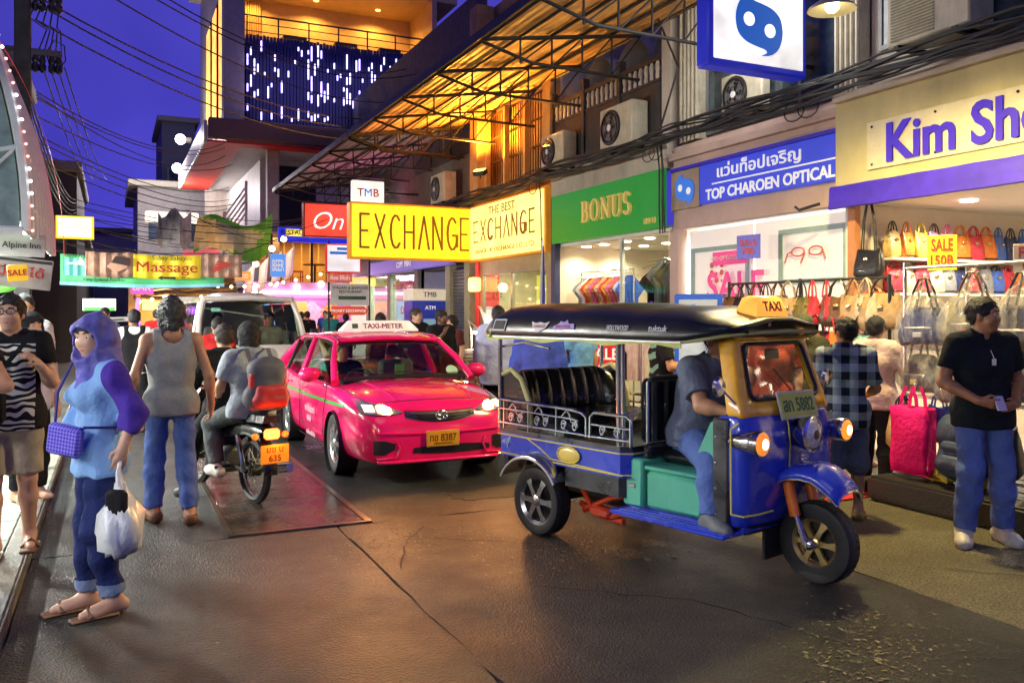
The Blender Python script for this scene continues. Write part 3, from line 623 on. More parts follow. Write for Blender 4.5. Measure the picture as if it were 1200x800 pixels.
# sodium lamps on the ochre corner pier, and pink lamps under the far canopy
SOD = glow('sodium_glow', (1, .42, .05), 12)
def flood(name, label, loc, col, p, m, aim=(0, 0, 1), group=None):
    s = thing(name, label, 'lamp', loc, 0, group)
    q = Vector(aim).to_track_quat('-Z', 'Y'); 
    c = MB().box(-.16, .16, -.11, .11, 0, .12, .02).build('housing', DARKSTEEL, s); g_ = MB().box(-.13, .13, -.085, .085, -.012, -.002).build('lens', m, s)
    for o in (c, g_): o.rotation_mode = 'QUATERNION'; o.rotation_quaternion = q
    MB().tube([(0, 0, 0), (.05, .05, -.2)], .015, 6).build('bracket', DARKSTEEL, s)
    l = lamp('bulb', 'SPOT', Vector(aim)*.06, p, col, s, .1, spot=165); l.rotation_mode = 'QUATERNION'; l.rotation_quaternion = q
    return s
flood('flood_lamp', 'sodium lamp on the amber corner pier lighting the canopy orange', (8.15, 19.2, 5.15), (1, .36, .035), 1900, SOD, (-.35, -.25, .9))
flood('flood_lamp', 'sodium lamp above the green sign lighting the near canopy', (8.1, 15.4, 5.1), (1, .44, .06), 900, SOD, (-.45, -.2, .9))
flood('flood_lamp', 'pink lamp beneath the farther dark canopy', (8.0, 26.5, 4.4), (1, .25, .55), 380, glow('pink_glow', (1, .3, .6), 8), (-.4, .1, .9))
flood('flood_lamp', 'pale lamp beneath the near end of the farther canopy', (8.0, 23.0, 4.6), (1, .75, .6), 60, glow('pale_glow', (1, .8, .6), 6), (-.4, .1, .9))
# ================================================================ air conditioners
def aircon(name, label, loc, w, h, d, fan=True, group='air conditioners on the facade ledge', m=None):
    s = thing(name, label, 'air conditioner', loc, 0, group)     # long side along the street, fan faces -X
    mm = m or mat('aircon_cream', (.55, .50, .36), .5, var=.12, dirt=.45)
    MB().box(0, d, -w/2, w/2, .06, h, .02).build('case', mm, s)
    for y in (-w*.35, w*.35): MB().box(-.03, d+.05, y-.03, y+.03, 0, .058).build('foot', DARKSTEEL, s)
    if fan:
        r = h*.36; cy = w*.14
        q = MB().lathe([(r*1.08, 0), (r*1.08, .03), (r, .03), (r, .008), (0, .006)], 28, Matrix.Translation((-.0, cy, h*.53)) @ Matrix.Rotation(R(-90), 4, 'Y')); q.build('fan_cowl', BLACKP, s)
        q = MB()
        for k in range(5):
            a = k*2*math.pi/5; q.add([(-.022, cy+.1*r*math.cos(a), h*.53+.1*r*math.sin(a)), (-.018, cy+.85*r*math.cos(a-.35), h*.53+.85*r*math.sin(a-.35)), (-.028, cy+.85*r*math.cos(a+.4), h*.53+.85*r*math.sin(a+.4))], [(0, 1, 2)])
        q.build('fan_blade', mat('fan_grey', (.12, .12, .12), .5), s, sharp=0)
        q = MB()
        for rr in (.25, .5, .75, .98): q.tube([(-.035, cy+r*rr*math.cos(t*.3), h*.53+r*rr*math.sin(t*.3)) for t in range(21)], .005, 4, closed=True)
        q.build('fan_guard', STEEL, s)
        o = MB().lathe([(.2*r, 0), (.2*r, .012), (0, .014)], 14, Matrix.Translation((-.036, cy, h*.53)) @ Matrix.Rotation(R(-90), 4, 'Y')).build('badge', WHITEP, s)
    else:
        q = MB()
        for z in np.arange(h*.16, h*.9, .035): q.box(-.012, .0, -w*.1, w*.44, z, z+.016)
        q.build('grille', mat('grille_olive', (.22, .20, .11), .6), s)
        q = MB()
        for a in (90, 210, 330): M = Matrix.Translation((-.006, -w*.3, h*.75)) @ FACE_STREET.to_4x4() @ Matrix.Rotation(R(a), 4, 'Z'); q.prism([(0, 0), (.05, -.03), (.1, 0), (.05, .03)], 0, .006, M)
        q.build('badge', RPR, s); text('lettering', 'ELECTRIC', .05, RPR, s, (-.005, -w*.3, h*.58), FACE_STREET, ext=.002)
    return s
aircon('air_conditioner', 'cream air conditioner on the ledge above the left half of the green sign', (8.05, 15.25, 4.56), .95, .72, .32)
aircon('air_conditioner', 'cream air conditioner above the right end of the green sign', (8.05, 12.85, 4.54), 1.05, .80, .34)
aircon('air_conditioner', 'dim air conditioner behind the yellow exchange sign', (8.05, 21.9, 4.6), 1.1, .85, .34)
aircon('air_conditioner', 'large box air conditioner with red badge above the cream fascia', (8.1, 6.55, 4.66), 1.05, .72, .4, fan=False)
aircon('air_conditioner', 'pale air conditioner behind the window above the optician', (8.40, 9.95, 4.55), .9, .7, .17)
# ================================================================ cable bundle along the facade and loops
CAB = mat('black_cable', (.012, .012, .012), .55)
s = thing('cable_bundle', 'thick black bundle of cables strung along the ledge above the shops', 'cables')
for k in range(10):
    rr = random.Random(k); pts = []
    for i in range(60):
        y = 1.5+i*.5; pts.append((8.02+rr.uniform(-.03, .03)+.10*math.sin(k*2.1), y, 4.50+.10*math.cos(k*1.7)+.06*math.sin(y*1.4+k*.6)+rr.uniform(-.02, .02)-.02*(y > 16)))
    MB().tube(pts, .016+.012*(k % 3 == 0), 6).build('cable', CAB, s)
for k in range(5):
    rr = random.Random(k+50); y = (8.3, 8.55, 11.9, 11.7, 16.2)[k]; MB().tube([(8.1, y+.18*math.sin(t*.5), 4.33+.13*math.cos(t*.5)-.02*t*.1) for t in range(14)], .009, 5).build('cable_loop', CAB, s)
for k, y in enumerate((11.72, 11.8, 16.1, 11.66)): MB().tube([(8.2, y, 4.5), (8.27, y+.03*k, 4.1), (8.25, y, 3.5-.1*k), (8.28, y+.02, 3.0)], .014, 5).build('cable', CAB, s)
MB().tube([(8.3, 11.9, 6.6), (8.2, 11.2, 5.6), (8.1, 11.6, 4.6)], .018, 5).build('cable', CAB, s)
# dish lamp above the optician and bag shop
s = thing('dish_lamp', 'round cream dish lamp hanging above the optician, lit inside', 'lamp', (6.0, 5.85, 4.47))
MB().lathe([(.045, .12), (.085, .105), (.20, .025), (.22, 0), (.212, -.003), (.19, .02), (.07, .085)], 28).build('shade', mat('lamp_cream', (.5, .45, .28), .4), s)
MB().ball((0, 0, .04), .07).build('bulb_glass', glow('dish_glow', (1, .9, .55), 9), s); MB().tube([(0, 0, .12), (0, 0, .5), (.5, .05, .7), (2.6, .1, .85)], .016, 6).build('arm', DARKSTEEL, s)
lamp('bulb', 'SPOT', (0, 0, -.06), 1050, (1, .78, .30), s, .14, spot=172)
# ================================================================ awning of the bag shop
s = tag(MB().sheet([[(8.28+dx, y, z+.003*math.sin(y*9+z*30)) for y in np.linspace(1.0, 8.04, 40)] for dx, z in ((0, 3.27), (-.06, 3.265), (-.08, 3.24), (-.085, 3.1), (-.10, 2.99), (-.06, 2.98), (0, 3.05))]).build('awning', mat('awning_violet', (.05, .02, .55), .6, var=.2, scale=3, bump=.3, bscale=9), None), 'rolled violet blue awning below the cream fascia of the bag shop', 'awning')
MB().tube([(8.1, 8.1, 3.06), (8.0, 8.35, 3.0), (8.0, 8.42, 3.05)], .02, 6).build('awning_crank', DARKSTEEL, s)
# ================================================================ far corner building with the light curtain
H1 = thing('corner_building', 'tall corner building with red soffit, light curtain and amber lit balcony', 'building')
BEIGE = mat('beige_render', (.42, .36, .30), .6, var=.1, dirt=.3); REDS = mat('red_soffit', (.70, .035, .015), .45, var=.06)
tpart(H1, 'corner_pier', BEIGE, (3.76, 4.5, 33.0, 33.6, 8.76, 18)); tpart(H1, 'front_wall', mat('navy_wall', (.015, .015, .035), .5), (4.5, 13, 33.2, 33.5, 8.76, 11.9))
tpart(H1, 'floor_edge', mat('brown_fascia', (.16, .085, .05), .5, var=.1), (3.2, 13, 32.6, 33.0, 8.02, 8.75), b=.03)
q = MB(); 
for k in range(24): y = 33+k*.56; q.box(3.08, 3.2, y+.02, y+.52, 7.9, 8.72, .03)
q.build('ribbed_fascia', mat('fascia_cream', (.58, .54, .46), .5, var=.1), H1)
tpart(H1, 'red_soffit', REDS, (3.2, 4.5, 33.0, 46.4, 7.93, 8.0), (4.5, 13, 32.95, 33.75, 7.93, 8.0)); tpart(H1, 'white_soffit', WHITEP, (4.5, 13, 33.75, 46.4, 8.0, 8.06))
tpart(H1, 'side_wall', BEIGE, (4.3, 4.5, 33.6, 48, 8.76, 18)); tpart(H1, 'lower_wall', WHITEP, (5.6, 13, 36.5, 36.7, 2.6, 8.0)); tpart(H1, 'lower_side_wall', WHITEP, (5.6, 5.75, 36.7, 48, 0, 8.0))
for x in (5.45, 8.2, 11): tpart(H1, 'column', BEIGE, (x, x+.45, 33.7, 34.15, 2.8, 7.93), b=.03)
for (a, b_) in ((6.3, 7.9), (8.9, 10.6)): tpart(H1, 'dark_opening', mat('dark_door', (.02, .02, .025), .3), (a, b_, 36.44, 36.5, 5.3, 7.8))
tpart(H1, 'roof_slab', BEIGE, (3.7, 13, 33, 48, 18, 18.3))
tpart(H1, 'far_wall', BEIGE, (4.5, 13, 47.8, 48, 0, 18))
AMBW = glow('amber_window', (1, .45, .05), 1.6)
for k in range(4): w = tpart(H1, 'window', mat('window_dark_frame', (.03, .03, .04), .4), (4.22, 4.299, 34.4+k*2.6, 36.2+k*2.6, 9.4, 15.2)); tpart(w, 'pane', AMBW, (4.20, 4.219, 34.5+k*2.6, 36.1+k*2.6, 9.5+k*.4, 15.1))
q = MB(); q.prism([(33.6+3.2*math.cos(a), 8.76+2.6*math.sin(a)) for a in [math.pi/2*i/10 for i in range(11)]]+[(33.6, 8.76)], 4.08, 4.2, Matrix(((0, 0, 1, 0), (1, 0, 0, 0), (0, 1, 0, 0), (0, 0, 0, 1)))); q.build('red_arch_panel', REDS, H1, fix=True)
# amber balcony
AMB = mat('amber_wall', (.62, .42, .20), .6, var=.08)
tpart(H1, 'balcony_floor', BEIGE, (4.5, 13, 33.0, 36, 11.76, 11.9)); tpart(H1, 'balcony_wall', AMB, (4.5, 13, 35.9, 36.1, 11.9, 14.6)); tpart(H1, 'balcony_ceiling', AMB, (4.3, 13, 33.0, 36, 14.4, 14.6)); tpart(H1, 'balcony_end', AMB, (11.9, 12.1, 33.0, 35.9, 11.9, 14.4))
for x in (5.2, 7.6, 10.2): 
    o = downlight(H1, x, 35.0, 14.4, 330, (1, .52, .10), SOD)
rl = MB().tube([(4.5, 33.05, 12.78), (12, 33.05, 12.78)], .035, 6).tube([(4.5, 33.05, 12.5), (12, 33.05, 12.5)], .02, 5).tube([(4.5, 33.05, 12.2), (12, 33.05, 12.2)], .02, 5); rl.build('balcony_rail', DARKSTEEL, H1)
for x in np.arange(4.6, 12, 1.15): MB().tube([(x, 33.05, 11.9), (x, 33.05, 12.78)], .03, 6).build('rail_post', DARKSTEEL, H1)
for x in (6.0, 8.0, 9.8): MB().box(x, x+.9, 33.4, 33.8, 11.9, 12.35, .03).build('planter', mat('balcony_box', (.08, .06, .05), .6), H1)
tpart(H1, 'curtain_drape', mat('curtain_amber', (.5, .3, .1), .7), *[(4.9+k*.09, 4.96+k*.09, 35.7, 35.85, 11.9, 14.3) for k in range(7)])
# curtain of dark strips with light tubes
s = thing('light_curtain', 'dark slatted curtain with scattered violet white light tubes on the corner building', 'light curtain')
SLT = mat('curtain_slat', (.022, .022, .085), .3, .2); o0 = MB().box(-.055, .055, -.03, .03, 0, 3.25, .01).build('slat', SLT, s); o0.location = (4.6, 33.0, 8.78)
for k in range(1, 56): dup(o0, s, location=(4.6+k*.125, 33.0-.02*(k % 2), 8.78+.05*random.random()))
LEDM = glow('led_violet', (.50, .42, 1), 3.2); l0 = MB().box(-.026, .026, -.02, .02, -.15, .15, .012).build('light_tube', LEDM, s); l0.location = (4.72, 32.92, 11.4)
rr = random.Random(5)
for k in range(125):
    zz = rr.choice([9.0, 9.2, 9.9, 10.1, 10.3, 10.7, 10.9, 11.3, 11.6])+rr.uniform(-.12, .12); sc = rr.choice([.5, .8, 1, 1.5])
    dup(l0, s, location=(4.6+rr.randrange(55)*.125, 32.93, zz), scale=(1, 1, sc))
lamp('led_light', 'AREA', (7.8, 32.2, 10.2), 34, (.5, .42, 1), s, 6, rot=(R(90), 0, 0), size_y=2.5)
# stair railing, lower terrace restaurant, pink bar
s = thing('stair_railing', 'white slanted stair railing under the red soffit', 'railing')
for k in range(5): MB().tube([(3.9, 34, 4.3+k*.25), (4.7, 34, 5.5+k*.25)], .035, 6).build('rail', WHITEP, s)
for x, z in ((3.9, 3.8), (4.7, 5.0)): MB().tube([(x, 34, z), (x, 34, z+1.7)], .05, 6).build('post', WHITEP, s)
T1 = thing('terrace_restaurant', 'amber lit raised terrace with glass front below the corner building', 'restaurant')
tpart(T1, 'floor', mat('terrace_floor', (.3, .2, .12), .5), (5.3, 13, 32.6, 36.4, 2.62, 2.8)); tpart(T1, 'back_wall', AMB, (5.5, 13, 36.2, 36.4, 2.8, 4.6)); tpart(T1, 'ceiling', AMB, (5.3, 13, 32.8, 36.2, 4.6, 4.7))
for x in (5.4, 6.9, 8.35, 9.8): tpart(T1, 'mullion', DARKSTEEL, (x, x+.08, 32.7, 32.78, 2.8, 4.6))
for x in np.arange(5.7, 10, .35): tpart(T1, 'curtain_strip', mat('bead_curtain', (.55, .42, .2), .5), (x, x+.05, 35.6, 35.64, 2.8, 4.6))
lamp('ceiling_light', 'AREA', (7.5, 34.2, 4.55), 170, (1, .56, .14), T1, 4, size_y=2)
CHM = mat('chair_wood', (.05, .03, .02), .5)
def chair(x, y, z, rz, m, label):
    c = thing('dining_chair', label, 'chair', (x, y, z), rz)
    MB().box(-.22, .22, -.22, .22, .42, .47, .01).build('seat', m, c); MB().box(-.22, .22, .2, .25, .47, 1.05, .02).build('backrest', m, c)
    for sx in (-.19, .19):
        for sy in (-.19, .19): MB().tube([(sx, sy, 0), (sx, sy, .42)], .022, 6).build('leg', m, c)
chair(6.5, 33.4, 2.8, R(90), mat('chair_red', (.6, .03, .02), .4), 'red chair at the round table on the amber terrace'); chair(7.9, 33.5, 2.8, R(-90), CHM, 'dark chair right of the round terrace table'); chair(5.9, 34.0, 2.8, R(60), CHM, 'dark chair at the left of the amber terrace')
t = thing('round_table', 'small dark round table on the amber terrace', 'table', (7.2, 33.4, 2.8)); MB().lathe([(.45, .70), (.45, .74), (0, .74)], 20).build('table_top', CHM, t); MB().tube([(0, 0, 0), (0, 0, .7)], .04).build('leg', CHM, t)
P1 = thing('pink_bar', 'pink neon lit open bar under the amber terrace', 'bar')
PKW = mat('pink_wall', (.72, .35, .60), .5, var=.1)
tpart(P1, 'back_wall', PKW, (4.4, 9.2, 35.5, 35.7, 0, 2.6)); tpart(P1, 'side_wall', PKW, (4.4, 4.5, 33, 35.5, 0, 2.6)); tpart(P1, 'ceiling', PKW, (4.4, 9.2, 32.6, 35.5, 2.5, 2.6)); tpart(P1, 'front_band', PKW, (4.4, 9.2, 32.45, 32.6, 2.25, 2.8)); tpart(P1, 'neon_edge', glow('neon_red', (1, .08, .2), 5), (4.4, 9.2, 32.38, 32.44, 2.22, 2.27))
tpart(P1, 'neon_tube', glow('neon_pink', (1, .55, .8), 7), (4.4, 9.2, 32.36, 32.43, 2.36, 2.46)); lamp('bar_light', 'AREA', (6.8, 34, 2.4), 190, (1, .45, .75), P1, 4, size_y=2)
lamp('band_light', 'AREA', (6.8, 31.9, 3.0), 60, (1, .5, .9), P1, 4, rot=(R(-40), 0, 0), size_y=.3)
for k, x in enumerate((4.7, 5.5, 6.3, 7.2, 8.0)): MB().ball((x, 32.3, 2.62+.12*(k % 2)), .12).build('globe_bulb', glow('globe_pink', (1, .8, .85), 6), P1)
for k, x in enumerate((5.6, 6.7)):
    c = thing('poster_panel', ['cyan poster panel standing inside the pink bar', 'orange poster panel standing inside the pink bar'][k], 'poster', (x, 34.6, .6)); MB().box(-.45, .45, 0, .04, 0, 1.5, .02).build('panel', mat('poster_c%d' % k, ((.1, .5, .65), (.8, .35, .05))[k], .5, emit=((.1, .5, .7), (.9, .35, .05))[k], es=.5), c)
    MB().ball((0, -.03, .75), (.2, .02, .5)).build('printed_figure', mat('poster_figure', (.55, .15, .08), .5), c)
# hanging white banners beside the bar
for k in range(4):
    x = 4.2+k*.46; z = 2.1+k*.22
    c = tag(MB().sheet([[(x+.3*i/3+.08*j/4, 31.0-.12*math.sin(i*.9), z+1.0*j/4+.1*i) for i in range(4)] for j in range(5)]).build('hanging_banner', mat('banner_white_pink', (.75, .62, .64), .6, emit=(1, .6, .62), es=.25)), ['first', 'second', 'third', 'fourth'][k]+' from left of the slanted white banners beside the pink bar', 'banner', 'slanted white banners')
    addmod(c, 'SOLIDIFY', thickness=.02)
for k, (x, z) in enumerate(((4.55, 3.35), (5.1, 3.9), (4.0, 3.0), (5.5, 4.25))):
    c = tag(MB().ball((0, 0, 0), .11).build('bulb_lamp', glow('bulb_warm', (1, .75, .4), 10), loc=(x, 30.6, z)), ['small warm bulb above the white banners', 'warm bulb below the green tarpaulin edge', 'warm bulb at the left of the white banners', 'topmost warm bulb by the green tarpaulin'][k], 'bulb'); lamp('bulb_light', 'POINT', (0, -.2, 0), 12, (1, .6, .3), c, .1)
# ================================================================ crossing signs on the right
s = thing('bank_sign', 'small white lit box sign with red T M B letters above the exchange sign', 'sign'); tpart(s, 'box', glow('sign_cream', (1, .95, .85), .8), (6.5, 7.48, 25, 25.2, 4.95, 5.62), b=.02)
for ch, x, m in (('T', 6.75, RPR), ('M', 6.98, LOGOB), ('B', 7.22, RPR)): text('lettering', ch, .34, m, s, (x, 24.99, 5.25), bold=.01)
MB().tube([(7.48, 25.1, 5.3), (8.6, 25.1, 5.3)], .03).build('bracket', DARKSTEEL, s)
s = thing('red_sign', 'red light box with looping script lettering left of the exchange sign', 'sign'); tpart(s, 'box', mat('red_case', (.3, .04, .02), .5), (5.47, 8.4, 27.02, 27.3, 4.05, 5.14), b=.02); tpart(s, 'face', glow('sign_red', (1, .06, .03), .8), (5.52, 8.35, 27.0, 27.021, 4.1, 5.09)); text('lettering', 'On Eat', .8, glow('script_white', (1, .85, .8), .9), s, (5.65, 26.99, 4.55), bold=-.008, align='LEFT', shear=.35)
s = thing('small_sign', 'white and blue round cornered sign with red rim below the red sign', 'sign'); tpart(s, 'rim', mat('rim_red', (.7, .04, .04), .4, emit=(1, .05, .05), es=.4), (5.49, 6.5, 24.02, 24.2, 2.8, 3.62), b=.06); tpart(s, 'face', glow('sign_white', (.95, .95, 1), .75), (5.53, 6.46, 24.0, 24.021, 2.84, 3.58), b=.01); tpart(s, 'blue_bars', LOGOB, (5.6, 6.1, 23.99, 23.999, 3.32, 3.40), (5.8, 6.4, 23.99, 23.999, 3.44, 3.52))
s = thing('small_sign', 'red sign strip with Thai lettering under the white and blue sign', 'sign'); tpart(s, 'panel', mat('panel_red', (.62, .16, .12), .5, emit=(.9, .2, .15), es=.3), (5.56, 6.25, 24.05, 24.1, 2.54, 2.77)); text('lettering', 'ห้อง ให้เช่า', .14, WHL, s, (5.9, 24.04, 2.65), bold=.01)
s = thing('small_sign', 'grey sign board with printed rows of lettering above the taxi', 'sign'); tpart(s, 'panel', mat('panel_grey', (.42, .42, .38), .5, emit=(.6, .6, .55), es=.2), (5.63, 6.75, 24.05, 24.1, 1.88, 2.49)); text('lettering', 'ITALIAN & SEAFOOD\nRESTAURANT', .11, mat('dark_print', (.03, .03, .03)), s, (6.2, 24.04, 2.32), bold=.01); tpart(s, 'print_bar', mat('print_green', (.03, .12, .07), .5), (5.85, 6.65, 24.035, 24.045, 2.04, 2.14))
s = thing('small_sign', 'red arrow sign reading money exchange above the taxi roof', 'sign'); q = MB().prism([(5.66, 1.60), (6.6, 1.60), (6.75, 1.72), (6.6, 1.85), (5.66, 1.85)], -24.1, -24.05, Matrix(((1, 0, 0, 0), (0, 0, -1, 0), (0, 1, 0, 0), (0, 0, 0, 1)))); q.build('panel', mat('arrow_red', (.6, .07, .03), .5, emit=(.9, .12, .05), es=.3), s, fix=True); text('lettering', 'MONEY EXCHANGE', .11, WHL, s, (6.15, 24.04, 1.72), bold=.015)
for k, x in enumerate((5.6, 6.78)): tag(MB().tube([(x, 24.15, 0), (x, 24.15, 3.7)], .03, 8).build('sign_post', DARKSTEEL), ['left steel post carrying the stacked small signs', 'right steel post carrying the stacked small signs'][k], 'post')
s = thing('blue_sign', 'long blue and yellow light sign below the far canopy', 'sign'); tpart(s, 'box', mat('sign_blue_case', (.02, .03, .5), .4, emit=(.02, .03, .8), es=.6), (5.64, 8.6, 32.4, 32.55, 4.3, 4.86), b=.02); tpart(s, 'yellow_strip', glow('strip_yellow', (1, .8, .1), .8), (5.9, 7.5, 32.37, 32.399, 4.52, 4.78)); text('lettering', 'RESTAURANT BAR', .24, mat('sign_navy', (.01, .01, .1), .5), s, (6.7, 32.36, 4.65), bold=.02)
s = thing('blue_sign', 'violet blue strip sign under the exchange sign at the copy shop', 'sign'); tpart(s, 'box', mat('strip_violet', (.12, .10, .42), .5, emit=(.2, .15, .7), es=.4), (8.1, 8.3, 21.2, 29, 2.95, 3.35)); text('lettering', 'COPY  PRINT', .25, WHL, s, (8.09, 25, 3.14), FACE_STREET, bold=.01)
# ================================================================ left row
L1 = thing('left_shop', 'left hand shop block behind the vaulted glass canopy', 'building')
tpart(L1, 'wall', mat('left_plaster', (.3, .29, .27), .7, dirt=.4), (-3.2, -3.0, -8, 26, 2.8, 9)); tpart(L1, 'shop_back', WHITEIN, (-5.2, -5.1, -8, 26, 0, 2.8)); tpart(L1, 'shop_ceiling', WHITEIN, (-5.1, -3.0, -8, 26, 2.7, 2.79))
for y in (-8, -3, 2, 7, 12, 17, 22, 25.8): tpart(L1, 'pier', mat('left_plaster', (.3, .29, .27)), (-5.1, -3.0, y, y+.2, 0, 2.7))
for y in (-1.0, 1.2, 3.2, 5.2): fluor('ceiling_tube', L1, (-3.3, y-.6, 2.62), (-3.3, y+.6, 2.62), 58, (.97, .97, 1), -45)  # unseen tubes inferred from the left-hand light, lamps tilted streetward as fill
for y in (9.5, 14.5, 19.5): fluor('ceiling_tube', L1, (-3.4, y-.6, 2.62), (-3.4, y+.6, 2.62), 420, (1, .95, .85), -55)  # unseen farther tubes, tilted and strengthened to light the van and taxi
# vaulted canopy: quarter barrel with fan end
s = thing('vault_canopy', 'white ribbed glass vault canopy with red and white lights along its rim', 'canopy')
VW = mat('vault_white', (.78, .82, .78), .45, var=.06); VG = mat('vault_glass', (.26, .33, .30), .25, var=.25, emit=(.2, .4, .32), es=.06)
cx, cz, A, B = -3.05, 2.36, 2.40, 3.5; Y0, Y1 = 8.0, 11.5
ell = lambda t, k=1: (cx+A*k*math.cos(t), cz+B*k*math.sin(t))
ts = [math.pi/2*i/24 for i in range(25)]
q = MB(); q.sheet([[(ell(t)[0], y, ell(t)[1]) for t in ts] for y in (Y0, Y1)]); addmod(q.build('vault_sheet', VW, s), 'SOLIDIFY', thickness=.02)
for k in range(9):
    y = Y0+(Y1-Y0)*k/8; MB().tube([(ell(t, 1.01)[0], y, ell(t, 1.01)[1]) for t in ts], .035, 6).build('rib', VW, s)
for t in ts[1::2]: MB().tube([(ell(t, 1.012)[0], Y0, ell(t, 1.012)[1]), (ell(t, 1.012)[0], Y1, ell(t, 1.012)[1])], .02, 5).build('purlin', VW, s)
q = MB(); q.add([(cx, Y0+.03, cz)]+[(ell(t, .99)[0], Y0+.03, ell(t, .99)[1]) for t in ts], [tuple(range(26))]); q.build('fan_glass', VG, s, sharp=0, fix=True)
for k in (.3, .55, .78): MB().tube([(ell(t, k)[0], Y0, ell(t, k)[1]) for t in ts], .022, 5).build('fan_ring', VW, s)
for t in ts[3::3]: MB().tube([(cx, Y0-.005, cz), (ell(t)[0], Y0-.005, ell(t)[1])], .02, 5).build('fan_spoke', VW, s)
for k0, k1 in ((.55, .78), (.78, 1)):
    for i in range(0, 24, 3): MB().tube([(ell(ts[i], k0)[0], Y0-.01, ell(ts[i], k0)[1]), (ell(ts[min(24, i+2)], (k0+k1)/2)[0], Y0-.01, ell(ts[min(24, i+2)], (k0+k1)/2)[1]), (ell(ts[min(24, i+3)], k1)[0], Y0-.01, ell(ts[min(24, i+3)], k1)[1])], .014, 5).build('fan_tracery', VW, s)
MB().tube([(cx, Y0-.01, cz), (cx+A, Y0-.01, cz)], .035, 6).build('sill_bar', VW, s)
rb = [MB().ball((0, 0, 0), .012, 8, 5).build('fairy_light', glow('fairy_rose', (1, .35, .3), 3), s), MB().ball((0, 0, 0), .014, 8, 5).build('fairy_light', glow('fairy_white', (.9, .95, 1), 5), s)]
for k in range(56):
    t = math.pi/2*k/56; o = rb[(k//3) % 2] if k in (0, 3) else rb[(k//3) % 2].copy()
    if k not in (0, 3): COL.objects.link(o)
    o.location = (ell(t, 1.03)[0], Y0-.03, ell(t, 1.03)[1])
for k in range(0):
    o = rb[(k//2) % 2].copy(); COL.objects.link(o); tt = .02+.9*(k % 20)/20; o.location = (ell(tt, 1.04)[0], Y0+(1.2 if k < 20 else 2.6), ell(tt, 1.04)[1])
q = MB().sheet([[(ell(t, 1.05)[0]+.02, Y1+.05*(i), ell(t, 1.05)[1]) for t in ts[:14]] for i in (0, 1, 2, 3)]); q.build('red_trim', glow('trim_red', (.9, .02, .02), .6), s)
fluor('vault_tube', s, (-1.5, 8.8, 2.75), (-1.5, 10.2, 2.75), 260, (.85, 1, .93)); fluor('vault_tube', s, (-.9, 10.4, 2.6), (-.9, 11.3, 2.6), 45, (.9, 1, .95))
# small left signs
def panel_sign(name, label, x0, x1, y, z0, z1, m, tilt=0, txt=None, tm=None, ts_=.1, bold=.01, d=.04, cat='sign', fit=None):
    s = thing(name, label, cat, ((x0+x1)/2, y, (z0+z1)/2)); s.rotation_euler = (0, R(tilt), 0); w, h = (x1-x0)/2, (z1-z0)/2
    MB().box(-w, w, 0, d, -h, h, .006).build('panel', m, s)
    if txt: text('lettering', txt, ts_, tm, s, (0, -.006, 0), bold=bold, fit=fit)
    return s
DP = mat('dark_print', (.03, .03, .03)); OWH = mat('board_white', (.50, .48, .47), .5, dirt=.3)
panel_sign('hotel_sign', 'small white hotel sign under the vault canopy', -.92, -.545, 8.9, 2.2, 2.40, OWH, 2, 'Alpine Inn', DP, .075)
s = panel_sign('thai_sign', 'white sign with red Thai lettering and dark stripe below the hotel sign', -1.35, -.48, 8.7, 1.93, 2.20, OWH, 6, 'อาหารญี่ปุ่นได้', RPR, .14, fit=(.75, .12)); tpart(s, 'dark_stripe', DP, (-.43, .43, -.008, -.002, .095, .12))
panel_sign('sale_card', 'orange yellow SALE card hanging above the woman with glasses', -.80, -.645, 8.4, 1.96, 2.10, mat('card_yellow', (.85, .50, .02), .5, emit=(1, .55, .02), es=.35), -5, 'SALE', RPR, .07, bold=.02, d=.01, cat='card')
s = tag(MB().ball((0, 0, 0), (.16, .03, .10)).build('green_sign', mat('leaf_green', (.15, .55, .08), .4, emit=(.2, .7, .05), es=.3), loc=(-.97, 9.6, 1.98)), 'green rounded sign at the left edge under the Thai sign', 'sign')
panel_sign('yellow_light_box', 'glowing pale yellow light box with yellow rim hanging at left', -1.14, -.36, 22, 3.38, 3.89, glow('box_rim', (1, .62, .02), 1.3), 0, d=.25); tpart(bpy.data.objects['yellow_light_box'], 'face', glow('box_face', (1, .9, .6), 1.6), (-.35, .35, -.01, .001, -.22, .22))
panel_sign('small_light_box', 'small lit menu box with green and red stripes under the banner', -.55, .1, 20.5, 1.72, 1.98, glow('menu_white', (1, .95, .7), 1), 0, d=.1); tpart(bpy.data.objects['small_light_box'], 'stripe', glow('menu_green', (.1, .6, .1), .8), (-.3, .3, -.008, -.001, -.13, -.06)); 
panel_sign('dark_sign', 'dim white name board below the small menu box', -.28, .42, 20.6, 1.47, 1.58, OWH, -3, 'Restaurant', DP, .08, d=.05)
s = thing('neon_strip', 'narrow violet neon strip hanging in the dark alley', 'neon sign', (.62, 24, 1.2)); MB().tube([(0, 0, 0), (.03, 0, .3), (-.02, 0, .5), (.02, 0, .85)], .04, 6).build('tube', glow('neon_violet', (.45, .1, 1), 4), s)
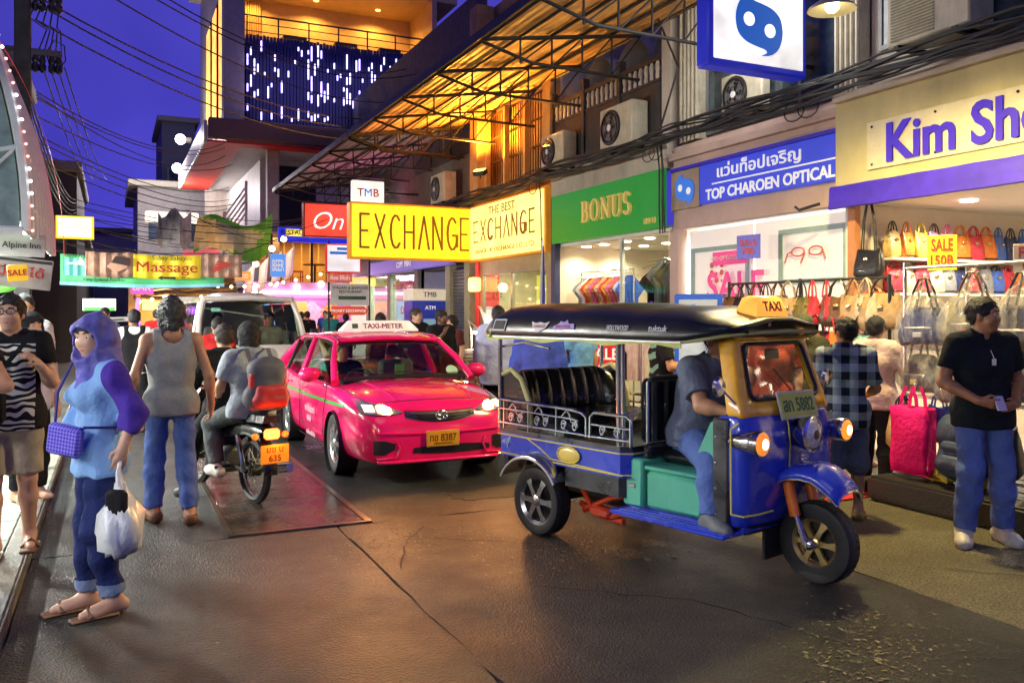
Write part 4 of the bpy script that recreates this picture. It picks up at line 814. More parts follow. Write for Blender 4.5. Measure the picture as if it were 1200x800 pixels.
# banners across the street
s = thing('green_banner', 'green and cyan travel banner hung across the street behind the massage banner', 'banner')
def hang(x0, x1, y, z0, z1, sag, n=24, dz=0): return [[(x0+(x1-x0)*i/n, y+.04*math.sin(i*1.1), z0+(z1-z0)*j/5-sag*math.sin(math.pi*i/n)+dz*i/n) for i in range(n+1)] for j in range(6)]
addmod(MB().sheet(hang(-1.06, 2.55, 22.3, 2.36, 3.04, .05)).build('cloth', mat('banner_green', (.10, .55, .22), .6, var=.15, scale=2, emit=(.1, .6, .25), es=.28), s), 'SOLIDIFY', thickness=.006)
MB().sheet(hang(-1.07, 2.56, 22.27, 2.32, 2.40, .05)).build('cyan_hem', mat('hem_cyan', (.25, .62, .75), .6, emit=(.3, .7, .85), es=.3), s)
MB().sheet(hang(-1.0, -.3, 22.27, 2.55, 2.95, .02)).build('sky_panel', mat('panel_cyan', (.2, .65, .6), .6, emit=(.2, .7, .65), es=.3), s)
q = MB(); q.prism([(-.32, .02), (.2, -.02), (.34, -.06), (.2, .06), (.05, .07), (-.05, .2), (-.1, .07), (-.28, .06), (-.33, .14)], 0, .01, Matrix.Translation((-.6, 22.22, 2.78)) @ FACE_CAM.to_4x4()); q.build('aeroplane_print', mat('print_pale', (.65, .7, .75), .5), s, fix=True)
text('lettering', '★★★', .12, RPR, s, (-.35, 22.2, 2.60)); text('lettering', 'Very Special Price', .11, DP, s, (-.2, 22.2, 2.45), bold=.01); text('lettering', 'Happy Travel', .1, DP, s, (-.7, 22.2, 3.0), bold=.01)
s = thing('massage_banner', 'yellow Massage banner with red lettering strung across the street', 'banner')
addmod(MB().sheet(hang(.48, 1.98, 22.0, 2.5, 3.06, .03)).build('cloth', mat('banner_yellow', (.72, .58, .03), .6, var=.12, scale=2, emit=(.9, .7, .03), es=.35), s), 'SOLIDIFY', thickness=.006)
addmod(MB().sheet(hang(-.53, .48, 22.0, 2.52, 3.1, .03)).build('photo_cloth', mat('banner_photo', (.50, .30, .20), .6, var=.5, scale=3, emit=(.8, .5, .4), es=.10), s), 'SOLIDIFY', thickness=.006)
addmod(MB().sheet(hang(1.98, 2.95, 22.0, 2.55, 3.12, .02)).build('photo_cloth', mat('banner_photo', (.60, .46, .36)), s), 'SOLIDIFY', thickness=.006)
MB().prism([(.0, 0), (.22, -.12), (.45, -.02), (.42, .12), (.15, .16)], 0, .006, Matrix.Translation((-.1, 21.93, 2.74)) @ FACE_CAM.to_4x4()).build('printed_shape', mat('print_skin', (.62, .38, .26), .6), s, fix=True)
MB().prism([(.1, .1), (.35, .05), (.5, .02), (.52, .2), (.2, .26)], 0, .008, Matrix.Translation((-.1, 21.93, 2.74)) @ FACE_CAM.to_4x4()).build('printed_shape', mat('print_dark', (.05, .03, .03), .6), s, fix=True)
q = MB()
for k in range(5): q.prism([(0, 0), (.34, .04), (.36, .09), (.02, .05)], 0, .006+.001*k, Matrix.Translation((2.2+.03*k, 21.9, 2.62+.07*k)) @ FACE_CAM.to_4x4() @ Matrix.Rotation(R(18-9*k), 4, 'Z'))
q.build('printed_hand', mat('print_red', (.65, .08, .05), .6), s, fix=True)
text('lettering', 'Massage', .46, mat('massage_red', (.5, .02, .03), .5), s, (1.22, 21.9, 2.72), bold=.004, fit=(1.35, .32)); text('lettering', 'Sabay Sabay', .16, mat('dark_print', (.03, .03, .03)), s, (1.25, 21.9, 2.97), shear=.1); q = MB().prism([(0, 0), (.12, .06), (.1, .02), (.4, .03), (.4, -.03), (.1, -.02), (.12, -.06)], 0, .006, Matrix.Translation((1.0, 21.9, 2.5)) @ FACE_CAM.to_4x4()); q.build('arrow_print', DP, s, fix=True); text('lettering', '30 m', .1, mat('dark_print', (.03, .03, .03)), s, (1.62, 21.9, 2.51), shear=.1)
MB().tube([(-3, 22, 3.9), (-.53, 22, 3.13), (1, 22, 3.08), (2.95, 22, 3.14), (5.3, 23, 4.2)], .012, 5).build('rope', CAB, s)
# green tarpaulin and white lit eaves
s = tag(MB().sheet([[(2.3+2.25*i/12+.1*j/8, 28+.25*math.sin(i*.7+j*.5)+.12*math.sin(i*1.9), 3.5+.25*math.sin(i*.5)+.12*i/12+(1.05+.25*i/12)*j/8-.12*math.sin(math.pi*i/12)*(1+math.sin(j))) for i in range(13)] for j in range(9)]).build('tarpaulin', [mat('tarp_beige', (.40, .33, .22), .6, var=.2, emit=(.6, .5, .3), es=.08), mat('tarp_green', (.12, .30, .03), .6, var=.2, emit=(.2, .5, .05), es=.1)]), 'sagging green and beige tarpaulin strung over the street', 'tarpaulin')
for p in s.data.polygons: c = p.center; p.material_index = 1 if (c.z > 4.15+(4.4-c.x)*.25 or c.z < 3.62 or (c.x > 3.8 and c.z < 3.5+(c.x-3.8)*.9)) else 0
s = tag(MB().box(1.13, 2.98, 34, 34.3, 5.0, 5.4, .04).build('light_fascia', glow('fascia_lit', (1, .90, .70), 1.1)), 'long white lit sign box above the tarpaulin', 'sign')
s = tag(MB().sheet([[(1.2+.9*i/8, 26+.2*math.sin(i), 4.5-.9*j/6-.15*math.sin(i*1.3+j)) for i in range(9)] for j in range(7)]).build('torn_banner', mat('rag_white', (.5, .48, .46), .7, var=.4, scale=4)), 'crumpled grey white banner left of the tarpaulin', 'banner')
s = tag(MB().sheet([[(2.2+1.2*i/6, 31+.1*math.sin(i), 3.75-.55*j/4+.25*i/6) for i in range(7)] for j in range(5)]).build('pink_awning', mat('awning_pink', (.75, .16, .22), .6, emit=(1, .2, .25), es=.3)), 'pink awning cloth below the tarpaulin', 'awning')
# lit market eaves behind the van
s = thing('market_roof', 'amber lit thatched market roof with bulbs behind the van', 'market stall')
TH = mat('thatch', (.45, .27, .08), .7, var=.35, scale=8, bump=.5)
for k in range(5): addmod(MB().sheet([[(.6+3.0*i/10, 27.5+k*.35-.3*j/3, 2.15+k*.17-.12*j/3+.03*math.sin(i*2+k)) for i in range(11)] for j in range(4)]).build('thatch_layer', TH, s), 'SOLIDIFY', thickness=.03)
for x in (.65, 3.5): tpart(s, 'post', mat('amber_post', (.5, .3, .1), .6), (x, x+.14, 27.3, 27.45, 0, 2.2))
tpart(s, 'back_wall', AMB, (.5, 3.7, 29.6, 29.7, 0, 2.9)); tpart(s, 'lit_menu', glow('menu_amber', (1, .6, .25), 1.6), (.9, 1.9, 29.5, 29.59, 1.75, 2.6))
for k in range(9): MB().ball((.75+k*.34, 27.1, 1.98+.08*(k % 3)), .05, 8, 5).build('bulb', glow('bulb_warm', (1, .75, .4), 10), s)
lamp('stall_light', 'AREA', (2.1, 28.4, 2.0), 140, (1, .5, .12), s, 2.6, size_y=1); lamp('eave_light', 'AREA', (2.1, 26.6, 1.7), 70, (1, .5, .12), s, 2.6, rot=(R(150), 0, 0), size_y=.4)
# far houses and left dark blocks
def house(name, label, x0, x1, y0, y1, z1, m, wins, over=.3, wm=None, roofm=None):
    h = thing(name, label, 'building', ((x0+x1)/2, (y0+y1)/2, 0)); w, d = (x1-x0)/2, (y1-y0)/2
    MB().box(-w, w, -d, d, 0, z1).build('wall', m, h); MB().box(-w-over, w+over, -d-over, d+over, z1, z1+.35, .05).build('roof', roofm or mat('roof_grey', (.2, .19, .18), .7), h)
    for (a, b_, c, e) in wins:
        f = MB().box(a, b_, -d-.06, -d+.02, c, e).build('window', WF, h); MB().box(a+.08, b_-.08, -d-.075, -d-.05, c+.08, e-.08).build('pane', wm or mat('night_window', (.05, .075, .085)), f)
    return h
house('far_house', 'grey house with pale eaves at the far end of the street', 1.3, 4.8, 50, 60, 8.4, mat('house_grey', (.30, .28, .28), .7, var=.1, dirt=.4), [(-1.3, -.3, 5.5, 7), (.4, 1.4, 5.5, 7)], .5, roofm=mat('eave_pale', (.5, .47, .38), .6))
house('far_house', 'narrow dark tower house behind the floodlights', 3.1, 5.2, 62, 70, 14.5, mat('house_dark', (.10, .10, .14), .7), [(-.7, .1, 10, 11.4)])
house('far_house', 'mauve grey blank house under the wires', -2.2, 2.2, 66, 76, 7.2, mat('house_mauve', (.36, .28, .36), .7, var=.1, dirt=.3), [(.8, 1.7, 4.6, 5.8)], .25)
house('dark_house', 'dark house block at left beyond the utility pole', -6, -1.0, 31, 40, 6.2, mat('house_black', (.05, .05, .055), .7), [(1.2, 2.2, 3.6, 4.8)], .15)
house('dark_house', 'tall narrow dark house at far left behind the pole', -6, -2.3, 26.2, 30.5, 8.2, mat('house_black2', (.06, .065, .06), .7), [(1.0, 1.6, 4.2, 5.6)], .2)
house('dark_house', 'low dark shop at the end of the alley', -3, -1.1, 42, 64, 4.6, mat('house_black', (.05, .05, .055)), [(-.6, .6, 2.4, 3.6)], .3)
house('dark_house', 'dark storefront closing the alley below the banner', -.8, 4.2, 78, 84, 5.5, mat('house_black2', (.06, .065, .06)), [(-2, -1, 2.0, 3.4), (.2, 1.6, 2.0, 3.4)], .3, wm=glow('far_warm', (1, .5, .15), .6))
# floodlights on the corner building
for k, (loc, lb) in enumerate((((3.0, 43.5, 9.9), 'upper white floodlight on the edge of the red soffit'), ((2.95, 45.0, 8.75), 'lower white floodlight on the edge of the red soffit'))):
    s = thing('flood_light', lb, 'lamp', loc); MB().ball((0, 0, 0), .24, 14, 8).build('lens', glow('flood_white', (.93, .9, 1), 14), s); MB().box(.1, .5, -.1, .3, -.1, .1, .02).build('housing', DARKSTEEL, s); lamp('bulb', 'POINT', (-.4, -.8, -1.2*k), 900, (1, .9, .9), s, .25)  # point light set off its lens; lower one dropped to brighten the red soffit
# ================================================================ utility pole and wires
s = thing('utility_pole', 'dark utility pole with cross arms and insulators at top left', 'utility pole', (-1.30, 16, .55))
MB().box(-.12, .12, -.11, .11, -.55, 9.5, .02).build('pole', mat('pole_concrete', (.05, .05, .05), .8, var=.3), s)
for z in (5.35, 6.35): MB().box(-.5, .55, -.06, .06, z, z+.1, .01).build('cross_arm', mat('arm_steel', (.14, .12, .11), .5, .4), s)
INS = mat('insulator', (.02, .02, .025), .3)
for z in (5.35, 6.35):
    for x in (.18, .28, .42, .52): MB().lathe([(.02, -.28), (.055, -.25), (.06, -.16), (.04, -.13), (.06, -.08), (.035, 0)], 10).build('insulator', INS, s, loc=(x, -.02, z))
for k in range(5): MB().tube([(.2+.08*k, 0, 6.2), (.1+.1*k, -.2, 5.9-.03*k), (.35+.05*k, -.15, 5.75), (.2+.09*k, 0, 5.36)], .012, 5).build('drop_wire', CAB, s)
MB().tube([(.5, -.05, 5.1+.28*0), (.62, -.05, 5.3), (.6, -.05, 5.55), (.45, -.05, 5.62), (.34, -.05, 5.4), (.4, -.05, 5.12)], .011, 5, closed=True).build('wire_loop', CAB, s)
s = thing('overhead_wires', 'tangle of black overhead wires crossing the dusk sky', 'wires')
def wire(a, b, sag, r=.011):
    a, b = Vector(a), Vector(b); MB().tube([a.lerp(b, t)-Vector((0, 0, sag*4*t*(1-t))) for t in [i/16 for i in range(17)]], r, 5).build('wire', CAB, s)
PX = -1.0
for k, (z, b, sag) in enumerate([(7.55, (8.5, 26, 9.4), .9), (7.4, (8.5, 25, 9.0), .9), (7.0, (8.5, 25, 8.2), .8), (6.3, (8.5, 24, 7.6), .8), (6.2, (8.5, 24, 7.4), .85), (5.95, (8.5, 24.5, 7.1), .8)]): wire((PX, 14.2, z), b, sag, .014)
for k, (z, b, sag) in enumerate([(5.3, (4.2, 34, 8.3), .7), (5.2, (4.2, 35, 8.2), .6), (5.25, (4.2, 36, 8.0), .75), (4.9, (4.2, 34, 7.3), .5), (4.6, (4.3, 36, 6.7), .5), (4.5, (4.3, 36, 6.2), .4), (4.35, (4.3, 35, 5.9), .4), (4.2, (4.0, 34, 5.6), .4)]): wire((-1.1, 16, z), b, sag, .012)
for k in range(4): wire((-1.02+.18*k*.6, 16, 5.75), (-.8+.22*k, 34, 6.4), .2, .012)
for k in range(12): rr = random.Random(k); wire((-1.3, 24, 4.6-.1*k+rr.uniform(-.05, .05)), (4.6, 30+rr.uniform(-3, 3), 4.7-.13*k+rr.uniform(-.2, .2)), rr.uniform(.1, .5), .012)
for k in range(5): wire((-1.05, 14+.1*k, 4.8-.15*k), (-1.0, 30, 5.2-.1*k), .4, .015)
for k in range(6): rr = random.Random(k+30); wire((1.5+rr.random(), 27.4, 4.6+rr.uniform(-.3, .3)), (5.8, 27+rr.random(), 4.3+rr.uniform(-.6, .6)), rr.uniform(.1, .5), .01)
# ================================================================ people: smooth union of tapered limbs, meshed as one continuous surface
def _rc(P, a, b, r0, r1):
    a = np.array(a); b = np.array(b); ba = b-a; l2 = float(ba @ ba)+1e-9
    t = np.clip(((P-a) @ ba)/l2, 0, 1); d = P-a-t[..., None]*ba
    return np.sqrt((d*d).sum(-1))-(r0+(r1-r0)*t)
def _el(P, c, r, M=None):
    q = P-np.array(c)
    if M is not None: q = q @ M          # columns of M: local axes
    r = np.array(r); k0 = np.sqrt(((q/r)**2).sum(-1)); k1 = np.sqrt(((q/(r*r))**2).sum(-1))+1e-9
    return k0*(k0-1)/k1
def surf(prims, vox, noise=None, ds=(0, 0, 0)):
    lo = np.full(3, 1e9); hi = -lo
    for p in prims:
        if p.get('sub'): continue
        if p['t'] == 'c': pts = [np.array(p['a'])-max(p['r0'], p['r1']), np.array(p['b'])-max(p['r0'], p['r1']), np.array(p['a'])+max(p['r0'], p['r1']), np.array(p['b'])+max(p['r0'], p['r1'])]
        else: m = max(p['r']); pts = [np.array(p['c'])-m, np.array(p['c'])+m]
        for q in pts: lo = np.minimum(lo, q); hi = np.maximum(hi, q)
    lo -= 3*vox; hi += 3*vox; n = np.ceil((hi-lo)/vox).astype(int)+1
    D = np.full(n, 1e3, np.float32); ax = [lo[i]+np.arange(n[i])*vox for i in range(3)]
    for p in prims:
        k = p.get('k', .03)
        if p['t'] == 'c':
            m = max(p['r0'], p['r1'])+k+3*vox; bl = np.minimum(p['a'], p['b'])-m; bh = np.maximum(p['a'], p['b'])+m
        else: m = max(p['r'])+k+3*vox; bl = np.array(p['c'])-m; bh = np.array(p['c'])+m
        i0 = np.clip(((bl-lo)/vox).astype(int), 0, n-1); i1 = np.clip(((bh-lo)/vox).astype(int)+1, 1, n)
        if (i1 <= i0).any(): continue
        sl = tuple(slice(a, b) for a, b in zip(i0, i1))
        P = np.stack(np.meshgrid(*[ax[i][sl[i]] for i in range(3)], indexing='ij'), -1)
        d = _rc(P, p['a'], p['b'], p['r0'], p['r1']) if p['t'] == 'c' else _el(P, p['c'], p['r'], p.get('M'))
        for (c, nn) in p.get('clip', ()): d = np.maximum(d, (P-np.array(c)) @ np.array(nn))
        A = D[sl]
        if p.get('sub'):
            D[sl] = np.maximum(A, -d)
        else:
            h = np.maximum(k-np.abs(A-d), 0)/k; D[sl] = np.minimum(A, d)-h*h*k*.25
    if noise:
        P = np.stack(np.meshgrid(*ax, indexing='ij'), -1) if D.size < 4e6 else None
        if P is not None: D = D+noise(P)
    S = D < 0
    c = np.zeros(n-1, np.int8)
    for dx in (0, 1):
        for dy in (0, 1):
            for dz in (0, 1): c += S[dx:n[0]-1+dx, dy:n[1]-1+dy, dz:n[2]-1+dz]
    act = np.argwhere((c > 0) & (c < 8)); idx = -np.ones(n-1, np.int64); idx[tuple(act.T)] = np.arange(len(act))
    acc = np.zeros((len(act), 3)); cnt = np.zeros(len(act))
    cor = [(x, y, z) for x in (0, 1) for y in (0, 1) for z in (0, 1)]
    for a in cor:
        for axi in range(3):
            if a[axi]: continue
            b = list(a); b[axi] = 1
            da = D[act[:, 0]+a[0], act[:, 1]+a[1], act[:, 2]+a[2]]; db = D[act[:, 0]+b[0], act[:, 1]+b[1], act[:, 2]+b[2]]
            m = (da < 0) != (db < 0); t = np.where(m, da/(da-db+1e-12), 0)
            pt = np.array(a, float)[None].repeat(len(act), 0); pt[:, axi] += t
            acc[m] += pt[m]; cnt[m] += 1
    V = lo+(act+acc/cnt[:, None])*vox
    F = []
    for axi in range(3):
        o1, o2 = (axi+1) % 3, (axi+2) % 3
        s0 = [slice(1, n[i]-1) for i in range(3)]; s0[axi] = slice(0, n[axi]-1); s1 = list(s0); s1[axi] = slice(1, n[axi])
        A = S[tuple(s0)]; B = S[tuple(s1)]; e = np.argwhere(A != B); 
        if not len(e): continue
        sg = A[tuple(e.T)]; base = e.copy()
        for i in range(3):
            if i != axi: base[:, i] += 1
        q = []
        for (u, v) in ((-1, -1), (0, -1), (0, 0), (-1, 0)):
            t = base.copy(); t[:, o1] += u; t[:, o2] += v; q.append(idx[t[:, 0], t[:, 1], t[:, 2]])
        q = np.stack(q, 1); q[~sg] = q[~sg][:, ::-1]; F.append(q)
    F = np.concatenate(F); F = F[(F >= 0).all(1)]
    return V, F
def mesh_np(name, V, F, m, parent):
    me = bpy.data.meshes.new(name); me.vertices.add(len(V)); me.vertices.foreach_set('co', V.astype(np.float32).ravel())
    me.loops.add(len(F)*4); me.loops.foreach_set('vertex_index', F.astype(np.int32).ravel()); me.polygons.add(len(F))
    me.polygons.foreach_set('loop_start', np.arange(0, len(F)*4, 4, dtype=np.int32)); me.polygons.foreach_set('use_smooth', [True]*len(F))
    me.update(); me.validate(); me.materials.append(m)
    o = bpy.data.objects.new(name, me); COL.objects.link(o)
    if parent: o.parent = parent
    return o
def C_(a, b, r0, r1, k=.03, clip=(), sub=False): return dict(t='c', a=tuple(a), b=tuple(b), r0=r0, r1=r1, k=k, clip=clip, sub=sub)
def E_(c, r, M=None, k=.02, sub=False, clip=()): return dict(t='e', c=tuple(c), r=tuple(r), M=M, k=k, sub=sub, clip=clip)
def folds(a, f=1.0, seed=0):
    s = seed*1.7
    def fn(P):
        x, y, z = P[..., 0]*f, P[..., 1]*f, P[..., 2]*f
        w = np.sin(x*9+s)+np.sin(y*11-s*2)
        return a*(np.sin(z*26+w*2.2+x*14+s)+.7*np.sin(z*47-w*3+y*23+s*3)*np.sin(x*17+s)+.5*np.sin((x+y)*38+w*2))*.5
    return fn
BASEJ = dict(pel=(0, 0, .95), chest=(0, -.005, 1.27), neck=(0, -.015, 1.455), head=(0, .02, 1.60), hipR=(.09, 0, .92), kneeR=(.1, .015, .50), ankR=(.105, -.03, .085), toeR=(.125, .125, .03),
             shR=(.175, -.015, 1.405), elR=(.235, -.035, 1.13), wrR=(.25, .03, .89), hnR=(.25, .055, .80))
for k in [k for k in BASEJ if k.endswith('R')]: v = BASEJ[k]; BASEJ[k[:-1]+'L'] = (-v[0], v[1], v[2])
EYEW = mat('eye_white', (.75, .72, .68), .3, var=0); EYEB = mat('eye_dark', (.02, .012, .01), .2, var=0); LIP = mat('lip', (.42, .14, .11), .45, var=0)
def person(label, loc, rz, h=1.72, pose=None, skin=None, wear=(), hair='short', face=False, yaw=0, pitch=0, vox=.016, fat=1.0, female=False, curl=.5, cat='person', group=None, hands=None, hairm=None, seed=0):
    p = thing('person', label, cat, loc, rz, group); s = h/1.72
    J = {k: np.array(v, float)*s for k, v in {**BASEJ, **(pose or {})}.items()}
    skin = skin or SKIN_T; f = fat; hands = vox < .014 if hands is None else hands
    # head frame: yaw>0 turns to the person's left
    cy, sy, cp, sp = math.cos(R(yaw)), math.sin(R(yaw)), math.cos(R(pitch)), math.sin(R(pitch))
    fw = np.array((-sy*cp, cy*cp, sp)); rt = np.array((cy, sy, 0.)); up = np.cross(rt, fw); HM = np.stack([rt, fw, up], 1)
    hd = lambda x, y, z: J['head']+HM @ (np.array((x, y, z))*s)
    def torso(g=0, k=.05):
        o = []
        pr = (J['hipR']-J['hipL']); pr = pr/np.linalg.norm(pr); cr = (J['shR']-J['shL']); cr = cr/np.linalg.norm(cr)
        o.append(C_(J['hipL']*.85+J['hipR']*.15, J['hipR']*.85+J['hipL']*.15, .105*f*s+g, .105*f*s+g, k))
        for sg in (-1, 1):
            o.append(C_(J['pel']+pr*sg*.05*f*s, J['chest']+cr*sg*.072*f*s, .098*f*s+g, (.098 if female else .108)*min(f, 1.15)*s+g, k))
            o.append(C_(J['chest']+cr*sg*.07*f*s, J['chest']*.25+(J['shR'] if sg > 0 else J['shL'])*.75, .10*s+g, .058*s+g, k))
            o.append(C_(J['neck'], J['shR'] if sg > 0 else J['shL'], .052*s+g, .054*s+g, k))
            if female: o.append(E_(J['chest']+cr*sg*.075*s+np.cross((0, 0, 1), cr)*.085*s, (.065*s+g,)*3, k=k))
        return o
    def arm(sd, g=0, t0=0, t1=2, clipend=False):
        sh, el, wr = J['sh'+sd], J['el'+sd], J['wr'+sd]; o = []
        e1 = min(1, t1); a = sh+(el-sh)*e1; dr = (el-sh)/np.linalg.norm(el-sh)
        ra, rb, rc = .052*s*min(f, 1.2)+g, .041*s*min(f, 1.15)+g, .028*s+g
        o.append(C_(sh, a+dr*.05*s*(clipend and t1 < 1), ra, ra+(rb-ra)*e1, .03, ((tuple(a), tuple(dr)),) if clipend and t1 < 1 else ()))
        if t1 > 1:
            e2 = t1-1; b = el+(wr-el)*e2; d2 = (wr-el)/np.linalg.norm(wr-el); md = el+(wr-el)*min(.3, e2)
            o.append(C_(el, md, rb, rb*1.02)); o.append(C_(md, b, rb*1.02, rb*1.02+(rc-rb*1.02)*e2, .03, ((tuple(b), tuple(d2)),) if clipend else ()))
        return o
    def leg(sd, g=0, t1=2, clipend=False, flare=0):
        hp, kn, an = J['hip'+sd], J['knee'+sd], J['ank'+sd]; o = []
        e1 = min(1, t1); a = hp+(kn-hp)*e1; dr = (kn-hp)/np.linalg.norm(kn-hp); ra, rb, rc = .084*f*s+g, .056*s*min(f, 1.2)+g, .038*s+g
        o.append(C_(hp, a+dr*.06*s*(clipend and t1 < 1), ra, ra+(rb-ra)*e1+flare*e1, .04, ((tuple(a), tuple(dr)),) if clipend and t1 < 1 else ()))
        if t1 > 1:
            e2 = t1-1; b = kn+(an-kn)*e2; d2 = (an-kn)/np.linalg.norm(an-kn); md = kn+(an-kn)*min(.35, e2)
            rm = .055*s*min(f, 1.15)+g; o.append(C_(kn, md, rb+flare, rm+flare)); o.append(C_(md, b+d2*.05*s*clipend, rm+flare, rm+(rc-rm)*e2+flare, .03, ((tuple(b), tuple(d2)),) if clipend else ()))
        return o
    def foot(sd, g=0):
        an, to = J['ank'+sd], J['toe'+sd]; dr = to-an; dr[2] = 0; dr /= np.linalg.norm(dr)+1e-9; heel = an-dr*.045*s+np.array((0, 0, -.045*s))
        return [C_(an, heel, .036*s+g, .034*s+g), C_(heel, to-dr*.03*s+np.array((0, 0, .005*s)), .034*s+g, .036*s+g, .03), C_(an, to-dr*.05*s, .034*s+g, .030*s+g, .03), C_(to-dr*.04*s, to+dr*.02*s, .036*s+g, .024*s+g, .02)]
    def hand(sd):
        wr, hn = J['wr'+sd], J['hn'+sd]; dr = hn-wr; L = np.linalg.norm(dr); dr = dr/L
        side = np.array((1., 0, 0)) if sd == 'R' else np.array((-1., 0, 0))
        el = J['el'+sd]; pn = np.cross(dr, np.cross(-side, dr)); pn = pn/(np.linalg.norm(pn)+1e-9)     # palm faces the body
        lat = np.cross(pn, dr); fwd = np.array((0, 1., .3)); lat = lat if lat @ fwd > 0 else -lat
        o = [C_(wr, wr+dr*.045*s, .026*s, .028*s, .02)]
        for q in (-1, 0, 1): o.append(C_(wr+dr*.03*s+lat*q*.012*s, wr+dr*.088*s+lat*q*.022*s, .020*s, .0155*s, .012))
        if not hands: o.append(C_(wr+dr*.08*s, wr+dr*.15*s+pn*.03*s, .03*s, .02*s)); return o
        for i, ln in enumerate((.066, .080, .075, .058)):
            b = wr+dr*.085*s+lat*(.033-.021*i)*s; c1 = curl; d1 = dr*math.cos(c1*.6)+pn*math.sin(c1*.6); d2 = dr*math.cos(c1*1.7)+pn*math.sin(c1*1.7)
            m = b+d1*ln*.55*s; o += [C_(b, m, .0098*s, .009*s, .005), C_(m, m+d2*ln*.5*s, .009*s, .0072*s, .005)]
        b = wr+dr*.03*s+lat*.026*s; m = b+(dr*.75+lat*.6+pn*.2)*.045*s; o += [C_(b, m, .0125*s, .011*s, .01), C_(m, m+(dr*.95+pn*.3)*.032*s, .0105*s, .008*s, .006)]
        return o
    K = .012
    headp = [E_(hd(0, -.012, .03), np.array((.077, .096, .088))*s, HM, .02), E_(hd(0, .018, -.035), np.array((.060, .072, .082))*s, HM, .03), E_(hd(0, .052, -.095), np.array((.030, .024, .020))*s, HM, .03), C_(J['neck']-np.array((0, 0, .03*s)), hd(0, -.02, -.05), .058*s*min(f, 1.1), .052*s*min(f, 1.1), .03)]
    for sg in (-1, 1): headp.append(E_(hd(sg*.076, -.008, -.005), np.array((.012, .022, .032))*s, HM, .01))
    if face:
        headp += [C_(hd(0, .080, .012), hd(0, .094, -.026), .008*s, .012*s, .014), C_(hd(-.012, .083, -.03), hd(.012, .083, -.03), .010*s, .010*s, .01), E_(hd(0, .078, -.058), np.array((.026, .012, .007))*s, HM, .012), E_(hd(0, .075, -.070), np.array((.022, .012, .008))*s, HM, .012), C_(hd(-.05, .072, .032), hd(.05, .072, .032), .012*s, .012*s, .02), C_(hd(-.03, .072, -.02), hd(-.048, .05, -.04), .022*s, .02*s, .03), C_(hd(.03, .072, -.02), hd(.048, .05, -.04), .022*s, .02*s, .03)]
        for sg in (-1, 1): headp.append(E_(hd(sg*.033, .098, .010), np.array((.02, .016, .012))*s, HM, sub=True))
    prims = torso()+headp[:4]
    for sd in 'LR': prims += arm(sd)+hand(sd)+leg(sd)+foot(sd)
    prims += headp[4:]
    V, F = surf(prims, vox*(.85 if face else 1)); body = mesh_np('body', V, F, skin, p)
    if face:
        for sg in (-1, 1):
            MB().ball(hd(sg*.033, .074, .010), .0135*s, 12, 8).build('eye', EYEW, p); MB().ball(hd(sg*.033, .0835, .010), .0065*s, 8, 6).build('pupil', EYEB, p)
            MB().tube([hd(sg*.014, .090, .034), hd(sg*.034, .089, .040), hd(sg*.054, .074, .032)], .0042*s, 5).build('eyebrow', HAIR, p)
        MB().tube([hd(-.024, .080, -.064), hd(-.008, .0885, -.062), hd(.008, .0885, -.062), hd(.024, .080, -.064)], [.003*s, .006*s, .006*s, .003*s], 6).build('lips', LIP, p)
    hm = hairm or HAIR
    if hair in ('short', 'bob', 'long'):
        top = .012 if hair == 'short' else .022
        o = [E_(hd(0, -.018, .040), np.array((.080+top*.6, .098+top*.7, .090+top))*s, HM, .02, clip=((tuple(hd(0, -.02, -.028)), tuple(-(up*.9+fw*.0))),) if hair == 'short' else ())]
        if hair == 'short': o += [E_(hd(0, -.06, -.0), np.array((.066, .046, .07))*s, HM, .03)]
        if hair == 'bob': o += [C_(hd(-.06, -.03, .02), hd(-.066, -.025, -.07), .04*s, .03*s, .04), C_(hd(.06, -.03, .02), hd(.066, -.025, -.07), .04*s, .03*s, .04), C_(hd(0, -.07, .02), hd(0, -.07, -.085), .06*s, .05*s, .05)]
        if hair == 'long': o += [C_(hd(0, -.07, .02), hd(0, -.09, -.16), .065*s, .055*s, .05)]
        o += [E_(hd(0, .10, -.035), np.array((.075, .074, .10))*s, HM, sub=True), E_(hd(0, .11, .01), np.array((.05, .05, .062))*s, HM, sub=True)]
        V, F = surf(o, vox*.85, folds(.008, 3.0, seed)); ho = mesh_np('hair', V, F, hm, p)
        if vox < .0165:      # loose strands break up the outline
            rs = np.random.RandomState(seed+5); nv = len(ho.data.vertices); co = np.empty(nv*3, np.float32); no = np.empty(nv*3, np.float32); ho.data.vertices.foreach_get('co', co); ho.data.vertices.foreach_get('normal', no); co = co.reshape(-1, 3); no = no.reshape(-1, 3); q = MB()
            for i in rs.choice(nv, min(nv, 750), False):
                n_ = no[i]; b_ = co[i]-n_*.004; d_ = -up+.55*n_-.25*fw+.35*rs.randn(3); d_ = d_-n_*(d_ @ n_)*.55; d_ = d_/np.linalg.norm(d_); L_ = rs.uniform(.018, .042)*s; sd_ = np.cross(d_, n_)*.0016
                q.add([b_-sd_, b_+sd_, b_+d_*L_*.6+n_*.004+sd_*.6, b_+d_*L_+n_*.002], [(0, 1, 2, 3)])
            stuff(q.build('hair_strands', hm, p, sharp=0))
    elif hair == 'cap':
        o = [E_(hd(0, -.010, .045), np.array((.088, .108, .095))*s, HM, .02, clip=((tuple(hd(0, 0, .03)), tuple(-up)),))]; V, F = surf(o, vox*.85); mesh_np('cap', V, F, hm, p)
        addmod(MB().sheet([[tuple(hd(x, .07+.09*t*(1-x*x*60), .045-.02*t-x*x*2)) for x in np.linspace(-.07, .07, 7)] for t in (0, .5, 1)]).build('cap_brim', hm, p), 'SOLIDIFY', thickness=.006)
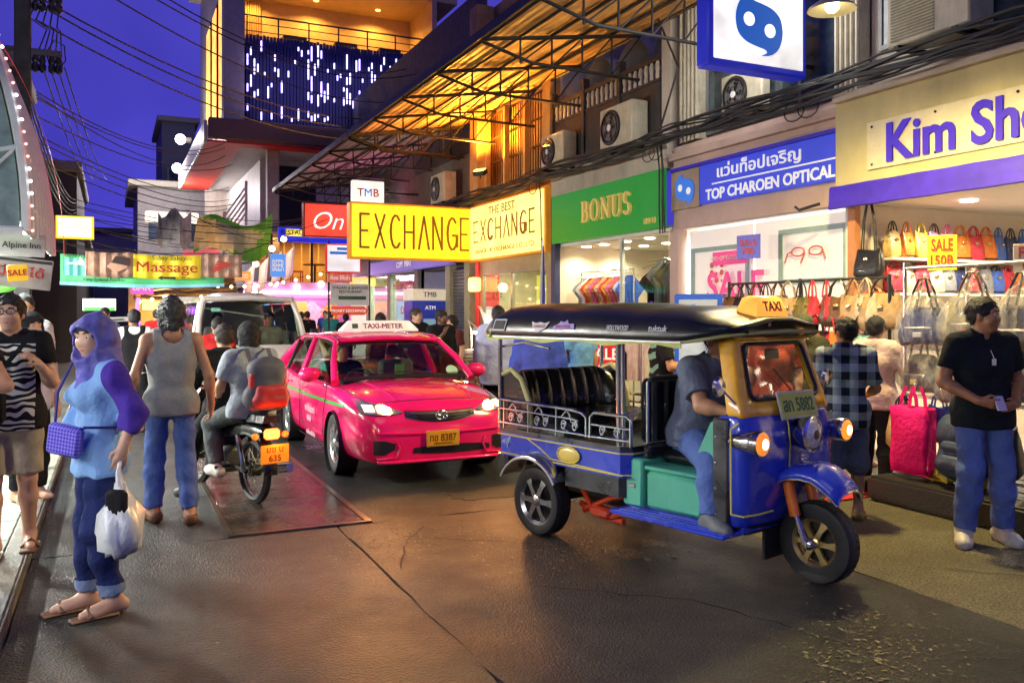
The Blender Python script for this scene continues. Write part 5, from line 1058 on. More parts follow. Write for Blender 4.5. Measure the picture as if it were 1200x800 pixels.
        o = [E_(hd(0, -.04, .0), np.array((.076, .065, .075))*s, HM, .02)]; V, F = surf(o, vox); mesh_np('hair', V, F, HAIR, p)
    elif hair == 'hijab':
        o = [E_(hd(0, -.012, .030), np.array((.098, .125, .112))*s, HM, .03), C_(hd(0, -.03, .0), hd(0, -.05, -.12), .112*s, .115*s, .06), C_(hd(0, .03, -.10), J['neck']+np.array((0, .02*s, -.03*s)), .085*s, .105*s, .06)]
        for sg in ('L', 'R'): o.append(C_(J['neck'], J['neck']*.35+J['sh'+sg]*.65+np.array((0, 0, .01)), .095*s, .070*s, .05))
        o += [C_(J['neck']+np.array((0, .03*s, -.04*s)), J['chest']+np.array((.0, .09*s, -.02*s)), .10*s, .055*s, .06), E_(hd(0, .115, -.022), np.array((.080, .105, .10))*s, HM, sub=True)]
        V, F = surf(o, vox*.8, folds(.012, 1.5, seed)); mesh_np('headscarf', V, F, hm, p)
        o = [E_(hd(0, -.008, .034), np.array((.086, .108, .10))*s, HM, .02), E_(hd(0, .12, -.035), np.array((.074, .095, .088))*s, HM, sub=True), E_(hd(0, .11, -.12), np.array((.1, .1, .06))*s, HM, sub=True)]
        V, F = surf(o, vox*.8); mesh_np('under_scarf', V, F, mat('under_scarf', (.02, .025, .05), .8), p)
    for gm in wear:
        kd = gm['kind']; g = gm.get('g', .014)*s; o = []; nz = folds(gm.get('fold', .006), gm.get('ff', 1), seed)
        if kd in ('shirt', 'tank'):
            hem = J['pel']+np.array((0, 0, gm.get('hem', -.10)*s)); o = torso(g)
            o.append(C_(J['pel']+np.array((-.04, 0, 0))*s*f, hem+np.array((-.045*f*s, 0, -.05*s)), .108*f*s+g, .112*f*s+g, .04)); o.append(C_(J['pel']+np.array((.04, 0, 0))*s*f, hem+np.array((.045*f*s, 0, -.05*s)), .108*f*s+g, .112*f*s+g, .04))
            o.append(C_(J['hipL']+np.array((.005, 0, .01)), J['hipR']+np.array((-.005, 0, .01)), .098*f*s+g+.014*s, .098*f*s+g+.014*s, .05)); o.append(C_(J['hipL']+np.array((.01, 0, -.10*s)), J['hipR']+np.array((-.01, 0, -.10*s)), .095*f*s+g+.014*s, .095*f*s+g+.014*s, .05))
            cl = [(tuple(hem), (0, 0, -1))]
            for q in o: q['clip'] = tuple(cl)
            if kd == 'shirt':
                for sd in 'LR': o += arm(sd, g+gm.get('sg', .008)*s, 0, gm.get('sleeve', .6), True)
            else:
                for sd in 'LR':
                    sgn = 1 if sd == 'R' else -1; o.append(dict(E_(J['sh'+sd]+np.array((sgn*.022, 0, -.01))*s, (.075*s, .12*s, .13*s)), sub=True))
            o.append(dict(C_(J['neck']+np.array((0, .0, .02))*s, J['neck']+np.array((0, .03*s, .12*s)), (.062 if kd == 'shirt' else .085)*s, .10*s), sub=True))
            if kd == 'tank': o.append(dict(E_(J['neck']+np.array((0, 0, -.01))*s, (.085*s, .16*s, .07*s)), sub=True))
            if gm.get('vneck'): o.append(dict(C_(J['neck']+np.array((0, .12, 0))*s, J['neck']+np.array((0, .14, -.09))*s, .055*s, .008*s), sub=True))
            if gm.get('vest'): o.append(dict(C_(J['neck']+np.array((0, .15, -.05))*s, J['pel']+np.array((0, .2, -.1))*s, .05*s, .09*s), sub=True))
        elif kd == 'pants':
            top = J['pel']+np.array((0, 0, gm.get('top', .06)*s)); o = torso(g)[:3]+[torso(g)[1+(5 if female else 4)-1]] if False else torso(g)[:1]
            for sg in (-1, 1): o.append(C_(J['pel']+np.array((sg*.045*f*s, 0, -.02*s)), J['pel']*.6+J['chest']*.4+np.array((sg*.05*f*s, 0, 0)), .10*f*s+g, .098*f*s+g, .04, ((tuple(top), (0, 0, 1)),)))
            for sd in 'LR': o += leg(sd, g, gm.get('len', 1.93), True, gm.get('flare', .012)*s)
        elif kd == 'shoes':
            for sd in 'LR':
                o = foot(sd, gm.get('g', .012)*s)
                if gm.get('low'):
                    for q in o: q['clip'] = (((0, 0, J['ank'+sd][2]-.02*s), (0, 0, 1)),)
                V, F = surf(o, vox); mesh_np(gm['name'].rstrip('s'), V, F, gm['m'], p)
            continue
        if gm.get('arm_only'):
            o = []
            for sd in 'LR': o += arm(sd, g+.008*s, 0, gm.get('sleeve', .6), True)
        V, F = surf(o, vox, nz); mesh_np(gm['name'], V, F, gm['m'], p)
    p['_J'] = 0; del p['_J']
    return p, J, hd
def shirt(m, sleeve=.62, hem=-.10, name='shirt', **k): return dict(kind='shirt', m=m, sleeve=sleeve, hem=hem, name=name, **k)
def pants(m, ln=1.93, name='trousers', **k): return dict(kind='pants', m=m, len=ln, name=name, **k)
def shoes(m, name='shoes', **k): return dict(kind='shoes', m=m, name=name, **k)
def face_dir(dx, dy): return math.atan2(dy, dx)-math.pi/2
DENIM = cloth('denim_blue', (.10, .16, .42)); DENIMD = cloth('denim_navy', (.018, .028, .11)); BLKC = cloth('black_cloth', (.014, .014, .016)); GREYC = cloth('grey_cloth', (.30, .31, .33)); SLATE = cloth('slate_cloth', (.13, .15, .22)); WHC = cloth('white_cloth', (.68, .66, .66)); KHAKI = cloth('khaki_cloth', (.42, .36, .25)); REDC = cloth('red_cloth', (.55, .03, .03)); BLUEC = cloth('blue_cloth', (.05, .12, .55)); PALEB = cloth('pale_blue_cloth', (.40, .46, .72)); SKYC = cloth('sky_cloth', (.14, .34, .72)); PINKC = cloth('pale_pink_cloth', (.66, .48, .46)); BRNS = mat('brown_sandal', (.16, .07, .03), .6); WSHOE = mat('white_shoe', (.55, .52, .46), .5, var=.25, scale=14); BSHOE = mat('black_shoe', (.015, .015, .016), .5)
# patterned cloths
def pattern_cloth(name, kind, c0, c1, scale=10):
    m = bpy.data.materials.new(name); m.use_nodes = True; n = m.node_tree; b = n.nodes['Principled BSDF']; L = n.links.new; tc = n.nodes.new('ShaderNodeTexCoord')
    b.inputs['Roughness'].default_value = .85; b.inputs['Specular IOR Level'].default_value = .2
    if kind == 'zebra':
        t = n.nodes.new('ShaderNodeTexWave'); t.wave_type = 'BANDS'; t.bands_direction = 'Z'; t.inputs['Scale'].default_value = scale; t.inputs['Distortion'].default_value = 9; t.inputs['Detail'].default_value = 1.2; t.inputs['Detail Scale'].default_value = 1.1
        L(tc.outputs['Object'], t.inputs['Vector']); r = n.nodes.new('ShaderNodeValToRGB'); r.color_ramp.interpolation = 'CONSTANT'; r.color_ramp.elements[0].color = (*c0, 1); r.color_ramp.elements[1].color = (*c1, 1); r.color_ramp.elements[1].position = .55
        L(t.outputs['Fac'], r.inputs['Fac'])
        sp = n.nodes.new('ShaderNodeSeparateXYZ'); L(tc.outputs['Object'], sp.inputs[0]); ab = n.nodes.new('ShaderNodeMath'); ab.operation = 'ABSOLUTE'; L(sp.outputs['X'], ab.inputs[0]); lt = n.nodes.new('ShaderNodeMath'); lt.operation = 'LESS_THAN'; lt.inputs[1].default_value = .155; L(ab.outputs[0], lt.inputs[0])
        gz = n.nodes.new('ShaderNodeMath'); gz.operation = 'LESS_THAN'; gz.inputs[1].default_value = 1.37; L(sp.outputs['Z'], gz.inputs[0]); mu = n.nodes.new('ShaderNodeMath'); mu.operation = 'MULTIPLY'; L(lt.outputs[0], mu.inputs[0]); L(gz.outputs[0], mu.inputs[1])
        mx = n.nodes.new('ShaderNodeMix'); mx.data_type = 'RGBA'; mx.inputs['A'].default_value = (*c0, 1); L(mu.outputs[0], mx.inputs['Factor']); L(r.outputs['Color'], mx.inputs['B']); L(mx.outputs['Result'], b.inputs['Base Color'])
    elif kind == 'check':
        fs = []
        for ax in ('X', 'Z'):
            t = n.nodes.new('ShaderNodeTexWave'); t.wave_type = 'BANDS'; t.bands_direction = ax; t.inputs['Scale'].default_value = scale; L(tc.outputs['Object'], t.inputs['Vector'])
            q = n.nodes.new('ShaderNodeMath'); q.operation = 'GREATER_THAN'; q.inputs[1].default_value = .5; L(t.outputs['Fac'], q.inputs[0]); fs.append(q)
        ad = n.nodes.new('ShaderNodeMath'); ad.operation = 'ADD'; L(fs[0].outputs[0], ad.inputs[0]); L(fs[1].outputs[0], ad.inputs[1]); hf = n.nodes.new('ShaderNodeMath'); hf.operation = 'MULTIPLY'; hf.inputs[1].default_value = .5; L(ad.outputs[0], hf.inputs[0])
        mx = n.nodes.new('ShaderNodeMix'); mx.data_type = 'RGBA'; mx.inputs['A'].default_value = (*c0, 1); mx.inputs['B'].default_value = (*c1, 1); L(hf.outputs[0], mx.inputs['Factor']); L(mx.outputs['Result'], b.inputs['Base Color'])
    elif kind == 'sleeves':
        sp = n.nodes.new('ShaderNodeSeparateXYZ'); L(tc.outputs['Object'], sp.inputs[0]); ab = n.nodes.new('ShaderNodeMath'); ab.operation = 'ABSOLUTE'; L(sp.outputs['X'], ab.inputs[0]); lt = n.nodes.new('ShaderNodeMath'); lt.operation = 'GREATER_THAN'; lt.inputs[1].default_value = scale; L(ab.outputs[0], lt.inputs[0]); gz = n.nodes.new('ShaderNodeMath'); gz.operation = 'GREATER_THAN'; gz.inputs[1].default_value = 1.0; L(sp.outputs['Z'], gz.inputs[0]); mu = n.nodes.new('ShaderNodeMath'); mu.operation = 'MULTIPLY'; L(lt.outputs[0], mu.inputs[0]); L(gz.outputs[0], mu.inputs[1])
        mx = n.nodes.new('ShaderNodeMix'); mx.data_type = 'RGBA'; mx.inputs['A'].default_value = (*c0, 1); mx.inputs['B'].default_value = (*c1, 1); L(mu.outputs[0], mx.inputs['Factor']); L(mx.outputs['Result'], b.inputs['Base Color'])
    nb = n.nodes.new('ShaderNodeTexNoise'); nb.inputs['Scale'].default_value = 40; L(tc.outputs['Object'], nb.inputs['Vector']); bp = n.nodes.new('ShaderNodeBump'); bp.inputs['Strength'].default_value = .3; bp.inputs['Distance'].default_value = .02; L(nb.outputs['Fac'], bp.inputs['Height']); L(bp.outputs['Normal'], b.inputs['Normal'])
    MATS[name] = m; return m
# ---------------------------------------------------------------- pedestrians
def plastic_bag(label, loc, rz, hgt, wid, m, handle=True, group=None, seed=0):
    b = thing('plastic_bag', label, 'bag', loc, rz, group); rr = random.Random(seed)
    rings = []
    for i, (t, w) in enumerate(((0, .62), (.08, .9), (.3, 1), (.55, .92), (.75, .62), (.88, .34), (1, .25))):
        ring = []
        for k in range(26): a = 2*math.pi*k/26; q = 1+.14*math.sin(a*5+i*1.3+seed)+.09*math.sin(a*9-i*2)+rr.uniform(-.06, .06); ring.append((wid/2*w*q*math.cos(a), wid*.28*w*q*math.sin(a), hgt*(t-.0)+rr.uniform(-.012, .012)))
        rings.append(ring)
    MB().loft(rings).build('sack', m, b, sharp=70)
    if handle:
        for sg in (-1, 1): MB().tube([(sg*.04, 0, hgt*.93), (sg*.035, .01, hgt+.07), (0, 0, hgt+.13)], [.022, .012, .01], 7).build('handle', m, b)
    return b
PLAST = mat('white_plastic', (.72, .74, .76), .3, var=.12, scale=9, bump=.4, bscale=18, spec=.6)
# woman in violet headscarf
HJ = mat('headscarf_violet', (.12, .11, .46), .7, var=.28, scale=6, bump=.5, bscale=24)
RAG = pattern_cloth('raglan_shirt', 'sleeves', (.22, .40, .72), (.075, .035, .34), .198)
hij, J, hd = person('woman in violet headscarf and blue shirt holding a white plastic bag', (-.06, 5.40, 0), face_dir(-.96, -.30), 1.67,
    dict(wrL=(-.27, -.05, 1.0), elL=(-.25, -.12, 1.17), hnL=(-.275, -.03, .91), elR=(.21, .03, 1.12), wrR=(.13, .19, 1.02), hnR=(.05, .24, 1.04), kneeL=(-.10, .05, .50), ankL=(-.11, -.05, .09), toeL=(-.13, .11, .03), kneeR=(.08, .04, .5), ankR=(.08, .04, .085), toeR=(.09, .2, .03), head=(0, .035, 1.60)),
    SKIN_L, [shirt(RAG, 1.62, -.13, g=.014, fold=.013), pants(DENIMD, 1.88, g=.012, flare=.008, fold=.010), dict(kind='pants', m=cloth('denim_cuff', (.20, .26, .42)), len=1.93, g=.016, flare=.012, name='x')], 'hijab', True, yaw=32, pitch=-6, vox=.012, fat=1.0, female=True, hairm=HJ, seed=2)
for o in list(hij.children):
    if o.name.startswith('x'):      # keep only the turned-up ankles of the second layer
        bm = bmesh.new(); bm.from_mesh(o.data); bmesh.ops.delete(bm, geom=[v for v in bm.verts if v.co.z > .185], context='VERTS'); bm.to_mesh(o.data); bm.free(); o.name = 'trouser_cuff'
for sd in 'LR': MB().box(-.045, .045, -.10, .15, .0, .018, .008).build('sandal_sole', BRNS, hij, loc=(J['toe'+sd][0]*.95, J['toe'+sd][1]-.07, 0)); MB().tube([(J['toe'+sd][0]-.05, J['toe'+sd][1]-.01, .02), (J['toe'+sd][0], J['toe'+sd][1]-.01, .068), (J['toe'+sd][0]+.05, J['toe'+sd][1]-.01, .02)], .01, 6).build('sandal_strap', BRNS, hij)
sb = thing('sling_bag', 'small violet woven sling bag at the hip of the woman in headscarf', 'bag', (-.06, 5.40, 0), face_dir(-.96, -.30))
VB = pattern_cloth('woven_violet', 'check', (.06, .03, .45), (.25, .22, .75), 16); q = MB().box(-.11, .11, -.03, .03, -.085, .085, .02); o = q.build('pouch', VB, sb); o.location = (-.10, .205, 1.0); o.rotation_euler = (0, R(-8), R(32))
MB().tube([(-.02, .235, 1.08), (.06, .20, 1.25), (.13, .08, 1.46), (.10, -.10, 1.42), (-.02, -.17, 1.2), (-.17, -.1, 1.05), (-.19, .14, 1.07)], .008, 6).build('strap', mat('strap_violet', (.05, .03, .2), .7), sb)
wl = hij.matrix_basis @ Vector(J['hnL'])
plastic_bag('white plastic bag hanging from the hand of the woman in headscarf', (wl.x, wl.y, wl.z-.50), face_dir(-1, -.2)-.3, .37, .40, PLAST, seed=4)
bb = thing('black_pouch', 'black pouch showing inside the top of the white plastic bag', 'bag', (wl.x-.02, wl.y-.10, wl.z-.34), -.6); MB().box(-.06, .06, -.03, .03, 0, .20, .02).build('pouch', BLKC, bb)
# woman with glasses and zebra top
ZB = pattern_cloth('zebra_knit', 'zebra', (.012, .012, .014), (.62, .60, .56), 7)
zeb, J, hd = person('woman with glasses in zebra print top and khaki shorts on the kerb', (-.60, 6.5, .12), face_dir(-.05, -1), 1.68,
    dict(elL=(-.25, .02, 1.14), wrL=(-.20, .16, 1.25), hnL=(-.14, .20, 1.33), elR=(.26, -.03, 1.12), wrR=(.2, .12, .98), hnR=(.14, .19, .96), kneeR=(.10, .06, .5), ankR=(.09, .06, .085), toeR=(.11, .2, .03), kneeL=(-.1, 0, .5), ankL=(-.1, -.12, .085), toeL=(-.12, .03, .03)),
    SKIN_L, [shirt(ZB, .55, -.10, g=.016, name='zebra_top'), pants(KHAKI, .93, 'shorts', g=.02, flare=.016)], 'short', True, yaw=-8, pitch=4, vox=.013, fat=1.05, female=True, seed=3)
o = [E_(hd(0, -.03, .03), (.09, .1, .1), None, .03), C_(hd(0, -.09, .0), hd(0, -.13, -.02), .045, .03, .03), E_(hd(0, .105, -.04), (.064, .075, .10), None, sub=True)]
V, F = surf(o, .011, folds(.004, 2, 1)); mesh_np('tied_hair', V, F, HAIR, zeb)
g = MB()
for sg in (-1, 1): g.tube([hd(sg*.034+.026*math.cos(a), .104, .010+.019*math.sin(a)) for a in [k*math.pi/7 for k in range(14)]], .003, 5, closed=True); g.tube([hd(sg*.060, .102, .012), hd(sg*.078, .0, .012)], .003, 5)
g.tube([hd(-.009, .106, .012), hd(.009, .106, .012)], .003, 5); g.build('spectacles', BLACKP, zeb)
for sd in 'LR': MB().box(-.05, .05, -.11, .15, .0, .022, .008).build('sandal_sole', BRNS, zeb, loc=(J['toe'+sd][0]*.95, J['toe'+sd][1]-.07, 0)); MB().tube([(J['toe'+sd][0]-.055, J['toe'+sd][1]-.02, .02), (J['toe'+sd][0], J['toe'+sd][1]-.02, .075), (J['toe'+sd][0]+.055, J['toe'+sd][1]-.02, .02)], .014, 6).build('sandal_strap', BRNS, zeb)
sb = thing('shoulder_bag', 'black shoulder bag worn across the zebra print top', 'bag', (-.60, 6.5, .12), face_dir(-.05, -1)); o = MB().box(-.15, .15, -.05, .05, -.11, .11, .03).build('pouch', BLKC, sb); o.location = (.13, .22, .98); o.rotation_euler = (0, 0, R(-25))
MB().sheet([[(x+dx, y, z) for dx in (-.018, .018)] for x, y, z in ((.13, .20, 1.07), (.03, .19, 1.2), (-.09, .155, 1.36), (-.14, .05, 1.46), (-.12, -.1, 1.42), (.0, -.15, 1.2), (.2, -.08, 1.02))]).build('strap', BLKC, sb)
# man in grey tank top
tank, J, hd = person('man in grey tank top and blue jeans walking away', (.44, 7.40, 0), R(6), 1.80,
    dict(kneeR=(.11, .02, .50), ankR=(.12, -.10, .09), toeR=(.14, .05, .03), kneeL=(-.1, .13, .51), ankL=(-.11, .10, .09), toeL=(-.13, .25, .03), elR=(.27, -.05, 1.13), wrR=(.30, .02, .90), hnR=(.30, .05, .81), elL=(-.27, -.05, 1.13), wrL=(-.28, .06, .90), hnL=(-.28, .09, .81)),
    SKIN_T, [dict(kind='tank', m=mat('grey_jersey', (.24, .25, .26), .85, var=.1, scale=30, bump=.2), hem=-.10, g=.022, name='tank_top'), pants(DENIM, 1.95, g=.012, flare=.012, fold=.010), shoes(BRNS, 'sandals', low=True)], 'bob', False, vox=.012, fat=.9, hairm=mat('grey_black_hair', (.035, .038, .04), .45, var=.5, scale=40, bump=.6, bscale=120), seed=5)
# man by the kiosk of bags on the right
blk, J, hd = person('man in black polo and blue jeans standing at the right edge', (5.85, 4.24, 0), face_dir(-.45, -.9), 1.79,
    dict(elR=(.27, -.02, 1.13), wrR=(.13, .19, 1.02), hnR=(.05, .24, 1.0), elL=(-.26, -.02, 1.12), wrL=(-.12, .2, 1.0), hnL=(-.04, .25, .98), kneeR=(.12, .07, .50), ankR=(.16, .05, .09), toeR=(.23, .19, .03), kneeL=(-.12, .03, .5), ankL=(-.14, .0, .09), toeL=(-.15, .16, .03)),
    mat('skin_brown', (.32, .145, .075), .48, var=.1, scale=9), [shirt(cloth('black_polo', (.012, .016, .022)), .66, -.12, g=.020, vneck=True, name='polo_shirt'), pants(DENIM, 1.97, g=.014, flare=.016, fold=.010), shoes(WSHOE, 'trainers', g=.018)], 'short', True, yaw=42, pitch=2, vox=.012, curl=.8, seed=6)
cardh = thing('phone', 'pale phone held in the hands of the man in black polo', 'phone', tuple(blk.matrix_basis @ Vector((.02, .27, 1.05))), face_dir(-.45, -.9)); MB().box(-.035, .035, -.006, .006, -.06, .06, .005, Matrix.Rotation(R(35), 4, 'X')).build('case', mat('phone_lilac', (.5, .45, .7), .3), cardh)
nl = thing('name_tag', 'small white tag hanging on the black polo', 'tag', tuple(blk.matrix_basis @ Vector((.0, .155, 1.36))), face_dir(-.45, -.9)); MB().box(-.016, .016, -.003, .003, -.05, 0, .003).build('card', WHITEP, nl); MB().tube([(0, 0, 0), (.02, -.01, .06)], .003, 4).build('string', WHITEP, nl)
# shoppers on the right
CHK = pattern_cloth('check_shirt', 'check', (.010, .016, .03), (.34, .42, .48), 2.4)
person('man in blue check shirt and denim shorts beside the tuk tuk', (5.50, 5.22, 0), face_dir(.75, .75), 1.64, dict(elR=(.25, .02, 1.12), wrR=(.18, .2, 1.05), hnR=(.14, .28, 1.08)), SKIN_T, [shirt(CHK, .85, -.16, g=.02, name='check_shirt', fold=.010), pants(cloth('denim_grey', (.11, .13, .20)), 1.12, 'shorts', g=.024, flare=.02), shoes(mat('yellow_sandal', (.35, .25, .06), .6), 'sandals', low=True)], 'short', False, yaw=35, vox=.015, fat=.9, seed=7)
person('man in pale pink shirt and black trousers facing the bags', (6.70, 5.98, 0), face_dir(.9, .35), 1.64, dict(elR=(.24, .02, 1.12), wrR=(.2, .22, 1.0), hnR=(.18, .3, 1.0)), SKIN_T, [shirt(PINKC, .7, -.13, g=.026), pants(BLKC, 1.93), shoes(BSHOE)], 'short', False, vox=.016, seed=8)
person('shopper in dark cap among the hanging handbags', (6.55, 6.75, 0), face_dir(.6, .8), 1.66, {}, SKIN_T, [shirt(cloth('dark_green_cloth', (.05, .05, .03)), .7), pants(BLKC)], 'cap', False, vox=.018, hairm=mat('cap_green', (.06, .07, .03), .8), seed=9)
person('shopper with yellow collar standing behind the pink shirted man', (7.5, 6.9, 0), face_dir(-.3, -.9), 1.58, {}, SKIN_T, [shirt(cloth('mustard_cloth', (.45, .33, .05)), .7), pants(BLKC)], 'short', True, vox=.018, seed=10)
# behind the tuk tuk
person('person in red orange top seen through the tuk tuk windscreen', (5.9, 6.5, 0), face_dir(-.8, -.5), 1.66, {}, SKIN_T, [shirt(cloth('orange_red_cloth', (.32, .05, .03)), .8), pants(BLKC)], 'bob', True, vox=.017, female=True, seed=60)
person('man in royal blue shirt seen below the tuk tuk roof', (4.35, 8.55, 0), face_dir(.5, .85), 1.74, {}, SKIN_T, [shirt(cloth('royal_blue_cloth', (.04, .08, .45)), 1.5, -.2, g=.026), pants(BLKC), shoes(BSHOE)], 'short', False, vox=.017, fat=1.15, seed=11)
person('man in sky blue shirt with a dark shoulder strap behind the tuk tuk', (5.25, 9.2, 0), face_dir(-.3, .95), 1.70, dict(elL=(-.25, .06, 1.14), wrL=(-.3, .28, 1.06), hnL=(-.32, .36, 1.06)), SKIN_T, [shirt(SKYC, .6, -.15, g=.022), pants(KHAKI), shoes(BSHOE)], 'short', False, vox=.017, seed=12)
person('man in pale lilac shirt beside the taxi mirror', (4.55, 10.1, 0), face_dir(.3, .95), 1.76, {}, SKIN_T, [shirt(PALEB, 1.3, -.2, g=.03), pants(BLKC), shoes(BSHOE)], 'short', False, vox=.017, fat=1.15, seed=13)
GRP = pattern_cloth('graphic_tee', 'zebra', (.012, .012, .014), (.22, .42, .30), 3)
person('person in black graphic tee looking at a phone behind the driver', (5.45, 7.75, 0), face_dir(.85, -.35), 1.68, dict(elR=(.24, .05, 1.13), wrR=(.12, .28, 1.16), hnR=(.06, .35, 1.2), elL=(-.24, .05, 1.13), wrL=(-.12, .28, 1.14), hnL=(-.05, .34, 1.18)), SKIN_T, [shirt(GRP, .7), pants(BLKC), shoes(BSHOE)], 'short', False, vox=.016, pitch=-20, seed=14)
# behind the taxi
person('man with cropped hair in dark jacket behind the taxi roof', (4.65, 13.7, 0), face_dir(.2, -1), 1.74, {}, SKIN_L, [shirt(BLKC, 1.9, g=.026, name='jacket'), pants(BLKC)], 'short', True, yaw=25, vox=.018, fat=1.1, hairm=mat('brown_hair', (.05, .03, .02), .5), seed=15)
person('man in black with hand at his mouth behind the taxi', (4.75, 12.75, 0), face_dir(.2, -1), 1.72, dict(elR=(.24, .08, 1.14), wrR=(.10, .24, 1.36), hnR=(.03, .2, 1.47)), SKIN_D, [shirt(BLKC, 1.2, g=.022), pants(BLKC)], 'short', True, yaw=30, vox=.018, seed=16)
person('woman with tied hair beside the man in black behind the taxi', (5.15, 13.3, 0), face_dir(-.9, -.3), 1.62, {}, SKIN_L, [shirt(cloth('dark_red_cloth', (.12, .03, .03)), .7), pants(BLKC)], 'bob', True, vox=.018, female=True, seed=17)
person('dark haired figure half hidden at the left behind the taxi sign', (4.3, 14.6, 0), face_dir(.0, 1), 1.66, {}, SKIN_T, [shirt(BLKC, .7), pants(BLKC)], 'bob', False, vox=.02, seed=18)
# far walkers
for k, (x, y, h, c, lb, fx, hr) in enumerate(((.30, 13.2, 1.72, BLKC, 'man in black vest over white shirt walking ahead of the tank top man', 0, 'short'), (5.0, 24.2, 1.7, BLKC, 'dark haired figure under the small stacked signs', -.3, 'short'), (4.2, 22.5, 1.65, cloth('brown_cloth', (.2, .1, .06)), 'figure in brown between van and taxi', .4, 'bob'), (4.9, 27, 1.7, REDC, 'figure in red at the pink bar', 0, 'long'), (5.7, 28.5, 1.68, cloth('rose_cloth', (.6, .1, .12)), 'figure in rose top near the sign posts', 0, 'bob'), (4.4, 29.5, 1.66, BLKC, 'figure in black in front of the pink bar', .2, 'long'), (5.55, 22.0, 1.64, BLKC, 'small dark figure right of the money exchange arrow', .2, 'short'), (1.35, 12.6, 1.60, REDC, 'rider in red shirt half hidden behind the motorbike', 0, 'short'))):
    wear = [shirt(c, .7), pants(BLKC)]
    if k == 0: wear = [shirt(WHC, .7), dict(kind='tank', m=BLKC, hem=-.08, g=.026, name='vest'), pants(BLKC)]
    person(lb, (x, y, 0), face_dir(fx, 1), h, {}, SKIN_T if k % 2 else SKIN_D, wear, hr, False, vox=.022, female=k in (3, 4, 5), seed=20+k)
# behind the zebra woman
person('man in white shirt standing on the pavement behind the woman with glasses', (-.78, 9.75, .12), face_dir(.2, -1), 1.74, {}, SKIN_T, [shirt(WHC, .7), pants(BLKC)], 'short', False, vox=.019, seed=31)
person('woman in black headscarf behind the woman with glasses', (-.62, 8.2, .12), face_dir(.6, -.8), 1.56, {}, SKIN_L, [shirt(cloth('lilac_cloth', (.5, .42, .5)), 1.6), pants(BLKC)], 'hijab', True, vox=.017, hairm=mat('scarf_black', (.012, .012, .014), .8), female=True, seed=32)
person('person in red shoes partly cut by the left edge with bent elbow', (-.86, 5.9, .12), face_dir(-.2, -1), 1.70, dict(elL=(-.32, .05, 1.16), wrL=(-.08, .2, 1.14), hnL=(.0, .22, 1.14)), SKIN_T, [shirt(BLKC, .5), pants(cloth('maroon_cloth', (.12, .02, .03)), 1.9), shoes(REDC)], 'short', False, vox=.017, seed=33)
# ================================================================ wheels
def wheel(par, name, loc, r, w, rimm, spokes=5, side=-1, rim=.66, ring=None, axis='y'):
    # tyre + rim + spokes; the axle is local y, outer face toward side
    o = MB().lathe([(r*rim, -w*.42), (r*.86, -w*.5), (r*.95, -w*.46), (r, -w*.3), (r, w*.3), (r*.95, w*.46), (r*.86, w*.5), (r*rim, w*.42)], 40, Matrix.Rotation(R(90), 4, 'X'), caps=False).build(name, RUBBER, par); o.location = loc
    q = MB()
    for k in range(40):     # tread blocks
        a = 2*math.pi*k/40; M = Matrix.Rotation(a, 4, 'Y'); q.box(r*.985, r*1.006, -w*.28, -w*.04, -.012, .012, 0, M); q.box(r*.985, r*1.006, w*.04, w*.28, -.004, .020, 0, M)
    stuff(q.build('tread', RUBBER, o, sharp=0))
    rr = r*rim; s = side
    rm = MB().lathe([(rr*1.03, -w*.46), (rr*1.0, -w*.48), (rr*.90, -w*.40), (rr*.86, -w*.1), (rr*.86, w*.3), (rr*1.0, w*.42)], 36, Matrix.Rotation(R(90*(-s)), 4, 'X'), caps=False).build('rim', rimm, o)
    for k in range(spokes):
        a = 2*math.pi*k/spokes; M = Matrix.Rotation(a, 4, 'Y')
        sp = MB(); sp.loft([[(rr*.16, s*w*.40, -rr*.13), (rr*.16, s*w*.40, rr*.13), (rr*.16, s*w*.22, rr*.13), (rr*.16, s*w*.22, -rr*.13)], [(rr*.6, s*w*.42, -rr*.10), (rr*.6, s*w*.42, rr*.10), (rr*.6, s*w*.24, rr*.10), (rr*.6, s*w*.24, -rr*.10)], [(rr*.93, s*w*.38, -rr*.16), (rr*.93, s*w*.38, rr*.16), (rr*.93, s*w*.2, rr*.16), (rr*.93, s*w*.2, -rr*.16)]], M=M); sp.build('spoke', rimm, o, fix=True)
    MB().lathe([(rr*.22, 0), (rr*.22, w*.06), (rr*.12, w*.12), (0, w*.13)], 16, Matrix.Translation((0, s*w*.36, 0)) @ Matrix.Rotation(R(90*(-s)), 4, 'X')).build('hub_cap', rimm, o)
    MB().lathe([(rr*.84, 0), (0, .001)], 24, Matrix.Translation((0, s*w*.02, 0)) @ Matrix.Rotation(R(90*(-s)), 4, 'X')).build('brake_disc', DARKSTEEL, o)
    return o
def local_text(par, s, size, m, loc, xdir, up, bold=0, fit=None, ext=.002, shear=0):
    x = Vector(xdir).normalized(); z = x.cross(Vector(up)).normalized(); y = z.cross(x); M = Matrix((x, y, z)).transposed()
    return text('lettering', s, size, m, par, loc, M, ext=ext, bold=bold, fit=fit, shear=shear)
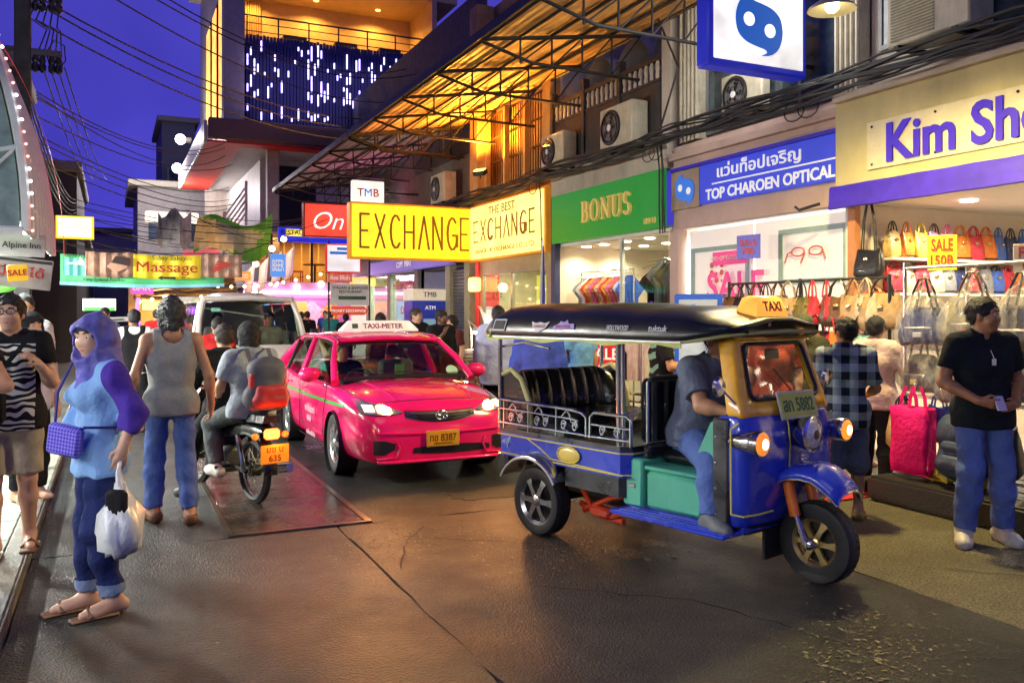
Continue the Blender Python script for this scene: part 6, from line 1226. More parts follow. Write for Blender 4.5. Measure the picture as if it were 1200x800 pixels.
# ================================================================ tuk tuk
TK = thing('tuk_tuk', 'blue and yellow three wheeled tuk tuk with black canopy in the road', 'tuk tuk', (3.52, 5.96, 0), R(-75.2)); TK.scale = (.985, 1, 1)
TBLUE = paint('tuk_blue', (.028, .06, .60)); TYEL = paint('tuk_yellow', (.90, .44, .015)); TGREEN = paint('tuk_teal', (.10, .48, .34), .35, .4); PINS = mat('pinstripe_yellow', (.75, .62, .08), .35, var=0); GUN = mat('gunmetal_panel', (.10, .10, .11), .32, .7, var=.2, rvar=.1); TRED = paint('tuk_red', (.55, .04, .01)); LAMPO = glow('lamp_orange', (1, .20, .02), 1.5); AMBL = mat('amber_reflector', (.75, .55, .12), .3, coat=.5)
rw = MB()
def tk(name, mb, m, par=TK, **k): return mb.build(name, m, par, **k)
# passenger tub
def hull(x0, x1, w, z0, z1, nose=.06): return [[(x0, -w+nose, z), (x0+nose, -w, z), (x1-nose, -w, z), (x1, -w+nose, z), (x1, w-nose, z), (x1-nose, w, z), (x0+nose, w, z), (x0, w-nose, z)] for z in (z0, z1)]
tub = tk('tub', MB().loft(hull(-.50, .93, .60, .56, .74)), TBLUE, fix=True)
tk('tub_rim', MB().loft(hull(-.505, .935, .607, .742, .775)), GUN, fix=True)
tk('skirt', MB().loft(hull(.24, .90, .585, .42, .558)), GUN, fix=True); tk('rear_skirt', MB().loft(hull(-.52, -.40, .58, .46, .558, .02)), GUN, fix=True)
for z in (.725, .578):
    MB().tube([(-.47, -.604, z), (.86, -.604, z), (.935, -.54, z), (.935, .54, z)], .006, 5).build('pinstripe', PINS, tub)
MB().tube([(-.47, -.604, .725), (-.12, -.604, .725), (.05, -.604, .66), (.16, -.604, .60), (.9, -.604, .578)], .005, 5).build('pinstripe', PINS, tub)
o = MB().ball((0, 0, 0), (.115, .014, .055), 20, 8).build('oval_reflector', AMBL, tub, loc=(.36, -.606, .655)); MB().tube([(.118*math.cos(a), -.006, .058*math.sin(a)) for a in [k*math.pi/12 for k in range(24)]], .006, 5, closed=True).build('reflector_rim', PINS, o)
q = MB()
for k in range(7): q.tube([(-.40+.02*math.cos(a+k)+.012*k, -.606, .66+(.012+.007*k)*math.sin(a)) for a in [i*.5 for i in range(9)]], .003, 4)
q.build('crest_print', mat('crest_pale', (.45, .55, .85), .4), tub)
# floor, step, green inner boxes
tk('floor_pan', MB().box(.85, 1.78, -.46, .52, .33, .37), TBLUE)
st = tk('step', MB().box(.80, 1.76, -.64, -.40, .315, .345, .008), TBLUE); 
for k in range(4): MB().box(.84, 1.70, -.62+.05*k, -.605+.05*k, .345, .349).build('tread_strip', mat('step_strip', (.03, .07, .6), .25), st)
tk('rear_seat_box', MB().box(.84, 1.02, -.545, .52, .372, .70, .015), TGREEN); tk('seat_box_latch', MB().box(.90, .96, -.553, -.543, .50, .53, .003), STEEL)
tk('driver_seat_box', MB().box(1.03, 1.52, -.53, .45, .372, .63, .03), TGREEN); tk('seat_box_lip', MB().box(1.025, 1.525, -.535, .455, .632, .66, .01), TGREEN)
tk('driver_seat', MB().box(1.0, 1.38, -.36, .36, .662, .76, .04), BLACKV)
tk('partition', MB().box(.98, 1.05, -.50, .52, .70, .80, .02), BLACKV)
pb = tk('driver_backrest', MB().box(.93, 1.01, -.48, .48, .80, 1.24, .03), BLACKV)
for k in range(8): MB().tube([(1.016, -.42+.12*k, .82), (1.02, -.42+.12*k, 1.22)], .028, 6).build('backrest_roll', BLACKV, pb)
MB().tube([(1.015, -.48, .80), (1.015, -.48, 1.22), (1.015, -.44, 1.25), (1.015, .44, 1.25), (1.015, .48, 1.22)], .012, 6).build('backrest_frame', STEEL, pb)
# passenger bench
be = tk('bench_seat', MB().box(-.36, .30, -.54, .54, .70, .90, .06), BLACKV)
rings = []
for i in range(73):
    y = -.56+1.12*i/72; e = 1-abs(i-36)/36; b = .030*abs(math.sin(math.pi*8*i/72))**.6; dx = .10*(1-min(1, e*3.0)); lo = .05*(1-min(1, e*4))
    rings.append([(-.36+dx*1.6, y, .84), (-.30+dx*1.6+b, y, .90), (-.31+dx*1.4+b*1.2, y, .98), (-.33+dx*1.2+b*1.2, y, 1.06), (-.36+dx+b*1.1, y, 1.15-lo), (-.40+dx+b*.5, y, 1.225-lo), (-.44+dx, y, 1.235-lo), (-.47+dx, y, 1.20-lo), (-.47+dx, y, .84)])
bk = tk('bench_backrest', MB().loft(rings), BLACKV, fix=True, sharp=60)
addmod(bk, 'SUBSURF', levels=1, render_levels=1)
for sy in (-1, 1):
    MB().tube([(-.12, sy*.55, .80), (-.14, sy*.56, 1.0), (-.22, sy*.57, 1.17), (-.34, sy*.57, 1.24), (-.45, sy*.57, 1.2)], .022, 8).build('backrest_piping', mat('piping_yellow', (.55, .5, .2), .5), bk)
    q = MB().prism([(-.46, .80), (-.12, .80), (-.14, 1.0), (-.22, 1.16), (-.34, 1.23), (-.46, 1.19)], -.02, .02, Matrix.Translation((0, sy*.555, 0)) @ Matrix(((1, 0, 0, 0), (0, 0, 1, 0), (0, 1, 0, 0), (0, 0, 0, 1)))); q.build('backrest_wing', BLACKV, bk, fix=True)
# chrome pillars, rails, curls
for sy in (-1, 1):
    tk('pillar', MB().tube([(-.47, sy*.58, .77), (-.47, sy*.585, 1.54)], .019, 10), CHROME); tk('pillar', MB().tube([(.84, sy*.575, .77), (.84, sy*.585, 1.54)], .022, 10), CHROME)
    tk('pillar', MB().tube([(.88, sy*.575, .77), (.88, sy*.585, 1.54)], .015, 10), CHROME)
    y = sy*.60
    tk('side_rail', MB().tube([(-.47, y, 1.0), (.40, y, .985), (.50, y, .97), (.54, y, .94), (.54, y, .80)], .013, 8), CHROME); tk('side_rail', MB().tube([(-.47, y, .93), (.38, y, .92), (.45, y, .91)], .009, 8), CHROME); tk('side_rail', MB().tube([(-.47, y, .82), (.56, y, .815), (.97, y, .82)], .011, 8), CHROME)
    tk('side_rail', MB().tube([(.58, y, .80), (.58, y, .95), (.62, y, .985), (.94, y, .985), (.97, y, .96), (.97, y, .78)], .013, 8), CHROME); tk('side_rail', MB().tube([(.58, y, .90), (.97, y, .90)], .008, 8), CHROME)
    for x in (-.40, -.10, .22): tk('rail_post', MB().tube([(x, y, .77), (x, y, 1.0)], .009, 8), CHROME)
    for x in (-.31, -.20, .0, .10, .30, .42, .70, .84):     # scroll work
        pts = [(x+(.030*(1-t/16))*math.cos(t*.75), y-sy*-.002, .865+(.042*(1-t/18))*math.sin(t*.75)) for t in range(13)]; tk('scroll', MB().tube(pts, .006, 6), CHROME)
    for x in (-.26, .05, .36): tk('scroll', MB().tube([(x-.08, y, .93), (x-.03, y, .975), (x, y, .95), (x+.02, y, .90), (x+.06, y, .885), (x+.09, y, .92)], .006, 6), CHROME)
tk('rear_rail', MB().tube([(-.49, -.58, 1.0), (-.50, 0, 1.0), (-.49, .58, 1.0)], .012, 8), CHROME)
tk('grab_rail', MB().tube([(-.46, -.56, 1.42), (-.2, -.56, 1.46), (.1, -.56, 1.42)], .010, 8), CHROME)
# canopy roof
def roofrow(x, w, zb, zt, bul=0): return [(x, -w, zb), (x, -w-.012-bul*.2, zb+.04), (x, -w*.955, zb+(zt-zb)*.66+bul*.4), (x, -w*.76, zt-.018+bul), (x, -w*.3, zt+.012+bul), (x, w*.3, zt+.012+bul), (x, w*.76, zt-.018+bul), (x, w*.955, zb+(zt-zb)*.66+bul*.4), (x, w+.012+bul*.2, zb+.04), (x, w, zb)]
rows = []
for i in range(43):
    t = i/42; x = -.55+2.32*t
    w = .645 if x < 1.42 else .645-.25*((x-1.42)/.35)**1.7; zb = 1.505 if x < 1.45 else 1.505+.06*((x-1.45)/.32)
    zt = 1.725 if x > -.4 else 1.725-.11*((-.4-x)/.2)**2; zt = zt-.045*max(0, (x-.6)/1.17)-.055*max(0, (x-1.35)/.42)**1.5
    seg = ((x+.55) % .76)/.76; bul = .018*math.sin(math.pi*seg)**.6 if x < 1.5 else 0
    rows.append(roofrow(x, w, zb, max(zt, zb+.03), bul))
VIN = mat('canopy_vinyl', (.012, .013, .016), .32, var=.2, scale=4, bump=.12, bscale=9, coat=.08)
rf = tk('roof', MB().loft([r for r in rows], closed=False, caps=False), VIN, sharp=60); addmod(rf, 'SOLIDIFY', thickness=.012)
for x in (.21, .97): MB().tube([(x, p[1], p[2]+.003) for p in roofrow(x, .645, 1.505, 1.725-.05*max(0, (x-.6)/1.38), 0)], .007, 5).build('seam', VIN, rf)
HEM = mat('hem_green', (.42, .46, .12), .45, var=.15)
for sy in (-1, 1):
    q = MB()
    for i in range(60):
        x0 = -.55+2.0*i/60; x1 = -.55+2.0*(i+1)/60; f0 = .024+.022*abs(math.cos(i*math.pi/20))**4; f1 = .024+.022*abs(math.cos((i+1)*math.pi/20))**4
        q.add([(x0, sy*.655, 1.512), (x1, sy*.655, 1.512), (x1, sy*.652, 1.512-f1), (x0, sy*.652, 1.512-f0)], [(0, 1, 2, 3)])
    addmod(q.build('hem', HEM, rf, sharp=0), 'SOLIDIFY', thickness=.006)
    MB().tube([(-.55, sy*.655, 1.505), (1.45, sy*.655, 1.505)], .010, 6).build('edge_rail', STEEL, rf)
    MB().tube([(1.42, sy*.655, 1.505), (1.55, sy*.615, 1.52), (1.67, sy*.53, 1.545), (1.77, sy*.395, 1.565)], .012, 6).build('edge_rail', mat('edge_olive', (.35, .33, .12), .4), rf)
    MB().tube([(-.54, sy*.64, 1.50), (-.53, sy*.64, 1.545), (-.51, sy*.66, 1.555), (-.485, sy*.665, 1.53), (-.50, sy*.665, 1.505), (-.53, sy*.665, 1.51)], .012, 6).build('corner_scroll', HEM, rf)
MB().tube([(1.77, -.40, 1.565), (1.785, 0, 1.575), (1.77, .40, 1.565)], .013, 6).build('edge_rail', mat('edge_olive', (.35, .33, .12), .4), rf)
# canopy stickers on the near side
def sside(x, z): return (x, -.668+(z-1.55)*.28, z+.015)
STW = mat('sticker_white', (.62, .62, .66), .4, var=.1)
for (txt, x, w, h) in (('HOLLYWOOD', .90, .20, .038), ('tuktuk', 1.26, .16, .045)): local_text(rf, txt, .1, STW, sside(x, 1.575), (1, 0, 0), (0, .42, 1), .01, (w, h))
q = MB().box(-.075, .075, -.048, .048, 0, .003); o = q.build('sticker', STW, rf); o.matrix_local = Matrix.Translation(sside(-.38, 1.58)) @ Matrix(((1, 0, 0, 0), (0, .38, -.92, 0), (0, .92, .38, 0), (0, 0, 0, 1)))
MB().box(-.065, .065, -.038, .038, .003, .005).build('sticker_print', mat('sticker_black', (.02, .02, .02), .5), o)
for k, (x, P, m) in enumerate(((.10, [(-.10, .035), (-.05, .02), (0, .03), (.05, .02), (.10, .035), (.07, -.02), (0, -.05), (-.07, -.02)], STW), (.36, [(-.12, -.03), (-.1, .0), (-.05, .02), (-.04, .04), (.0, .03), (.03, .05), (.05, .02), (.11, .02), (.12, -.02)], mat('sticker_violet', (.35, .3, .65), .4)))):
    o = MB().prism(P, 0, .003).build('sticker', m, rf, fix=True); o.matrix_local = Matrix.Translation(sside(x, 1.578)) @ Matrix(((1, 0, 0, 0), (0, .38, -.92, 0), (0, .92, .38, 0), (0, 0, 0, 1)))
    text('lettering', ('GARAGE', 'SHOCKER')[k], .035, mat('sticker_ink', (.35, .06, .05), .5), o, (0, -.005, .004), Matrix.Identity(3), ext=.001, bold=.02)
# cowl: curved blue nose
def cowlrow(z, wx, front, back): return [(back, -wx, z), (back+.10, -wx-.004, z), (front-.045, -wx*.965, z), (front-.012, -wx*.80, z), (front, -.0-.16, z), (front, .16, z), (front-.012, wx*.80, z), (front-.045, wx*.965, z), (back+.10, wx+.004, z), (back, wx, z)]
cw = tk('cowl', MB().loft([cowlrow(.36, .49, 1.80, 1.62), cowlrow(.42, .515, 1.83, 1.62), cowlrow(.62, .53, 1.86, 1.62), cowlrow(.85, .53, 1.87, 1.62), cowlrow(.98, .525, 1.855, 1.62), cowlrow(1.055, .51, 1.83, 1.62)], closed=False, caps=False), TBLUE, sharp=60, fix=True); addmod(cw, 'SUBSURF', levels=2, render_levels=2); addmod(cw, 'SOLIDIFY', thickness=.02)
for sy in (-1, 1):
    for z in (.44, .60, .76, .92): MB().ball((1.63, sy*.543, z), (.009, .005, .009), 8, 5).build('bolt', STEEL, cw)
    m_ = tk('side_mirror', MB().lathe([(.05, 0), (.062, .012), (.05, .03), (0, .036)], 18, Matrix.Rotation(R(90), 4, 'Y')), CHROME); m_.location = (1.70, sy*.62, 1.24); MB().tube([(.02, 0, 0), (.05, -sy*.14, -.12)], .007, 6).build('mirror_stem', CHROME, m_)
    tl_ = tk('tail_lamp', MB().box(-.012, .012, -.05, .05, -.035, .035, .008), mat('tail_lens', (.5, .02, .02), .25, emit=(1, .05, .02), es=.6)); tl_.location = (-.515, sy*.48, .66)
    MB().box(1.60, 1.72, sy*.525-.016, sy*.525+.016, .37, 1.04, .012).build('corner_strip', GUN, cw)
    MB().tube([(1.75, sy*.545, .46), (1.75, sy*.548, .98), (1.80, sy*.535, 1.02)], .006, 5).build('pinstripe', PINS, cw); MB().tube([(1.75, sy*.545, .46), (1.815, sy*.51, .45), (1.85, sy*.40, .455), (1.86, sy*.26, .46)], .006, 5).build('pinstripe', PINS, cw)
MB().tube([(1.872, -.10, .70), (1.880, -.10, .86), (1.868, -.10, .98), (1.845, -.10, 1.05)], .005, 5).build('centre_seam', PINS, cw)
tk('cowl_lower', MB().loft([cowlrow(.30, .44, 1.75, 1.60), cowlrow(.372, .50, 1.81, 1.60)], closed=False, caps=False), GUN, fix=True)
tk('inner_panel', MB().add([(1.55, -.48, .38), (1.62, -.50, 1.02), (1.62, .50, 1.02), (1.55, .48, .38)], [(0, 1, 2, 3)]), TGREEN, sharp=0)
q = MB().prism([(1.36, .38), (1.62, .38), (1.62, 1.03), (1.54, 1.0), (1.40, .80)], -.02, .02, Matrix.Translation((0, .50, 0)) @ Matrix(((1, 0, 0, 0), (0, 0, 1, 0), (0, 1, 0, 0), (0, 0, 0, 1)))); tk('inner_panel', q, TGREEN, fix=True)
q = MB().prism([(1.44, .38), (1.62, .38), (1.62, 1.03), (1.56, 1.0), (1.46, .80)], -.012, .012, Matrix.Translation((0, -.488, 0)) @ Matrix(((1, 0, 0, 0), (0, 0, 1, 0), (0, 1, 0, 0), (0, 0, 0, 1)))); tk('inner_panel', q, TGREEN, fix=True)
tk('dashboard', MB().box(1.62, 1.80, -.44, .44, 1.0, 1.05, .01), BLACKP)
# windscreen frame in yellow with curved sides
def wsf(z):  # centre x, half width
    t = (z-1.05)/.47; return 1.822-.15*t, .50-.10*t
x0, w0 = wsf(1.06); x1, w1 = wsf(1.50)
def wx(y, z): return wsf(z)[0]+.015-.16*y*y
def rrect(yb, yt, z0, z1, r, n=7):
    P = []
    for (cy, cz, a0) in ((yb-r, z0+r, -90), (yt-r, z1-r, 0), (-(yt-r), z1-r, 90), (-(yb-r), z0+r, 180)):
        for k in range(n): a = R(a0+90*k/(n-1)); P.append((cy+r*math.cos(a), cz+r*math.sin(a)))
    return P
def dense(P, m=6):
    out = []
    for i in range(len(P)):
        a, b = P[i], P[(i+1) % len(P)]
        for k in range(m): out.append((a[0]+(b[0]-a[0])*k/m, a[1]+(b[1]-a[1])*k/m))
    return out
OUT = dense(rrect(.505, .425, 1.04, 1.53, .03)); INN = dense(rrect(.385, .345, 1.145, 1.495, .055)); N_ = len(OUT); rings_ = []
for t_, off in ((0, -.10), (0, -.012), (.12, .004), (.5, .012), (.9, .004), (1, -.012), (1, -.04)):
    rings_.append([(wx(o_[0]+(i_[0]-o_[0])*t_, o_[1]+(i_[1]-o_[1])*t_)+off, o_[0]+(i_[0]-o_[0])*t_, o_[1]+(i_[1]-o_[1])*t_) for o_, i_ in zip(OUT, INN)])
tk('windscreen_frame', MB().loft(rings_, caps=False), TYEL, fix=True, sharp=60)
gi = [(wx(y, z)-.02, y, z) for y, z in INN]
g = tk('windscreen', MB().add([(wx(0, 1.32)-.02, 0, 1.32)]+gi, [(0, i+1, (i+1) % N_+1) for i in range(N_)]), GLASS)
MB().tube([(wx(y, z)+.002, y*.985, 1.32+(z-1.32)*.985) for y, z in INN[::3]], .014, 6, closed=True).build('gasket', BLACKP, g)
MB().tube([(1.82, .05, 1.14), (1.80, .02, 1.2), (1.755, -.10, 1.33)], .006, 5).build('wiper', BLACKP, g)
tk('mirror_inside', MB().box(1.60, 1.62, .02, .18, 1.38, 1.45, .01), BLACKP)
for k, (y, c) in enumerate(((-.22, (.55, .45, .75)), (-.06, (.6, .55, .5)), (.1, (.5, .5, .55)))): o = tk('photo_card', MB().box(-.004, .004, -.06, .06, 0, .11, .003), mat('photo_card%d' % k, c, .4)); o.location = (1.71, y, 1.055); o.rotation_euler = (0, R(-15), R(8*k-6)); MB().box(.004, .006, -.045, .045, .015, .095).build('photo_print', mat('photo_print%d' % k, tuple(v*.35 for v in c), .4), o)
# lamps
def bullet(y, lit):
    L = tk('side_lamp', MB().lathe([(.004, -.27), (.03, -.25), (.056, -.17), (.075, -.06), (.080, 0), (.074, .010)], 20, Matrix.Rotation(R(90), 4, 'Y')), CHROME); L.location = (1.93, y*.98, .905)
    MB().ball((0, 0, 0), (.025, .068, .068), 16, 8).build('lens', LAMPO, L, loc=(.008, 0, 0)); MB().ball((0, 0, 0), (.008, .034, .034), 12, 6).build('lamp_core', glow('lamp_core', (1, .75, .35), 8), L, loc=(.028, 0, 0)); lamp('bulb', 'SPOT', (.04, 0, 0), 7, (1, .42, .10), L, .04, rot=(0, R(-90), 0), spot=160)
    MB().tube([(-.06, 0, 0), (-.12, -y*.25, -.02)], .014, 6).build('bracket', CHROME, L)
bullet(-.50, 1); bullet(.50, 1)
hl = tk('headlight', MB().lathe([(.06, -.16), (.095, -.06), (.115, .0), (.115, .014), (.098, .024)], 28, Matrix.Rotation(R(90), 4, 'Y')), CHROME); hl.location = (1.965, 0, .925)
MB().ball((0, 0, 0), (.035, .098, .098), 20, 10).build('lens', mat('lens_glass', (.75, .75, .75), .18, .35, var=.3, scale=30, bump=.5, bscale=50), hl, loc=(.008, 0, 0)); MB().lathe([(.03, 0), (.03, .01), (0, .014)], 12, Matrix.Translation((.034, 0, 0)) @ Matrix.Rotation(R(90), 4, 'Y')).build('lens_cap', BLACKP, hl)
for k in range(3): tk('horn_grille', MB().tube([(1.93-.01*abs(1), .05*math.cos(a), .80-.022*k+.012*math.sin(a)) for a in [i*.63 for i in range(10)]], .007, 5, closed=True), CHROME)
pl = tk('number_plate', MB().box(-.006, .006, -.185, .185, -.09, .09, .005), mat('plate_rim', (.6, .6, .55), .35)); pl.location = (1.868, .0, 1.105); pl.rotation_euler = (0, R(-16), R(-6))
MB().box(.006, .009, -.17, .17, -.077, .077).build('plate_face', mat('plate_green', (.55, .58, .10), .45, var=.1), pl)
local_text(pl, 'สก 5882', .1, mat('plate_ink', (.02, .14, .05), .5), (.0095, 0, 0), (0, 1, 0), (0, 0, 1), .015, (.30, .09))
# front fender, fork, wheels
prof = [(-.16, 0), (-.15, .035), (-.10, .065), (0, .078), (.10, .065), (.15, .035), (.16, 0)]
rows = []
FPX = [(1.70, .50), (1.76, .62), (1.83, .695), (1.91, .735), (1.99, .745), (2.07, .735), (2.14, .705), (2.20, .66), (2.245, .61)]
for i, (fx, fz) in enumerate(FPX): wq = 1.28-.40*(i/8)**1.5; rows.append([(fx-(.03 if i > 5 else 0)*abs(y)*4, y*wq, fz+h-.078) for y, h in prof])
fd = tk('front_fender', MB().loft(rows, closed=False, caps=False), TBLUE, sharp=60); addmod(fd, 'SOLIDIFY', thickness=.012)
for s_ in (0, -1): MB().tube([r[s_] for r in rows], .011, 6).build('fender_trim', CHROME, fd)
MB().tube([p for p in rows[-1]], .012, 6).build('fender_trim', CHROME, fd); MB().tube([(r[0][0]*1.0, r[0][1]*.93, r[0][2]+.028) for r in rows], .005, 5).build('pinstripe', PINS, fd)
wheel(TK, 'front_wheel', (2.02, 0, .255), .255, .14, mat('gold_rim', (.72, .52, .22), .28, .9, var=.15), 6, -1, .60)
FORK = mat('fork_orange', (.75, .16, .01), .35, var=.15, coat=.4)
for sy in (-1, 1):
    f_ = tk('fork_leg', MB().tube([(1.87, sy*.12, .64), (1.93, sy*.12, .42)], .036, 12), FORK); MB().tube([(1.93, sy*.115, .43), (2.0, sy*.115, .24)], .020, 10).build('fork_slider', CHROME, f_)
    MB().ball((2.02, sy*.115, .255), (.035, .02, .035)).build('axle_cap', CHROME, f_)
for sy in (-1, 1): wheel(TK, 'rear_wheel', (0, sy*.55, .262), .262, .155, mat('alloy_grey', (.40, .40, .42), .22, .95, var=.1), 6, sy, .70)
for sy in (-1, 1):
    pr = [(sy*.50, .012), (sy*.60, .018), (sy*.68, .008), (sy*.705, -.02)]; rows = []
    for i in range(13): a = R(156-128*i/12); rows.append([(.33*math.cos(a)*1.04, y, .30+(.315+h)*math.sin(a)) for y, h in pr])
    ff = tk('rear_fender', MB().loft(rows, closed=False, caps=False), CHROME, sharp=60); addmod(ff, 'SOLIDIFY', thickness=.008); MB().tube([r[-1] for r in rows], .009, 6).build('fender_bead', mat('bead_white', (.6, .55, .5), .4), ff)
tk('rear_axle', MB().tube([(0, -.5, .26), (0, .5, .26)], .04, 10).ball((0, 0, .26), .10), DARKSTEEL)
ch = tk('chassis', MB().box(-.45, 1.7, -.30, -.24, .30, .38, .01).box(-.45, 1.7, .24, .30, .30, .38, .01), DARKSTEEL)
for q in (MB().tube([(.30, -.42, .40), (.45, -.44, .24), (.62, -.42, .22), (.78, -.40, .30)], .022, 8), MB().box(.42, .62, -.46, -.36, .20, .28, .02), MB().tube([(.33, -.42, .22), (.62, -.42, .36), (.8, -.42, .40)], .020, 8), MB().tube([(.28, -.40, .26), (.50, -.40, .20), (.72, -.40, .20)], .024, 8)): tk('suspension_arm', q, TRED)
tk('engine', MB().box(.1, .7, -.2, .2, .22, .45, .04), DARKSTEEL); tk('mud_flap', MB().box(1.74, 1.76, -.2, .2, .12, .34), RUBBER)
tk('exhaust', MB().tube([(.6, .2, .25), (0, .28, .22), (-.5, .28, .24)], .03, 10), STEEL)
# handlebar
tk('handlebar', MB().tube([(1.56, -.28, 1.0), (1.62, -.18, 1.04), (1.66, 0, 1.0), (1.62, .18, 1.04), (1.56, .28, 1.0)], .014, 8), BLACKP); tk('steering_column', MB().tube([(1.66, 0, 1.0), (1.85, 0, .60)], .03, 8), BLACKP)
# taxi lamp on the roof
dm = tk('taxi_lamp', MB().loft([[(1.60+a*dx, b*dy, z) for a, b in ((-1, -1), (1, -1), (1, 1), (-1, 1))] for dx, dy, z in ((.085, .18, 1.665), (.085, .18, 1.69), (.06, .135, 1.79), (.035, .10, 1.805))]), mat('taxi_lamp_glow', (.8, .45, .08), .35, emit=(1, .42, .05), es=.8), fix=True, sharp=50)
local_text(dm, 'TAXI', .1, RPR, (1.682, 0, 1.735), (0, 1, 0), (-.28, 0, 1), .02, (.20, .065)); MB().tube([(1.6, -.1, 1.60), (1.6, -.1, 1.67)], .01, 5).build('lamp_foot', STEEL, dm); MB().tube([(1.6, .1, 1.60), (1.6, .1, 1.67)], .01, 5).build('lamp_foot', STEEL, dm)
# driver
tm_ = TK.matrix_basis; dl = tm_ @ Vector((1.15, -.12, -.10))
person('tuk tuk driver in slate tee and jeans seated at the handlebar', tuple(dl), R(-75.2)-R(90)+R(0), 1.74,
    dict(pel=(0, 0, .95), chest=(.0, .09, 1.27), neck=(0, .14, 1.44), head=(0, .19, 1.58), hipR=(.10, .02, .93), kneeR=(.31, .36, .82), ankR=(.38, .41, .50), toeR=(.42, .54, .445), hipL=(-.1, .02, .93), kneeL=(-.16, .42, .90), ankL=(-.16, .44, .54), toeL=(-.17, .58, .475), shR=(.19, .10, 1.39), elR=(.26, .24, 1.17), wrR=(.22, .44, 1.14), hnR=(.18, .50, 1.14), shL=(-.19, .10, 1.39), elL=(-.24, .24, 1.17), wrL=(-.24, .42, 1.12), hnL=(-.22, .5, 1.13)),
    SKIN_T, [shirt(SLATE, .72, -.06, g=.024, fold=.008), pants(DENIM, 1.96, g=.018), shoes(mat('grey_trainer', (.12, .13, .14), .6), 'trainers', g=.016)], 'short', False, yaw=-25, vox=.013, fat=1.22, seed=41)
# ================================================================ taxi
def carbody(st, sub=2):
    rows = []
    for (x, w, zt, ze, zb) in st:
        zm = zb+(ze-zb)*.52
        half = [(0, zb), (w*.82, zb), (w*.96, zb+.05), (w*1.0, zb+(ze-zb)*.30), (w*1.005, zm), (w*.99, ze-.06), (w*.93, ze), (w*.72, ze+(zt-ze)*.6), (w*.35, zt), (0, zt+.006)]
        rows.append([(x, -y, z) for y, z in half]+[(x, y, z) for y, z in half[-2:0:-1]])
    return rows
TX = thing('taxi', 'bright pink taxi with green stripe and yellow plate facing the camera', 'taxi', (3.0, 11.56, 0), R(-90))
PINK = paint('taxi_pink', (.93, .012, .16), .2, 1.0, .04)
st = [(-1.02, .62, .98, .93, .40), (-.98, .74, 1.0, .96, .30), (-.85, .82, 1.02, .98, .24), (-.5, .865, 1.03, .97, .2), (0, .88, 1.0, .95, .19), (.6, .885, .95, .92, .18), (1.3, .885, .92, .90, .17), (2.0, .885, .93, .89, .17), (2.35, .88, .955, .88, .17), (2.7, .875, .93, .85, .18), (3.05, .86, .885, .80, .18), (3.28, .82, .83, .745, .18), (3.42, .75, .765, .69, .18), (3.50, .66, .66, .60, .19), (3.53, .58, .56, .50, .22)]
bd = MB().loft(carbody(st)).build('body', PINK, TX, sharp=0, fix=True); addmod(bd, 'SUBSURF', levels=2, render_levels=2)
cut = MB()
for x in (0, 2.60):
    for sy in (-1, 1): cut.lathe([(.345, -.2), (.345, .2)], 32, Matrix.Translation((x, sy*.86, .315)) @ Matrix.Rotation(R(90), 4, 'X'))
cuto = cut.build('cutter', PINK, TX, sharp=0, fix=True); bpy.context.view_layer.update()
addmod(bd, 'BOOLEAN', object=cuto, operation='DIFFERENCE', solver='EXACT'); bakemods(bd); bpy.data.objects.remove(cuto)
bd.data.polygons.foreach_set('use_smooth', [True]*len(bd.data.polygons)); bd.data.set_sharp_from_angle(angle=R(40))
for x in (0, 2.6):
    for sy in (-1, 1):
        MB().lathe([(.335, -.10), (.335, .12), (0, .12)], 28, Matrix.Translation((x, sy*.80, .315)) @ Matrix.Rotation(R(90*sy), 4, 'X'), caps=False).build('wheel_well', BLACKP, bd)
        wheel(TX, 'wheel', (x, sy*.78, .315), .315, .20, mat('alloy_silver', (.55, .55, .57), .25, .9, var=.08), 7, sy, .66)
# cabin
def gq(name, pts, m, par=TX, th=0):
    o = MB().add(pts, [tuple(range(len(pts)))]).build(name, m, par, sharp=0)
    if th: addmod(o, 'SOLIDIFY', thickness=th)
    return o
roof_rows = []
for (x, w, z, c) in ((1.72, .575, 1.345, 1.37), (1.62, .60, 1.385, 1.42), (1.35, .62, 1.415, 1.455), (.9, .63, 1.425, 1.468), (.4, .63, 1.415, 1.462), (0, .62, 1.385, 1.43), (-.2, .60, 1.345, 1.385)):
    roof_rows.append([(x, -w-.04, z-.035), (x, -w, z), (x, -w*.6, z+(c-z)*.75), (x, 0, c), (x, w*.6, z+(c-z)*.75), (x, w, z), (x, w+.04, z-.035)])
ro = MB().loft(roof_rows, closed=False, caps=False).build('roof', PINK, TX, sharp=60); addmod(ro, 'SUBSURF', levels=1, render_levels=1); addmod(ro, 'SOLIDIFY', thickness=.025)
q = MB(); q.sheet([[(x+.0, y*1.0, z+.004) for (x, y, z) in r[2:5]] for r in roof_rows[:1]+roof_rows[1:]]); 
